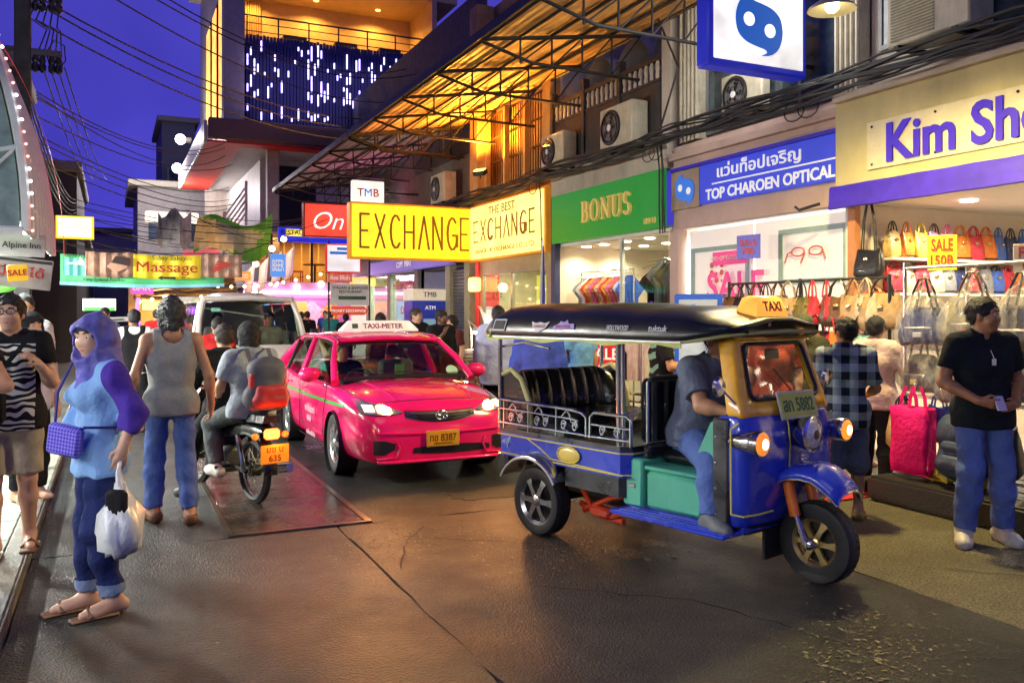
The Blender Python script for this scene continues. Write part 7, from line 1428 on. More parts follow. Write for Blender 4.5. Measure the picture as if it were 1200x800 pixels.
for sy in (-1, 1):
    MB().tube([(2.36, sy*.80, .93), (2.05, sy*.74, 1.15), (1.72, sy*.635, 1.34), (1.5, sy*.645, 1.385), (.9, sy*.668, 1.40), (.2, sy*.665, 1.385), (-.2, sy*.635, 1.325), (-.55, sy*.72, 1.12), (-.82, sy*.78, .985)], [.045, .036, .032, .03, .03, .03, .045, .075, .07], 10).build('side_frame', PINK, TX)
    MB().tube([(.92, sy*.87, .90), (.86, sy*.67, 1.39)], [.045, .036], 8).build('door_pillar', PINK, TX)
    MB().tube([(.0, sy*.86, .95), (-.12, sy*.67, 1.34)], .022, 8).build('quarter_pillar', BLACKP, TX)
    gq('side_window', [(2.30, sy*.83, .92), (1.68, sy*.645, 1.35), (.92, sy*.675, 1.385), (.96, sy*.868, .91)], TGLASS); gq('side_window', [(.88, sy*.868, .91), (.84, sy*.675, 1.385), (-.15, sy*.655, 1.32), (-.02, sy*.858, .95)], TGLASS); gq('side_window', [(-.06, sy*.855, .955), (-.18, sy*.65, 1.31), (-.55, sy*.77, 1.05)], TGLASS)
    mr = MB().ball((0, 0, 0), (.085, .125, .085), 16, 10).build('door_mirror', PINK, TX, loc=(2.02, sy*1.0, 1.0)); MB().box(-.075, -.06, -.08, .08, -.05, .05, .01).build('mirror_glass', mat('mirror', (.6, .6, .62), .05, 1, var=0), mr); MB().tube([(.02, -sy*.06, -.02), (.05, -sy*.15, -.05)], .025, 6).build('mirror_arm', BLACKP, mr)
    for (pts) in ([(.92, sy*.892, .30), (.94, sy*.897, .55), (.92, sy*.888, .88)], [(2.18, sy*.892, .32), (2.22, sy*.897, .6), (2.30, sy*.875, .90)], [(.92, sy*.893, .235), (2.16, sy*.893, .235)], [(.02, sy*.885, .70), (-.1, sy*.87, .93)]): MB().tube(pts, .0055, 4).build('panel_gap', BLACKP, bd)
    for x in (1.02, .02+.0): o = MB().box(-.09, .09, -.012, .012, -.014, .014, .008).build('door_handle', PINK, bd, loc=(x+.12, sy*.897, .80))
    GS = mat('stripe_green', (.05, .38, .06), .3, coat=.8, var=0)
    q = MB(); xs = np.linspace(-.9, 2.95, 26)
    bm = bmesh.new(); bm.from_mesh(bd.data); 
    from mathutils.bvhtree import BVHTree
    bv = BVHTree.FromBMesh(bm)
    def hit(x, z, off=.004):
        h = bv.ray_cast(Vector((x, sy*1.5, z)), Vector((0, -sy, 0)), 2)
        return (x, h[0].y+sy*off, z) if h[0] else (x, sy*.88, z)
    q.sheet([[hit(x, .735-.035*j+.012*max(0, x-1.5)) for x in xs] for j in (1, 0)]); q.build('green_stripe', GS, bd)
    q = MB(); q.sheet([[hit(x, .24+.03*j, .012) for x in np.linspace(.42, 2.2, 10)] for j in (0, 1)]); q.build('side_skirt', PINK, bd); bm.free()
    DW = mat('door_print', (.72, .55, .62), .4, var=.05)
    for (s_, x, z, w_, h_) in (('สหกรณ์แท็กซี่ จก', 1.55, .58, .52, .10), ('02-424', 1.5, .46, .22, .07), ('แท็กซี่มิเตอร์ไทย', 1.6, .30, .46, .06)): local_text(TX, s_, .1, DW, (x, sy*.902, z), (-sy*-1, 0, 0), (0, 0, 1), .01, (w_, h_))
gq('windscreen', [(2.40, -.74, .955), (2.40, .74, .955), (1.73, .60, 1.355), (1.73, -.60, 1.355)], TGLASS); gq('rear_window', [(-.80, -.66, 1.03), (-.80, .66, 1.03), (-.22, .58, 1.35), (-.22, -.58, 1.35)], TGLASS)
MB().tube([(2.39, -.70, .965), (2.43, 0, .985), (2.39, .70, .965)], .022, 6).build('cowl_trim', BLACKP, TX); MB().tube([(1.735, -.58, 1.36), (1.75, 0, 1.385), (1.735, .58, 1.36)], .02, 6).build('header_trim', PINK, TX)
for sy in (-.1, .45): MB().tube([(2.42, sy, .985), (2.36, sy-.3, 1.02), (2.34, sy-.55, 1.03)], .008, 5).build('wiper', BLACKP, TX)
MB().sheet([[(x, y, z-.05) for (x, y, z) in r] for r in roof_rows]).build('headliner', mat('headliner_grey', (.12, .12, .11), .8), TX)
INT = mat('cabin_grey', (.16, .15, .13), .7)
for (x, y) in ((1.05, -.38), (1.05, .38)):
    st_ = MB().box(-.25, .28, -.24, .24, .35, .55, .05).build('front_seat', INT, TX, loc=(x, y, 0)); MB().box(-.34, -.20, -.23, .23, .5, 1.08, .05).build('seat_back', INT, st_); MB().box(-.34, -.24, -.12, .12, 1.1, 1.26, .04).build('headrest', INT, st_)
MB().box(-.35, .2, -.65, .65, .35, .95, .08).build('rear_seat', INT, TX); MB().box(1.95, 2.35, -.72, .72, .72, .93, .05).build('dashboard', BLACKP, TX); MB().box(-.6, 2.3, -.75, .75, .25, .33).build('cabin_floor', BLACKP, TX)
MB().tube([(1.83+.06*math.sin(a)*.4, -.38+.17*math.cos(a), .88+.16*math.sin(a)) for a in [k*.42 for k in range(15)]], .014, 6, closed=True).build('steering_wheel', BLACKP, TX)
MB().box(2.02, 2.04, -.02, .09, .96, 1.09, .005).build('permit_card', mat('permit_green', (.12, .35, .08), .5), TX)
MB().box(1.72, 1.74, .1, .3, 1.26, 1.32, .01).build('inside_mirror', BLACKP, TX)
o = MB().lathe([(.07, 0), (.07, .004), (0, .004)], 20, Matrix.Rotation(R(53), 4, 'Y')).build('round_sticker', mat('sticker_mint', (.4, .6, .45), .5), TX, loc=(2.30, .58, 1.02))
# yellow bonnet corner and nose details, fitted to the body surface
bm = bmesh.new(); bm.from_mesh(bd.data); bv = BVHTree.FromBMesh(bm)
def down(x, y, off=.005):
    h = bv.ray_cast(Vector((x, y, 2)), Vector((0, 0, -1)), 3); return (x, y, (h[0].z if h[0] else .8)+off)
def front(y, z, off=.005):
    h = bv.ray_cast(Vector((5, y, z)), Vector((-1, 0, 0)), 4); return ((h[0].x if h[0] else 3.4)+off, y, z)
for sy in (-1, 1):
    MB().tube([down(2.44+.86*i/12, sy*(.50-.10*i/12), .001) for i in range(13)], .009, 6).build('bonnet_crease', PINK, bd); MB().tube([down(2.42+.90*i/12, sy*(.76-.10*(i/12)**2), .0) for i in range(13)], .0055, 5).build('bonnet_gap', BLACKP, bd)
MB().tube([down(3.33-.05*abs(t)**2, .62*t, 0) for t in np.linspace(-1, 1, 15)], .0055, 5).build('bonnet_gap', BLACKP, bd)
HLM = glow('headlight_glow', (1, .38, .09), 460); HLC = mat('headlight_shell', (.55, .5, .5), .12, .7, var=.2)
for sy in (-1, 1):
    h_ = MB().sheet([[front(sy*(.38+.40*i/14), .70+.055*(i/14)+(.075+.05*i/14)*(j/6-.5)*(1-(1-i/14)**4)) for i in range(15)] for j in range(7)]).build('headlight', HLC, TX)
    lens = MB().sheet([[front(sy*(.50+.12*i/10), .722+.02*(i/10)+.075*(j/6-.5)*math.sin(math.pi*(.08+.84*i/10))**.5, .012) for i in range(11)] for j in range(7)]).build('lens', HLM, h_)
    MB().sheet([[front(sy*(.65+.09*i/6), .742+.06*(j/4-.5), .011) for i in range(7)] for j in range(5)]).build('side_lens', glow('headlight_side', (1, .7, .4), 2.2), h_); MB().tube([front(sy*(.39+.38*i/12), .70+.052*(i/12)-(.075+.05*i/12)*.5*(1-(1-i/12)**4), .006) for i in range(13)], .005, 5).build('lens_edge', BLACKP, h_)
    lp_ = lamp('bulb', 'SPOT', (3.62, sy*.62, .72), 60, (1, .42, .12), h_, .06, rot=(0, R(-78), 0), spot=120)
def patch(name, y0, y1, zf0, zf1, m, n=16, off=.006, par=TX): return MB().sheet([[front(y0+(y1-y0)*i/n, zf0((i/n-.5)*2)+(zf1((i/n-.5)*2)-zf0((i/n-.5)*2))*j/4, off) for i in range(n+1)] for j in range(5)]).build(name, m, par)
gr = patch('grille', -.37, .37, lambda t: .60+.05*t*t, lambda t: .70+.012*t*t, BLACKP)
for k in range(3): MB().tube([front(-.36+.72*i/12, .622+.025*k+(.05-.012*k)*((i/12-.5)*2)**2, .012) for i in range(13)], .008, 5).build('grille_bar', CHROME, gr)
MB().tube([front(-.37+.74*i/14, .708+.012*((i/14-.5)*2)**2, .01) for i in range(15)], .009, 5).build('grille_trim', PINK, gr)
e = front(0, .665, .03)
em = MB().tube([(e[0], .062*math.cos(a), e[2]+.045*math.sin(a)) for a in [k*math.pi/10 for k in range(20)]], .008, 6, closed=True).build('emblem', CHROME, TX); MB().tube([(e[0], .026*math.cos(a), e[2]+.042*math.sin(a)) for a in [k*math.pi/8 for k in range(16)]], .006, 6, closed=True).build('emblem_ring', CHROME, em); MB().tube([(e[0], .045*math.cos(a), e[2]+.018+.02*math.sin(a)) for a in [k*math.pi/8 for k in range(16)]], .006, 6, closed=True).build('emblem_ring', CHROME, em)
patch('lower_intake', -.30, .52, lambda t: .285+.02*t*t, lambda t: .375-.02*t*t, BLACKP); patch('fog_recess', -.69, -.49, lambda t: .30+.05*max(0, t), lambda t: .44-.03*max(0, t), BLACKP, 8); patch('fog_recess', .55, .67, lambda t: .30+.03*max(0, -t), lambda t: .44, BLACKP, 8)
for sy in (-1, 1):
    MB().tube([front(sy*.47, .43, .012), front(sy*.44, .36, .015), front(sy*.48, .27, .02), front(sy*.66, .26, .015)], .012, 6).build('fog_surround', PINK, bd)
MB().tube([front(-.66+1.32*i/18, .495+.015*((i/18-.5)*2)**2, .004) for i in range(19)], .012, 6).build('bumper_crease', PINK, bd)
lip = MB().sheet([[(front(-.66+1.32*i/18, .24)[0]+.02+.03*j, -.66+1.32*i/18, .235-.02*j) for i in range(19)] for j in (0, 1)]).build('bumper_lip', PINK, bd); addmod(lip, 'SOLIDIFY', thickness=.02)
bm.free()
pp = MB().box(-.008, .0, -.175, .175, -.08, .08, .012).build('number_plate', mat('plate_frame', (.6, .4, .1), .4), TX, loc=(3.565, .0, .44)); MB().box(0, .003, -.16, .16, -.068, .068).build('plate_face', mat('plate_orange', (.80, .36, .02), .4, var=.08), pp); local_text(pp, 'ทข 8387', .1, mat('plate_brown', (.20, .07, .01), .5), (.004, 0, .01), (0, 1, 0), (0, 0, 1), .012, (.28, .075)); local_text(pp, 'กรุงเทพมหานคร', .1, mat('plate_brown', (.20, .07, .01), .5), (.004, 0, -.05), (0, 1, 0), (0, 0, 1), 0, (.2, .022))
ts_ = MB().loft([[(1.30+a*dx, b*dy, z) for a, b in ((-1, -1), (1, -1), (1, 1), (-1, 1))] for dx, dy, z in ((.10, .48, 1.458), (.10, .48, 1.475), (.05, .38, 1.585), (.03, .36, 1.59))]).build('roof_sign', mat('roof_sign_white', (.72, .70, .66), .4, emit=(1, .95, .9), es=.25), TX, fix=True, sharp=50)
local_text(ts_, 'TAXI-METER', .1, mat('taxi_maroon', (.30, .01, .05), .5), (1.385, .03, 1.525), (0, 1, 0), (-.4, 0, 1), .025, (.50, .065)); local_text(ts_, '■', .1, mat('sticker_ink2', (.03, .06, .05), .5), (1.385, -.32, 1.525), (0, 1, 0), (-.4, 0, 1), 0, (.07, .06))
dl = TX.matrix_basis @ Vector((1.0, -.38, -.38))
person('taxi driver in dark clothes behind the windscreen', tuple(dl), R(180), 1.70, dict(kneeR=(.12, .42, .86), ankR=(.12, .62, .60), toeR=(.12, .75, .56), kneeL=(-.12, .42, .86), ankL=(-.12, .62, .6), toeL=(-.12, .75, .56), elR=(.26, .16, 1.14), wrR=(.16, .42, 1.22), hnR=(.13, .5, 1.24), elL=(-.26, .16, 1.14), wrL=(-.16, .42, 1.22), hnL=(-.13, .5, 1.24)), SKIN_T, [shirt(BLKC, .7), pants(BLKC)], 'short', False, vox=.02, seed=42)
# ================================================================ van
VN = thing('minivan', 'cream high roof minivan behind the motorbike with passengers inside', 'van', (2.08, 17.2, 0), R(-90))
VC = paint('van_cream', (.80, .76, .66), .3, .6)
rows = []
for (x, w, z0, zt) in ((-1.4, .82, .3, 1.98), (-1.2, .87, .28, 2.03), (.5, .88, .28, 2.05), (1.6, .88, .28, 2.04), (2.15, .86, .28, 1.99), (2.42, .80, .28, 1.94)):
    rows.append([(x, -w*.9, z0), (x, -w, z0+.2), (x, -w, 1.0), (x, -w*.97, 1.35), (x, -w*.88, 1.85), (x, -w*.76, zt-.10), (x, -w*.4, zt-.01), (x, w*.4, zt-.01), (x, w*.76, zt-.10), (x, w*.88, 1.85), (x, w*.97, 1.35), (x, w, 1.0), (x, w, z0+.2), (x, w*.9, z0)])
MB().loft([r[4:10] for r in rows], closed=False, caps=False).build('roof', VC, VN, sharp=60)
MB().loft([[p for p in r[:4]] for r in rows], closed=False, caps=False).build('side_panel', VC, VN, sharp=60); MB().loft([[p for p in r[10:]] for r in rows], closed=False, caps=False).build('side_panel', VC, VN, sharp=60)
fr = MB().loft([[(x, -w, z), (x+.06, -w*.7, z), (x+.09, 0, z), (x+.06, w*.7, z), (x, w, z)] for x, w, z in ((2.98, .78, .32), (3.08, .84, .45), (3.10, .86, .75), (3.05, .86, .98), (2.92, .85, 1.16))], closed=False, caps=False).build('front_panel', VC, VN, sharp=60)
for sy in (-1, 1):
    MB().loft([[(2.40, sy*.88, .3), (2.40, sy*.88, 1.30)], [(2.75, sy*.875, .3), (2.75, sy*.87, 1.22)], [(3.0, sy*.82, .32), (2.94, sy*.85, 1.15)]], closed=False, caps=False).build('front_door', VC, VN)
    MB().tube([(2.93, sy*.84, 1.15), (2.66, sy*.80, 1.55), (2.40, sy*.70, 1.93)], [.05, .04, .05], 8).build('pillar', VC, VN); MB().tube([(2.38, sy*.86, 1.28), (2.36, sy*.76, 1.86)], .04, 8).build('pillar', VC, VN)
    gq('side_window', [(2.88, sy*.845, 1.18), (2.42, sy*.86, 1.28), (2.40, sy*.76, 1.86), (2.45, sy*.73, 1.84)], TGLASS, VN)
    for (a, b_) in ((1.2, 2.3), (.0, 1.1), (-1.2, -.1)): gq('side_window', [(b_, sy*.868, 1.33), (a, sy*.868, 1.33), (a, sy*.785, 1.83), (b_, sy*.785, 1.83)], mat('van_side_glass', (.03, .035, .035), .08), VN)
    mr = MB().box(-.03, .03, -.07, .07, -.12, .12, .03).build('door_mirror', BLACKP, VN, loc=(2.85, sy*1.0, 1.30)); MB().tube([(0, 0, -.1), (0, -sy*.15, -.15)], .02, 6).build('mirror_arm', BLACKP, mr)
    for x in (-.4, 2.45): wheel(VN, 'wheel', (x, sy*.78, .32), .32, .2, mat('alloy_silver', (.55, .55, .57)), 5, sy)
    MB().sheet([[(3.0+.075*(1-abs(t-.3)), sy*(.56+.22*t), .78+.16*j) for t in np.linspace(0, 1, 6)] for j in (0, 1)]).build('headlight', HLC, VN)
gq('windscreen', [(2.99, -.80, 1.17), (2.99, .80, 1.17), (2.46, .68, 1.86), (2.46, -.68, 1.86)], TGLASS, VN)
MB().tube([(2.46, -.7, 1.90), (2.50, 0, 1.93), (2.46, .7, 1.90)], .05, 8).build('header', VC, VN); MB().box(2.5, 2.95, -.76, .76, 1.0, 1.14, .03).build('dashboard', BLACKP, VN); MB().box(-1.3, 2.6, -.8, .8, .3, .4).build('floor', BLACKP, VN)
MB().box(-1.35, -1.3, -.84, .84, .4, 2.0).build('back_wall', VC, VN); MB().box(3.13, 3.15, -.2, .2, .55, .67).build('number_plate', WHITEP, VN)
MB().box(2.72, 2.73, -.62, -.48, 1.70, 1.76).build('tax_disc', mat('disc_mint', (.2, .5, .35), .5, emit=(.2, .6, .4), es=.2), VN)
for (y, lb, c) in ((-.45, 'van driver behind the windscreen at left', WHC), (.40, 'front passenger of the van behind the windscreen', KHAKI)):
    dl = VN.matrix_basis @ Vector((2.05, y, -.02)); person(lb, tuple(dl), R(180), 1.70, dict(kneeR=(.12, .42, .86), ankR=(.12, .52, .50), toeR=(.12, .65, .46), kneeL=(-.12, .42, .86), ankL=(-.12, .52, .5), toeL=(-.12, .65, .46), wrR=(.2, .3, 1.05), hnR=(.18, .38, 1.06), elR=(.25, .1, 1.1)), SKIN_T, [shirt(c, .7), pants(BLKC)], 'short', True, vox=.022, seed=int(y*50)+100)
# ================================================================ motorbike
MO = thing('motorbike', 'small black motorbike with lit tail lamp seen from behind', 'motorbike', (1.16, 7.86, 0), R(90+17))
def spokew(name, x, r):
    o = MB().lathe([(r*.80, -.025), (r*.88, -.038), (r, -.02), (r, .02), (r*.88, .038), (r*.80, .025)], 36, Matrix.Rotation(R(90), 4, 'X'), caps=False).build(name, RUBBER, MO, loc=(x, 0, r)); MB().tube([(r*.80*math.cos(a), 0, r*.80*math.sin(a)) for a in [k*math.pi/16 for k in range(32)]], .012, 6, closed=True).build('rim', STEEL, o)
    q = MB()
    for k in range(18): a = k*math.pi/9; q.tube([(.03*math.cos(a+.6), .03*(-1)**k, .03*math.sin(a+.6)), (r*.8*math.cos(a), 0, r*.8*math.sin(a))], .003, 4)
    stuff(q.build('spokes', STEEL, o)); MB().lathe([(.05, -.05), (.05, .05)], 14, Matrix.Rotation(R(90), 4, 'X')).build('hub', DARKSTEEL, o); return o
spokew('rear_wheel', 0, .285); spokew('front_wheel', 1.24, .285)
BKP = paint('bike_black', (.012, .012, .014))
MB().loft([[(-.30, y, z), (-.05, y*1.3, z+.04), (.35, y*1.3, z-.02), (.55, y, z-.12)] for y, z in ((-.09, .58), (-.10, .66), (-.06, .70), (.06, .70), (.10, .66), (.09, .58))], closed=False).build('tail_body', BKP, MO, sharp=60)
MB().loft([[(x, -w, z), (x, -w*.8, z+.06), (x, w*.8, z+.06), (x, w, z)] for x, w, z in ((-.32, .08, .74), (-.1, .12, .74), (.2, .13, .72), (.5, .11, .72), (.62, .06, .70))]).build('seat', BLACKV, MO, fix=True, sharp=60)
tl = MB().box(-.36, -.30, -.07, .07, .60, .69, .02).build('tail_lamp', glow('tail_red', (1, .12, .02), 7), MO); lamp('bulb', 'POINT', (-.45, 0, .62), 7, (1, .16, .04), tl, .04)
for sy in (-1, 1): MB().ball((-.30, sy*.14, .63), .03).build('indicator', mat('indicator_amber', (.7, .25, .02), .3, emit=(1, .3, .02), es=.6), MO)
rfd = MB().sheet([[(.31*math.cos(a)*1.0, y, .285+.33*math.sin(a)) for a in [R(100+8*k) for k in range(11)]] for y in (-.06, 0, .06)]).build('rear_fender', BKP, MO); addmod(rfd, 'SOLIDIFY', thickness=.006)
mp = MB().box(-.39, -.383, -.13, .13, .40, .56, .004).build('number_plate', mat('bike_plate', (.78, .34, .03), .4, emit=(1, .4, .02), es=.2), MO); local_text(mp, 'บข น\n635', .1, mat('plate_brown', (.20, .07, .01)), (-.392, 0, .48), (0, -1, 0), (0, 0, 1), .012, (.15, .12))
MB().tube([(1.24, 0, .285), (1.10, 0, .72), (1.02, 0, .92)], .035, 8).build('fork', DARKSTEEL, MO); MB().tube([(.98, -.33, .98), (1.0, -.15, 1.0), (1.02, 0, .96), (1.0, .15, 1.0), (.98, .33, .98)], .014, 8).build('handlebar', BLACKP, MO)
MB().loft([[(1.16, -.10, .55), (1.16, .10, .55), (1.10, .12, .56), (1.10, -.12, .56)], [(1.10, -.14, .80), (1.10, .14, .80), (1.02, .14, .80), (1.02, -.14, .80)], [(1.12, -.08, .95), (1.12, .08, .95), (1.0, .08, .95), (1.0, -.08, .95)]]).build('leg_shield', BKP, MO, fix=True); MB().loft([[(.55, -.08, .42), (.55, .08, .42), (.55, .08, .62), (.55, -.08, .62)], [(1.0, -.06, .45), (1.0, .06, .45), (1.02, .06, .66), (1.02, -.06, .66)]]).build('frame', BKP, MO, fix=True)
MB().box(.38, .72, -.13, .13, .22, .46, .04).build('engine', mat('engine_alloy', (.20, .20, .20), .4, .7), MO); MB().tube([(.65, -.12, .30), (.3, -.15, .24), (0, -.16, .28), (-.35, -.16, .34)], [.02, .02, .045, .04], 10).build('exhaust', CHROME, MO)
for sy in (-1, 1): MB().tube([(0, sy*.10, .285), (.12, sy*.11, .60)], .022, 8).build('shock', CHROME, MO); MB().tube([(0, sy*.08, .285), (.5, sy*.08, .32)], .018, 8).build('swing_arm', DARKSTEEL, MO); MB().tube([(.30, sy*.08, .30), (.30, sy*.24, .30)], .014, 8).build('foot_peg', RUBBER, MO)
for sy in (-1, 1): m_ = MB().lathe([(.05, 0), (.055, .01), (0, .02)], 16, Matrix.Rotation(R(90), 4, 'Y')).build('mirror', BLACKP, MO, loc=(.98, sy*.32, 1.18)); MB().tube([(0, 0, 0), (.02, -sy*.08, -.18)], .006, 5).build('mirror_stem', BLACKP, m_)
Mb = MO.matrix_basis
def rider(label, x, y, z, pose, **k): return person(label, tuple(Mb @ Vector((x, y, z))), R(17), 1.70, pose, **k)
seatp = dict(hipR=(.10, .02, .93), kneeR=(.22, .38, .80), ankR=(.20, .30, .40), toeR=(.22, .44, .36), hipL=(-.10, .02, .93), kneeL=(-.22, .38, .80), ankL=(-.20, .30, .40), toeL=(-.22, .44, .36), chest=(0, .03, 1.27), neck=(0, .05, 1.45), head=(0, .09, 1.59), shR=(.18, .04, 1.40), shL=(-.18, .04, 1.40))
rider('passenger in grey tee on the motorbike with a red backpack', .05, 0, -.10, {**seatp, 'elR': (.25, .12, 1.15), 'wrR': (.17, .34, 1.05), 'hnR': (.13, .42, 1.05), 'elL': (-.25, .12, 1.15), 'wrL': (-.17, .34, 1.05), 'hnL': (-.13, .42, 1.05)}, skin=SKIN_T, wear=[shirt(cloth('pale_grey_cloth', (.36, .40, .46)), .75, -.06, g=.022), pants(cloth('olive_grey_cloth', (.09, .10, .10)), 1.9), shoes(WSHOE, 'trainers')], hair='bob', vox=.014, seed=51)
rider('motorbike driver in black with one foot on the road', .52, .02, -.12, {**seatp, 'kneeL': (-.26, .22, .62), 'ankL': (-.36, .10, .22), 'toeL': (-.38, .24, .15), 'elR': (.27, .16, 1.17), 'wrR': (.30, .40, 1.12), 'hnR': (.30, .48, 1.12), 'elL': (-.27, .16, 1.17), 'wrL': (-.30, .40, 1.12), 'hnL': (-.30, .48, 1.12)}, skin=SKIN_T, wear=[shirt(BLKC, 1.7, -.06, g=.022), pants(BLKC, 1.85), shoes(BSHOE, 'slippers', low=True)], hair='short', vox=.015, hairm=mat('brown_black_hair', (.03, .016, .012), .45, var=.4, scale=40, bump=.6, bscale=120), seed=52)
bpk = thing('backpack', 'red and grey backpack on the back of the motorbike passenger', 'backpack', tuple(Mb @ Vector((-.03, 0, -.10))), R(17))
V, F = surf([E_((0, -.20, 1.17), (.165, .10, .24), None, .05), C_((-.10, -.19, 1.05), (.10, -.19, 1.05), .11, .11, .05), C_((-.08, -.20, 1.30), (.08, -.20, 1.30), .09, .09, .05)], .013, folds(.005, 1.2, 3)); mesh_np('sack', V, F, mat('pack_grey', (.10, .10, .12), .7, var=.2), bpk)
RDB = mat('pack_red', (.50, .025, .03), .6, var=.15)
V, F = surf([C_((-.10, -.28, 1.04), (.10, -.28, 1.04), .065, .065, .04), C_((-.09, -.29, 1.12), (.09, -.29, 1.12), .05, .05, .04)], .012, folds(.004, 1.5, 4)); mesh_np('front_pocket', V, F, RDB, bpk)
for sg in (-1, 1): V, F = surf([C_((sg*.13, -.22, 1.0), (sg*.13, -.22, 1.25), .05, .04, .03)], .012); mesh_np('side_panel', V, F, RDB, bpk); MB().sheet([[(sg*.10+dx, y, z) for dx in (-.02, .02)] for y, z in ((-.10, 1.36), (-.02, 1.475), (.08, 1.46), (.14, 1.36))]).build('strap', mat('pack_grey', (.10, .10, .12)), bpk)
# ================================================================ bags and goods of the bag shop
def handbag_mesh(w, h, d, seed):
    rr = random.Random(seed); rings = []
    for i, (t, sw, sd) in enumerate(((0, .92, .75), (.06, 1, 1), (.35, 1.0, 1.0), (.7, .90, .72), (.95, .80, .30), (1, .78, .22))):
        ring = []
        for k in range(20):
            a = 2*math.pi*k/20; c, s_ = math.cos(a), math.sin(a); c = math.copysign(abs(c)**.5, c); s_ = math.copysign(abs(s_)**.5, s_)
            q = 1+.05*math.sin(5*a+i*1.7+seed)+rr.uniform(-.02, .02); ring.append((d/2*sd*s_*q, w/2*sw*c*q, h*t-h+.02*math.sin(a*2+seed)))
        rings.append(ring)
    return MB().loft(rings)
LEA = {'brown': (.13, .055, .02), 'olive': (.20, .16, .04), 'black': (.016, .015, .016), 'tan': (.40, .26, .13), 'red': (.60, .03, .06), 'cream': (.55, .46, .33), 'dark green': (.05, .07, .03), 'mint': (.30, .55, .45), 'orange': (.70, .18, .02), 'pink': (.80, .20, .45), 'navy': (.02, .03, .12), 'gold': (.50, .34, .10), 'grey': (.25, .25, .26), 'yellow': (.70, .55, .06), 'blue': (.06, .14, .50)}
def lea(c): return mat('leather_'+c.replace(' ', '_'), LEA[c], .38, var=.25, scale=12, bump=.35, bscale=30, coat=.15)
HB = {}
def handbag(loc, col, label, w=.34, h=.26, d=.13, hl=.20, rz=0, seed=0, group='handbags hanging at the bag shop'):
    b = thing('handbag', label, 'bag', loc, rz, group); key = (round(w, 2), round(h, 2), seed % 4)
    if key not in HB: HB[key] = (handbag_mesh(w, h, d, seed % 4).build('body', lea(col), b, sharp=55), w)
    else:
        o = HB[key][0].copy(); o.data = o.data.copy(); o.data.materials[0] = lea(col); COL.objects.link(o); o.parent = b
    for sx in (-1, 1): MB().tube([(sx*d*.15, -w*.25, -.01), (sx*d*.12, -w*.19, hl*.55), (sx*.01, -w*.07, hl*.93), (0, 0, hl), (sx*.01, w*.07, hl*.93), (sx*d*.12, w*.19, hl*.55), (sx*d*.15, w*.25, -.01)], .009, 6).build('handle', lea('black' if seed % 3 == 0 and col != 'red' else col), b)
    MB().box(-d*.56, -d*.40, -.03, .03, -h*.38, -h*.28, .006).build('clasp', mat('clasp_gold', (.6, .45, .2), .25, .9), b)
    if seed % 2: MB().box(-d*.53, -d*.44, -w*.42, w*.42, -h*.95, -h*.88, .004).build('trim', lea('black'), b)
    return b
rack = thing('bag_rack', 'black steel rail rack carrying the rows of handbags', 'rack')
for z in (2.05, 1.66): MB().tube([(7.2, 6.25, z), (7.2, 8.75, z)], .016, 8).build('rail', DARKSTEEL, rack)
for y in (6.25, 7.5, 8.75):
    MB().tube([(7.2, y, .02), (7.2, y, 2.08)], .018, 8).build('post', DARKSTEEL, rack); MB().box(6.95, 7.45, y-.02, y+.02, .0, .03).build('foot', DARKSTEEL, rack)
rr = random.Random(11); cols = ['brown', 'black', 'brown', 'olive', 'brown', 'tan', 'olive', 'red', 'red', 'brown', 'tan', 'cream', 'tan']
ordn = ['first', 'second', 'third', 'fourth', 'fifth', 'sixth', 'seventh', 'eighth', 'ninth', 'tenth', 'eleventh', 'twelfth', 'thirteenth']
for k, c in enumerate(cols): handbag((7.2-.02*(k % 2), 8.62-.19*k, 1.87), c, '%s handbag, %s from the left in the upper row of the rack' % (c, ordn[k]), rr.uniform(.34, .46), rr.uniform(.28, .36), .16, .18, R(rr.uniform(-35, 35)), k)
cols = ['olive', 'black', 'tan', 'brown', 'olive', 'brown', 'cream', 'brown', 'red', 'orange', 'mint', 'black']
for k, c in enumerate(cols): handbag((7.12-.03*(k % 2), 8.55-.2*k, 1.47), c, '%s handbag, %s from the left in the lower row of the rack' % (c, ordn[k]), rr.uniform(.34, .46), rr.uniform(.30, .38), .17, .19, R(rr.uniform(-35, 35)), k+5)
cols = ['black', 'gold', 'brown', 'dark green', 'black', 'tan', 'navy', 'black', 'brown', 'cream']
for k, c in enumerate(cols): handbag((7.15, 8.5-.23*k, .92), c, '%s handbag, %s from the left low under the rack' % (c, ordn[k]), rr.uniform(.34, .44), rr.uniform(.26, .36), .16, .2, R(rr.uniform(-30, 30)), k+2)
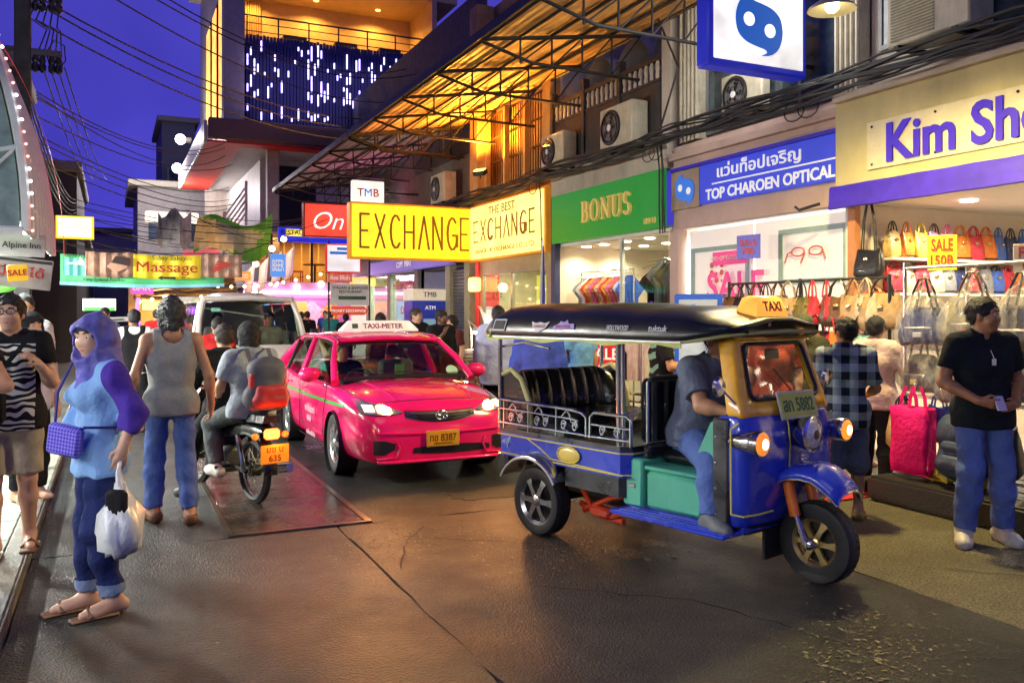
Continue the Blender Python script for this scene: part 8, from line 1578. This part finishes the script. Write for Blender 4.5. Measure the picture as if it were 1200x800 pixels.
# plastic wrapped bags piled over the stall
def plastic_mat(name, col, alpha):
    m = bpy.data.materials.new(name); m.use_nodes = True; n = m.node_tree; b = n.nodes['Principled BSDF']; b.inputs['Base Color'].default_value = (*col, 1); b.inputs['Roughness'].default_value = .16; b.inputs['Alpha'].default_value = alpha; b.inputs['Specular IOR Level'].default_value = .9; b.inputs['Coat Weight'].default_value = .6
    tc = n.nodes.new('ShaderNodeTexCoord'); vz = n.nodes.new('ShaderNodeTexNoise'); vz.inputs['Scale'].default_value = 9; vz.inputs['Detail'].default_value = 4; vz.inputs['Distortion'].default_value = .8; mpp = n.nodes.new('ShaderNodeMapping'); mpp.inputs['Scale'].default_value = (1, 1.4, .45); n.links.new(tc.outputs['Object'], mpp.inputs['Vector']); n.links.new(mpp.outputs['Vector'], vz.inputs['Vector']); bp = n.nodes.new('ShaderNodeBump'); bp.inputs['Strength'].default_value = .9; bp.inputs['Distance'].default_value = .05; n.links.new(vz.outputs['Fac'], bp.inputs['Height']); n.links.new(bp.outputs['Normal'], b.inputs['Normal'])
    mr = n.nodes.new('ShaderNodeMapRange'); mr.inputs['From Min'].default_value = .35; mr.inputs['From Max'].default_value = .65; mr.inputs['To Min'].default_value = alpha*.35; mr.inputs['To Max'].default_value = min(1, alpha*1.35); n.links.new(vz.outputs['Fac'], mr.inputs['Value']); n.links.new(mr.outputs['Result'], b.inputs['Alpha'])
    return m
PWR = plastic_mat('clear_wrap', (.80, .78, .70), .30)
def crump(seed, a=.03):
    rs = np.random.RandomState(seed); ds = rs.randn(7, 3)*7; ph = rs.rand(7)*6
    def fn(P):
        x, y, z = P[..., 0]-.04, P[..., 1], P[..., 2]; th = np.arctan2(y*.8, -x+.02); w = np.sin(P @ ds[0]*.6+ph[0])
        return a*(np.abs(np.sin(6*th+1.6*w+z*5+ph[1]))+.6*np.abs(np.sin(13*th-z*9+2*w+ph[2]))+.35*np.sin(P @ ds[2]*2+ph[3])-.7)
    return fn
stall = thing('bag_stall', 'steel frame stall hung with bags under clear plastic', 'stall')
for (y, z0) in ((3.1, 0), (5.6, 0)):
    for x in (6.65, 7.5): MB().tube([(x, y, z0), (x, y, 2.15)], .018, 8).build('post', STEEL, stall)
for z in (2.1, 1.42, .93, .30): MB().tube([(6.65, 3.1, z), (6.65, 5.6, z)], .015, 8).build('rail', STEEL, stall)
wr = [(5.34, 1.72, 'navy', 'left end of the top row'), (4.88, 1.76, 'olive', 'second in the top row'), (4.42, 1.74, 'black', 'third in the top row'), (3.96, 1.72, 'cream', 'fourth in the top row'), (3.5, 1.70, 'grey', 'right end of the top row'), (5.36, 1.30, 'black', 'left end of the second row'), (4.93, 1.28, 'brown', 'second in the second row'), (4.5, 1.29, 'navy', 'third in the second row'), (4.05, 1.28, 'dark green', 'fourth in the second row'), (3.6, 1.28, 'black', 'right end of the second row')]
for k, (y, z, c, lb) in enumerate(wr):
    b = thing('wrapped_bag', '%s bag under clear plastic, %s of the stall' % (c, lb), 'bag', (6.58+.03*(k % 2), y, z), R(rr.uniform(-14, 14)), 'plastic wrapped bags on the stall'); w, h = rr.uniform(.40, .48), rr.uniform(.30, .36)
    handbag_mesh(w, h, .20, k).build('inner_bag', lea(c), b, sharp=55); MB().box(-.115, -.095, -w*.3, w*.3, -h*.55, -h*.5, .004).build('zip', mat('zip_metal', (.5, .45, .35), .3, .8), b); MB().box(-.12, -.10, -.04, .04, -h*.8, -h*.66, .004).build('tag', [WHITEP, RPR, mat('tag_gold', (.6, .42, .1), .4)][k % 3], b)
    for sx in (-.05, .05): MB().tube([(sx, -w*.26, -.02), (sx, -w*.17, .15), (sx*.5, -.03, .27), (sx*.5, .03, .27), (sx, w*.17, .15), (sx, w*.26, -.02)], .011, 6).build('handle', lea('brown' if k % 2 else 'black'), b)
    V, F = surf([C_((0, -w*.36, -h*.75), (0, w*.36, -h*.75), .13, .13, .08), E_((0, 0, -h*.35), (.16, w*.60, h*.72), None, .08), C_((0, 0, -.02), (.03, 0, .30), .15, .03, .08)], .02, crump(k+20, .020)); mesh_np('plastic_wrap', V, F, PWR, b)
# lower row
pk = thing('tote_bag', 'hot pink tote bag hanging on the stall front', 'bag', (6.42, 5.32, .84)); HP = cloth('hot_pink', (.92, .01, .20)); HP.node_tree.nodes['Principled BSDF'].inputs['Roughness'].default_value = .6
addmod(MB().sheet([[(-.05-.03*math.sin(math.pi*i/8)*math.sin(math.pi*j/8), -.19+.38*i/8+.012*math.sin(j), -.56+.58*j/8+.01*math.sin(i*1.3)) for i in range(9)] for j in range(9)]).sheet([[(.05+.03*math.sin(math.pi*i/8), -.19+.38*i/8, -.56+.58*j/8) for i in range(9)] for j in range(9)]).box(-.05, .05, -.195, .195, -.57, -.55).box(-.05, .05, -.195, -.185, -.55, .01).box(-.05, .05, .185, .195, -.55, .01).build('body', HP, pk), 'SOLIDIFY', thickness=.006)
for sx in (-.055, .055): MB().sheet([[(sx, y+dy, z) for dy in (-.02, .02)] for y, z in ((-.09, -.06), (-.075, .1), (-.03, .2), (.03, .2), (.075, .1), (.09, -.06))]).build('handle', HP, pk)
bp_ = thing('backpack', 'navy backpack hanging right of the pink tote bag', 'backpack', (6.45, 4.86, .80)); NV = mat('pack_navy', (.025, .05, .10), .55, var=.25, bump=.3)
V, F = surf([C_((0, -.08, -.1), (0, .08, -.1), .13, .13, .06), C_((0, -.10, -.38), (0, .10, -.38), .13, .13, .06), E_((0, 0, -.22), (.13, .2, .28), None, .06)], .014, folds(.006, 1.2, 6)); mesh_np('sack', V, F, NV, bp_)
V, F = surf([C_((-.11, -.07, -.36), (-.11, .07, -.36), .075, .075, .04), C_((-.11, -.06, -.22), (-.11, .06, -.22), .05, .05, .04)], .012, folds(.004, 1.5, 7)); mesh_np('front_pocket', V, F, mat('pack_navy2', (.035, .065, .13), .5, var=.2), bp_); MB().tube([(0, -.03, .02), (0, 0, .09), (0, .03, .02)], .012, 6).build('loop', NV, bp_); MB().tube([(-.06, -.05, -.5), (-.05, -.05, -.62)], .012, 6).build('strap_end', BLKC, bp_)
for k, (y, z, c, w, h, lb) in enumerate(((4.62, .76, 'black', .34, .40, 'black bag hanging right of the navy backpack'), (4.2, .74, 'navy', .36, .42, 'navy bag hanging behind the man in black polo'), (3.75, .76, 'brown', .36, .40, 'brown bag low at the right end of the stall'), (5.58, .80, 'gold', .30, .36, 'yellow gold bag hanging left of the pink tote'), (5.2, .86, 'blue', .26, .30, 'blue bag peeking above the pink tote'), (3.3, .76, 'grey', .36, .44, 'grey bag lowest at the right end of the stall'))): handbag((6.6, y, z), c, lb, w, h, .15, .13, 0, k+3)
pf = thing('platform', 'low black pallet platform under the bag stall', 'platform', (6.85, 4.4, 0)); PFM = mat('pallet_black', (.007, .0065, .006), .55, var=.3, bump=.3)
for z in (.0, .17):
    for k in range(5): MB().box(-.62+.26*k, -.40+.26*k, -1.5, 1.22, z, z+.05, .008).build('board', PFM, pf)
for y in (-1.48, -.1, 1.28): MB().box(-.62, .86, y, y+.12, .052, .168, .005).build('block', PFM, pf)
for k in range(1): MB().box(-.66, -.63, -1.5, 1.22, .03, .2, .006).build('front_board', PFM, pf)
mt = tag(MB().box(-.5, .5, -.45, .45, 0, .012, .004).build('red_mat', mat('mat_red', (.62, .02, .015), .8, var=.15, scale=30, bump=.4), loc=(6.3, 6.12, .005)), 'red doormat on the pavement in front of the handbags', 'mat')
for k, (y, x, c) in enumerate(((5.15, 6.55, 'yellow'), (4.75, 6.6, 'olive'), (5.5, 6.75, 'cream'))): b = plastic_bag(['yellow plastic sack lying on the platform', 'olive plastic sack lying on the platform', 'cream plastic sack at the left end of the platform'][k], (x, y, .23), R(70+20*k), .20, .42, mat('sack_'+c, LEA[c], .3, var=.2, bump=.5, bscale=14), False, seed=k)
MB_W = [(y, z, c) for y, z, c in ()]
# interior wall of the bag shop: shelves with coloured bags
sh = thing('wall_shelves', 'pale wall shelves inside the bag shop', 'shelves')
for z in (1.45, 1.90, 2.34): MB().box(8.72, 11.9, 7.52, 7.86, z, z+.03, .005).build('shelf', WHITEIN, sh)
for x in (8.72, 10.3, 11.87): MB().box(x, x+.03, 7.82, 7.86, .2, 2.8).build('upright', WHITEIN, sh)
cl = ['red', 'cream', 'red', 'cream', 'grey', 'navy', 'red', 'grey', 'blue', 'red', 'orange', 'tan']
for k, c in enumerate(cl): handbag((8.9+.24*k, 7.66, 2.26), c, '%s bag, %s from the left on the middle shelf inside the bag shop' % (c, ordn[k]), .27, .33, .14, .06, R(90+rr.uniform(-15, 15)), k+1)
cl = ['gold', 'orange', 'yellow', 'pink', 'pink', 'orange', 'red', 'orange', 'blue', 'navy', 'blue', 'tan']
for k, c in enumerate(cl): handbag((8.85+.25*k, 7.64, 2.71), c, '%s bag, %s from the left on the top shelf inside the bag shop' % (c, ordn[k]), .29, .34, .14, .12, R(90+rr.uniform(-15, 15)), k)
handbag((8.35, 7.55, 2.45), 'black', 'black messenger bag with long strap hanging by the orange door post', .42, .34, .12, .62, 0, 6); handbag((8.38, 7.5, 1.92), 'orange', 'orange satchel hanging below the black messenger bag', .40, .34, .12, .08, 0, 4)
def card(name, label, loc, w, h, m, lines, ink, rz=0, rot=None, d=.008):
    s = thing(name, label, 'card', loc, rz); MB().box(-w/2, w/2, 0, d, -h/2, h/2, .003).build('board', m, s)
    for (t, z, fw, fh) in lines: text('lettering', t, .1, ink, s, (0, -.004, z), fit=(fw, fh), bold=.015)
    return s
SRZ = R(-60)
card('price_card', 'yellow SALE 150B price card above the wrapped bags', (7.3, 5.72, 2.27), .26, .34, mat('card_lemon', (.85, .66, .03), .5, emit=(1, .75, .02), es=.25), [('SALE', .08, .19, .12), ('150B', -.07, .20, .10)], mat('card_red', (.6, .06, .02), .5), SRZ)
card('price_card', 'cream PULL card with red lettering at the right edge above the bags', (6.9, 4.52, 2.14), .34, .24, mat('card_cream', (.72, .62, .42), .5), [('PULL', .05, .26, .10), ('BLCOA', -.06, .2, .06)], mat('card_red', (.6, .06, .02), .5), SRZ)
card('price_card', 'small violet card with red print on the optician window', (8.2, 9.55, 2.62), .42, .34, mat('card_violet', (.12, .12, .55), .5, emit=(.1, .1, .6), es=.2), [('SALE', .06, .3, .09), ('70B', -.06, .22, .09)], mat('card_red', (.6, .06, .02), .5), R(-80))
s = thing('standing_sign', 'blue framed standing sign with a white swirl panel in front of the optician', 'sign', (7.55, 9.85, 0), R(-48)); MB().box(-.34, .34, 0, .05, .6, 1.95, .02).build('frame', mat('frame_blue', (.02, .10, .55), .4, emit=(.02, .1, .7), es=.2), s); MB().box(-.27, .27, -.01, .001, .7, 1.87).build('panel', mat('panel_pale', (.5, .6, .8), .5), s); logo(s, (0, -.012, 1.6), .42, FACE_CAM, WHL, LOGOB, .006)
for x in (-.3, .3): MB().tube([(x, .03, 0), (x, .03, .62)], .02, 6).build('leg', DARKSTEEL, s)
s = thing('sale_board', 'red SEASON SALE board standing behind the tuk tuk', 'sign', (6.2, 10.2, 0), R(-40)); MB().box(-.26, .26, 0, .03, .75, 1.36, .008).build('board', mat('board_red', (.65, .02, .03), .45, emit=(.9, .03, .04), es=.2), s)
for (t, z, w, h) in (('SEASON', 1.28, .42, .08), ('SALE', 1.11, .42, .16), ('30%', .9, .36, .17)): text('lettering', t, .1, WHL, s, (0, -.006, z), fit=(w, h), bold=.02)
MB().tube([(0, .03, 0), (0, .03, .75)], .03, 8).build('post', STEEL, s)
# ================================================================ clothes
def garment_mesh(w, h, d, long=False):
    out = [(-.5, 0), (-.5, .60), (-.82, .50), (-.98, .66), (-.55, .97), (-.18, 1.0), (.18, 1.0), (.55, .97), (.98, .66), (.82, .50), (.5, .60), (.5, 0)]
    q = MB(); n = 12
    P = []
    cols_ = 13
    for j in range(11):
        z = j/10; half = .5 if z < .55 else (.5+.42*math.sin((z-.55)/.32*math.pi/1.0)**1 if z < .87 else .5-(z-.87)/.13*.3)
        P.append([(d*(.25*math.sin(i*1.9+j*.3)+.5*math.cos((i/(cols_-1)-.5)*math.pi)), w*half*(i/(cols_-1)-.5)*2, h*(z-1)) for i in range(cols_)])
    q.sheet(P); q.sheet([[(-x*.7, y, z) for x, y, z in row] for row in P]); return q
GM = garment_mesh(.26, .70, .06)
g0 = GM.build('cloth', WHC, None); gdata = g0.data; bpy.data.objects.remove(g0)
def garment(loc, rz, m, label, sc=1, group='clothes on hangers in the green sign shop'):
    t = thing('hanging_garment', label, 'clothing', loc, rz, group); o = bpy.data.objects.new('cloth', gdata.copy()); COL.objects.link(o); o.data.materials[0] = m; o.parent = t; o.scale = (sc, sc, sc)
    MB().tube([(0, -.20*sc, -.03), (0, 0, .05), (0, .20*sc, -.03)], .006, 5).tube([(0, 0, .05), (0, 0, .10), (.02, 0, .13), (.03, 0, .10)], .004, 5).build('hanger', STEEL, t); return t
r1 = thing('clothes_rail', 'steel clothes rail at the left of the green sign shop', 'rack'); MB().tube([(9.0, 13.7, 2.52), (9.0, 15.7, 2.52)], .015, 8).build('rail', CHROME, r1)
for y in (13.7, 15.7): MB().tube([(9.0, y, 0), (9.0, y, 2.52)], .016, 8).build('post', CHROME, r1)
fl = [mat('flower_cloth%d' % k, c, .85, var=.75, scale=22) for k, c in enumerate(((.60, .08, .05), (.65, .32, .06), (.62, .12, .30), (.45, .10, .06), (.70, .5, .35)))]
for k in range(13): garment((9.0, 15.5-.14*k, 2.40), R(82 if k > 1 else 60), ([GREYC, WHC]+[fl[i % 5] for i in range(9)]+[PALEB, BLUEC])[k], '%s garment, %s from the left on the steel rail of the green sign shop' % ((['grey', 'white']+['flowered']*9+['pale blue', 'blue'])[k], ordn[k]), 1.25)
for k, (y, z, m, c) in enumerate(((13.15, 2.4, SLATE, 'slate'), (12.72, 2.5, BLKC, 'black'), (12.5, 2.6, GREYC, 'grey'), (12.28, 2.6, cloth('taupe_cloth', (.25, .21, .17)), 'taupe'), (12.08, 2.55, SLATE, 'dark slate'))): garment((8.85 if k else 9.6, y, z), R(10 if not k else 60), m, c+' tee hung '+('on the back wall with a red print' if not k else 'in the window right of the white door post, '+ordn[k-1]+' in line'), 1.35)
MB().box(9.53, 9.54, 13.02, 13.24, 1.72, 1.88).build('red_print', RPR, bpy.data.objects['hanging_garment.013'] if False else U3)
MB().box(8.55, 8.62, 13.42, 13.5, 0, 3.05, .01).build('door_post', WHITEP, U3); MB().box(8.55, 8.56, 11.98, 13.42, .1, 3.0).build('shop_pane', GLASS, U3)
r2 = thing('clothes_rail', 'clothes rail on the pavement behind the tuk tuk', 'rack'); MB().tube([(7.3, 10.9, 1.6), (7.3, 13.2, 1.6)], .015, 8).build('rail', CHROME, r2)
for y in (10.9, 13.2): MB().tube([(7.3, y, 0), (7.3, y, 1.6)], .016, 8).build('post', CHROME, r2)
for k in range(14): garment((7.3, 13.05-.155*k, 1.48), R(rr.uniform(65, 100)), [GREYC, BLKC, WHC, SLATE, KHAKI, BLKC, PINKC][k % 7], '%s garment, number %s from the far end on the pavement rail' % (['grey', 'black', 'white', 'slate', 'khaki', 'black', 'pale pink'][k % 7], (ordn+['fourteenth'])[k]), 1.2, 'clothes on the pavement rail')
# ================================================================ small stall with desk lamp by the kiosk
s = thing('market_table', 'market table heaped with folded pale cloths beside the red kiosk', 'table', (6.9, 16.6, 0)); MB().box(-.6, .6, -.9, .9, .72, .76, .01).build('table_top', mat('table_wood', (.35, .22, .1), .6), s)
for x in (-.55, .55):
    for y in (-.85, .85): MB().tube([(x, y, 0), (x, y, .72)], .02, 6).build('leg', DARKSTEEL, s)
for k in range(16):
    c = tag(MB().box(-.16, .16, -.11, .11, 0, .06, .025).build('folded_cloth', [mat('fold_peach', (.62, .42, .30), .8, var=.2), mat('fold_white', (.6, .55, .5), .8, var=.2), mat('fold_red', (.6, .05, .08), .8)][0 if k % 3 else (1 if k != 6 else 2)], loc=(6.55+.34*(k % 3), 15.95+.26*((k//3) % 5), .765+.062*(k//12)), rot=(0, 0, R(rr.uniform(-20, 20)))), 'folded cloth on the market table beside the kiosk', 'cloth', 'folded cloths on the market table')
s = thing('desk_lamp', 'small white desk lamp shining over the market table', 'lamp', (7.15, 17.3, .76)); MB().tube([(0, 0, 0), (0, 0, .5), (-.12, -.1, .75), (.0, -.2, .62)], .014, 6).build('arm', WHITEP, s); MB().lathe([(.03, .1), (.09, 0), (.085, 0)], 16, Matrix.Translation((0, -.2, .52))).build('shade', WHITEP, s); MB().ball((0, -.2, .51), .055).build('bulb_glass', glow('desk_glow', (1, .97, .9), 18), s); lamp('bulb', 'POINT', (0, -.25, .42), 25, (1, .95, .85), s, .06)
s = thing('flag_pole', 'thin pole with a furled red white and blue flag by the exchange booth', 'flag', (7.15, 13.9, 0)); MB().tube([(0, 0, 0), (0, 0, 3.05)], .014, 6).build('pole', STEEL, s)
for k, c in enumerate((mat('flag_red', (.6, .03, .03), .7), mat('flag_white', (.65, .65, .65), .7), mat('flag_blue', (.05, .06, .4), .7))): MB().tube([(.02*math.cos(k*2.1), .02*math.sin(k*2.1), 1.2), (.03*math.cos(k*2.1+1), .03*math.sin(k*2.1+1), 2.0), (.015*math.cos(k*2.1+2), .015*math.sin(k*2.1+2), 2.9)], [.035, .028, .012], 7).build('flag_fold', c, s)

# ================================================================ more of the crowded far end
fs = [(4.75, 28.9, 1.6, .7, .35, (.75, .05, .04), 'BAR', 'small red BAR sign left of the pink bar'), (5.0, 30.2, 2.9, .5, .8, (.08, .25, .7), 'BEER', 'upright blue beer sign above the pink bar'), (7.6, 29.5, 2.6, .9, .3, (.75, .6, .1), 'TAILOR', 'yellow tailor sign right of the stacked signs'), (7.3, 28.3, 3.6, .8, .4, (.1, .5, .2), 'MASSAGE', 'green massage sign under the far canopy'), (3.5, 30.0, 2.75, .8, .3, (.8, .3, .05), 'SEAFOOD', 'orange seafood sign behind the van roof'), (.5, 26.5, 2.2, .6, .4, (.6, .1, .5), 'BAR', 'purple bar sign in the alley below the banner'), (-.2, 28.0, 3.0, .5, .3, (.75, .7, .6), 'HOTEL', 'pale hotel sign beneath the yellow light box')]
for (x, y, z, w, h, c, s_, lb) in fs: panel_sign('street_sign', lb, x, x+w, y, z, z+h, mat('sign_c_'+s_+str(int(y)), c, .5, emit=c, es=.9), 0, s_, WHL, .1, .02, .1, 'sign', (w*.8, h*.5))
s = thing('bulb_string', 'sagging string of warm bulbs over the far street', 'string lights')
MB().tube([(.2+.36*i, 25.2, 2.95-.5*math.sin(math.pi*i/16)) for i in range(17)], .008, 4).build('cord', CAB, s)
for i in range(17): MB().ball((.2+.36*i, 25.2, 2.90-.5*math.sin(math.pi*i/16)), .045, 8, 5).build('bulb', glow('bulb_warm', (1, .75, .4), 10), s)
for k, (x, c) in enumerate(((5.0, REDC), (6.2, SKYC), (7.4, PINKC), (8.2, fl[1]))): garment((x, 34.9, 2.1), R(90), c, ['red', 'sky blue', 'pale pink', 'orange flowered'][k]+' dress hung on the wall of the pink bar', 2.0, 'dresses in the pink bar')
for k, (x, y, c, n_) in enumerate(((3.6, 25.5, WHC, 'white'), (2.9, 27.0, KHAKI, 'khaki'), (6.1, 26.0, cloth('teal_cloth', (.03, .25, .25)), 'teal'), (6.6, 29.0, BLUEC, 'blue'), (.9, 20.0, REDC, 'dark red'), (-.1, 17.5, SLATE, 'slate'))): person('distant walker in %s top at the far end of the street' % n_, (x, y, 0), face_dir((-1)**k*.4, -1 if k % 2 else 1), 1.66+.02*k, {}, SKIN_T, [shirt(c, .7), pants(BLKC)], 'short', False, vox=.024, seed=70+k)
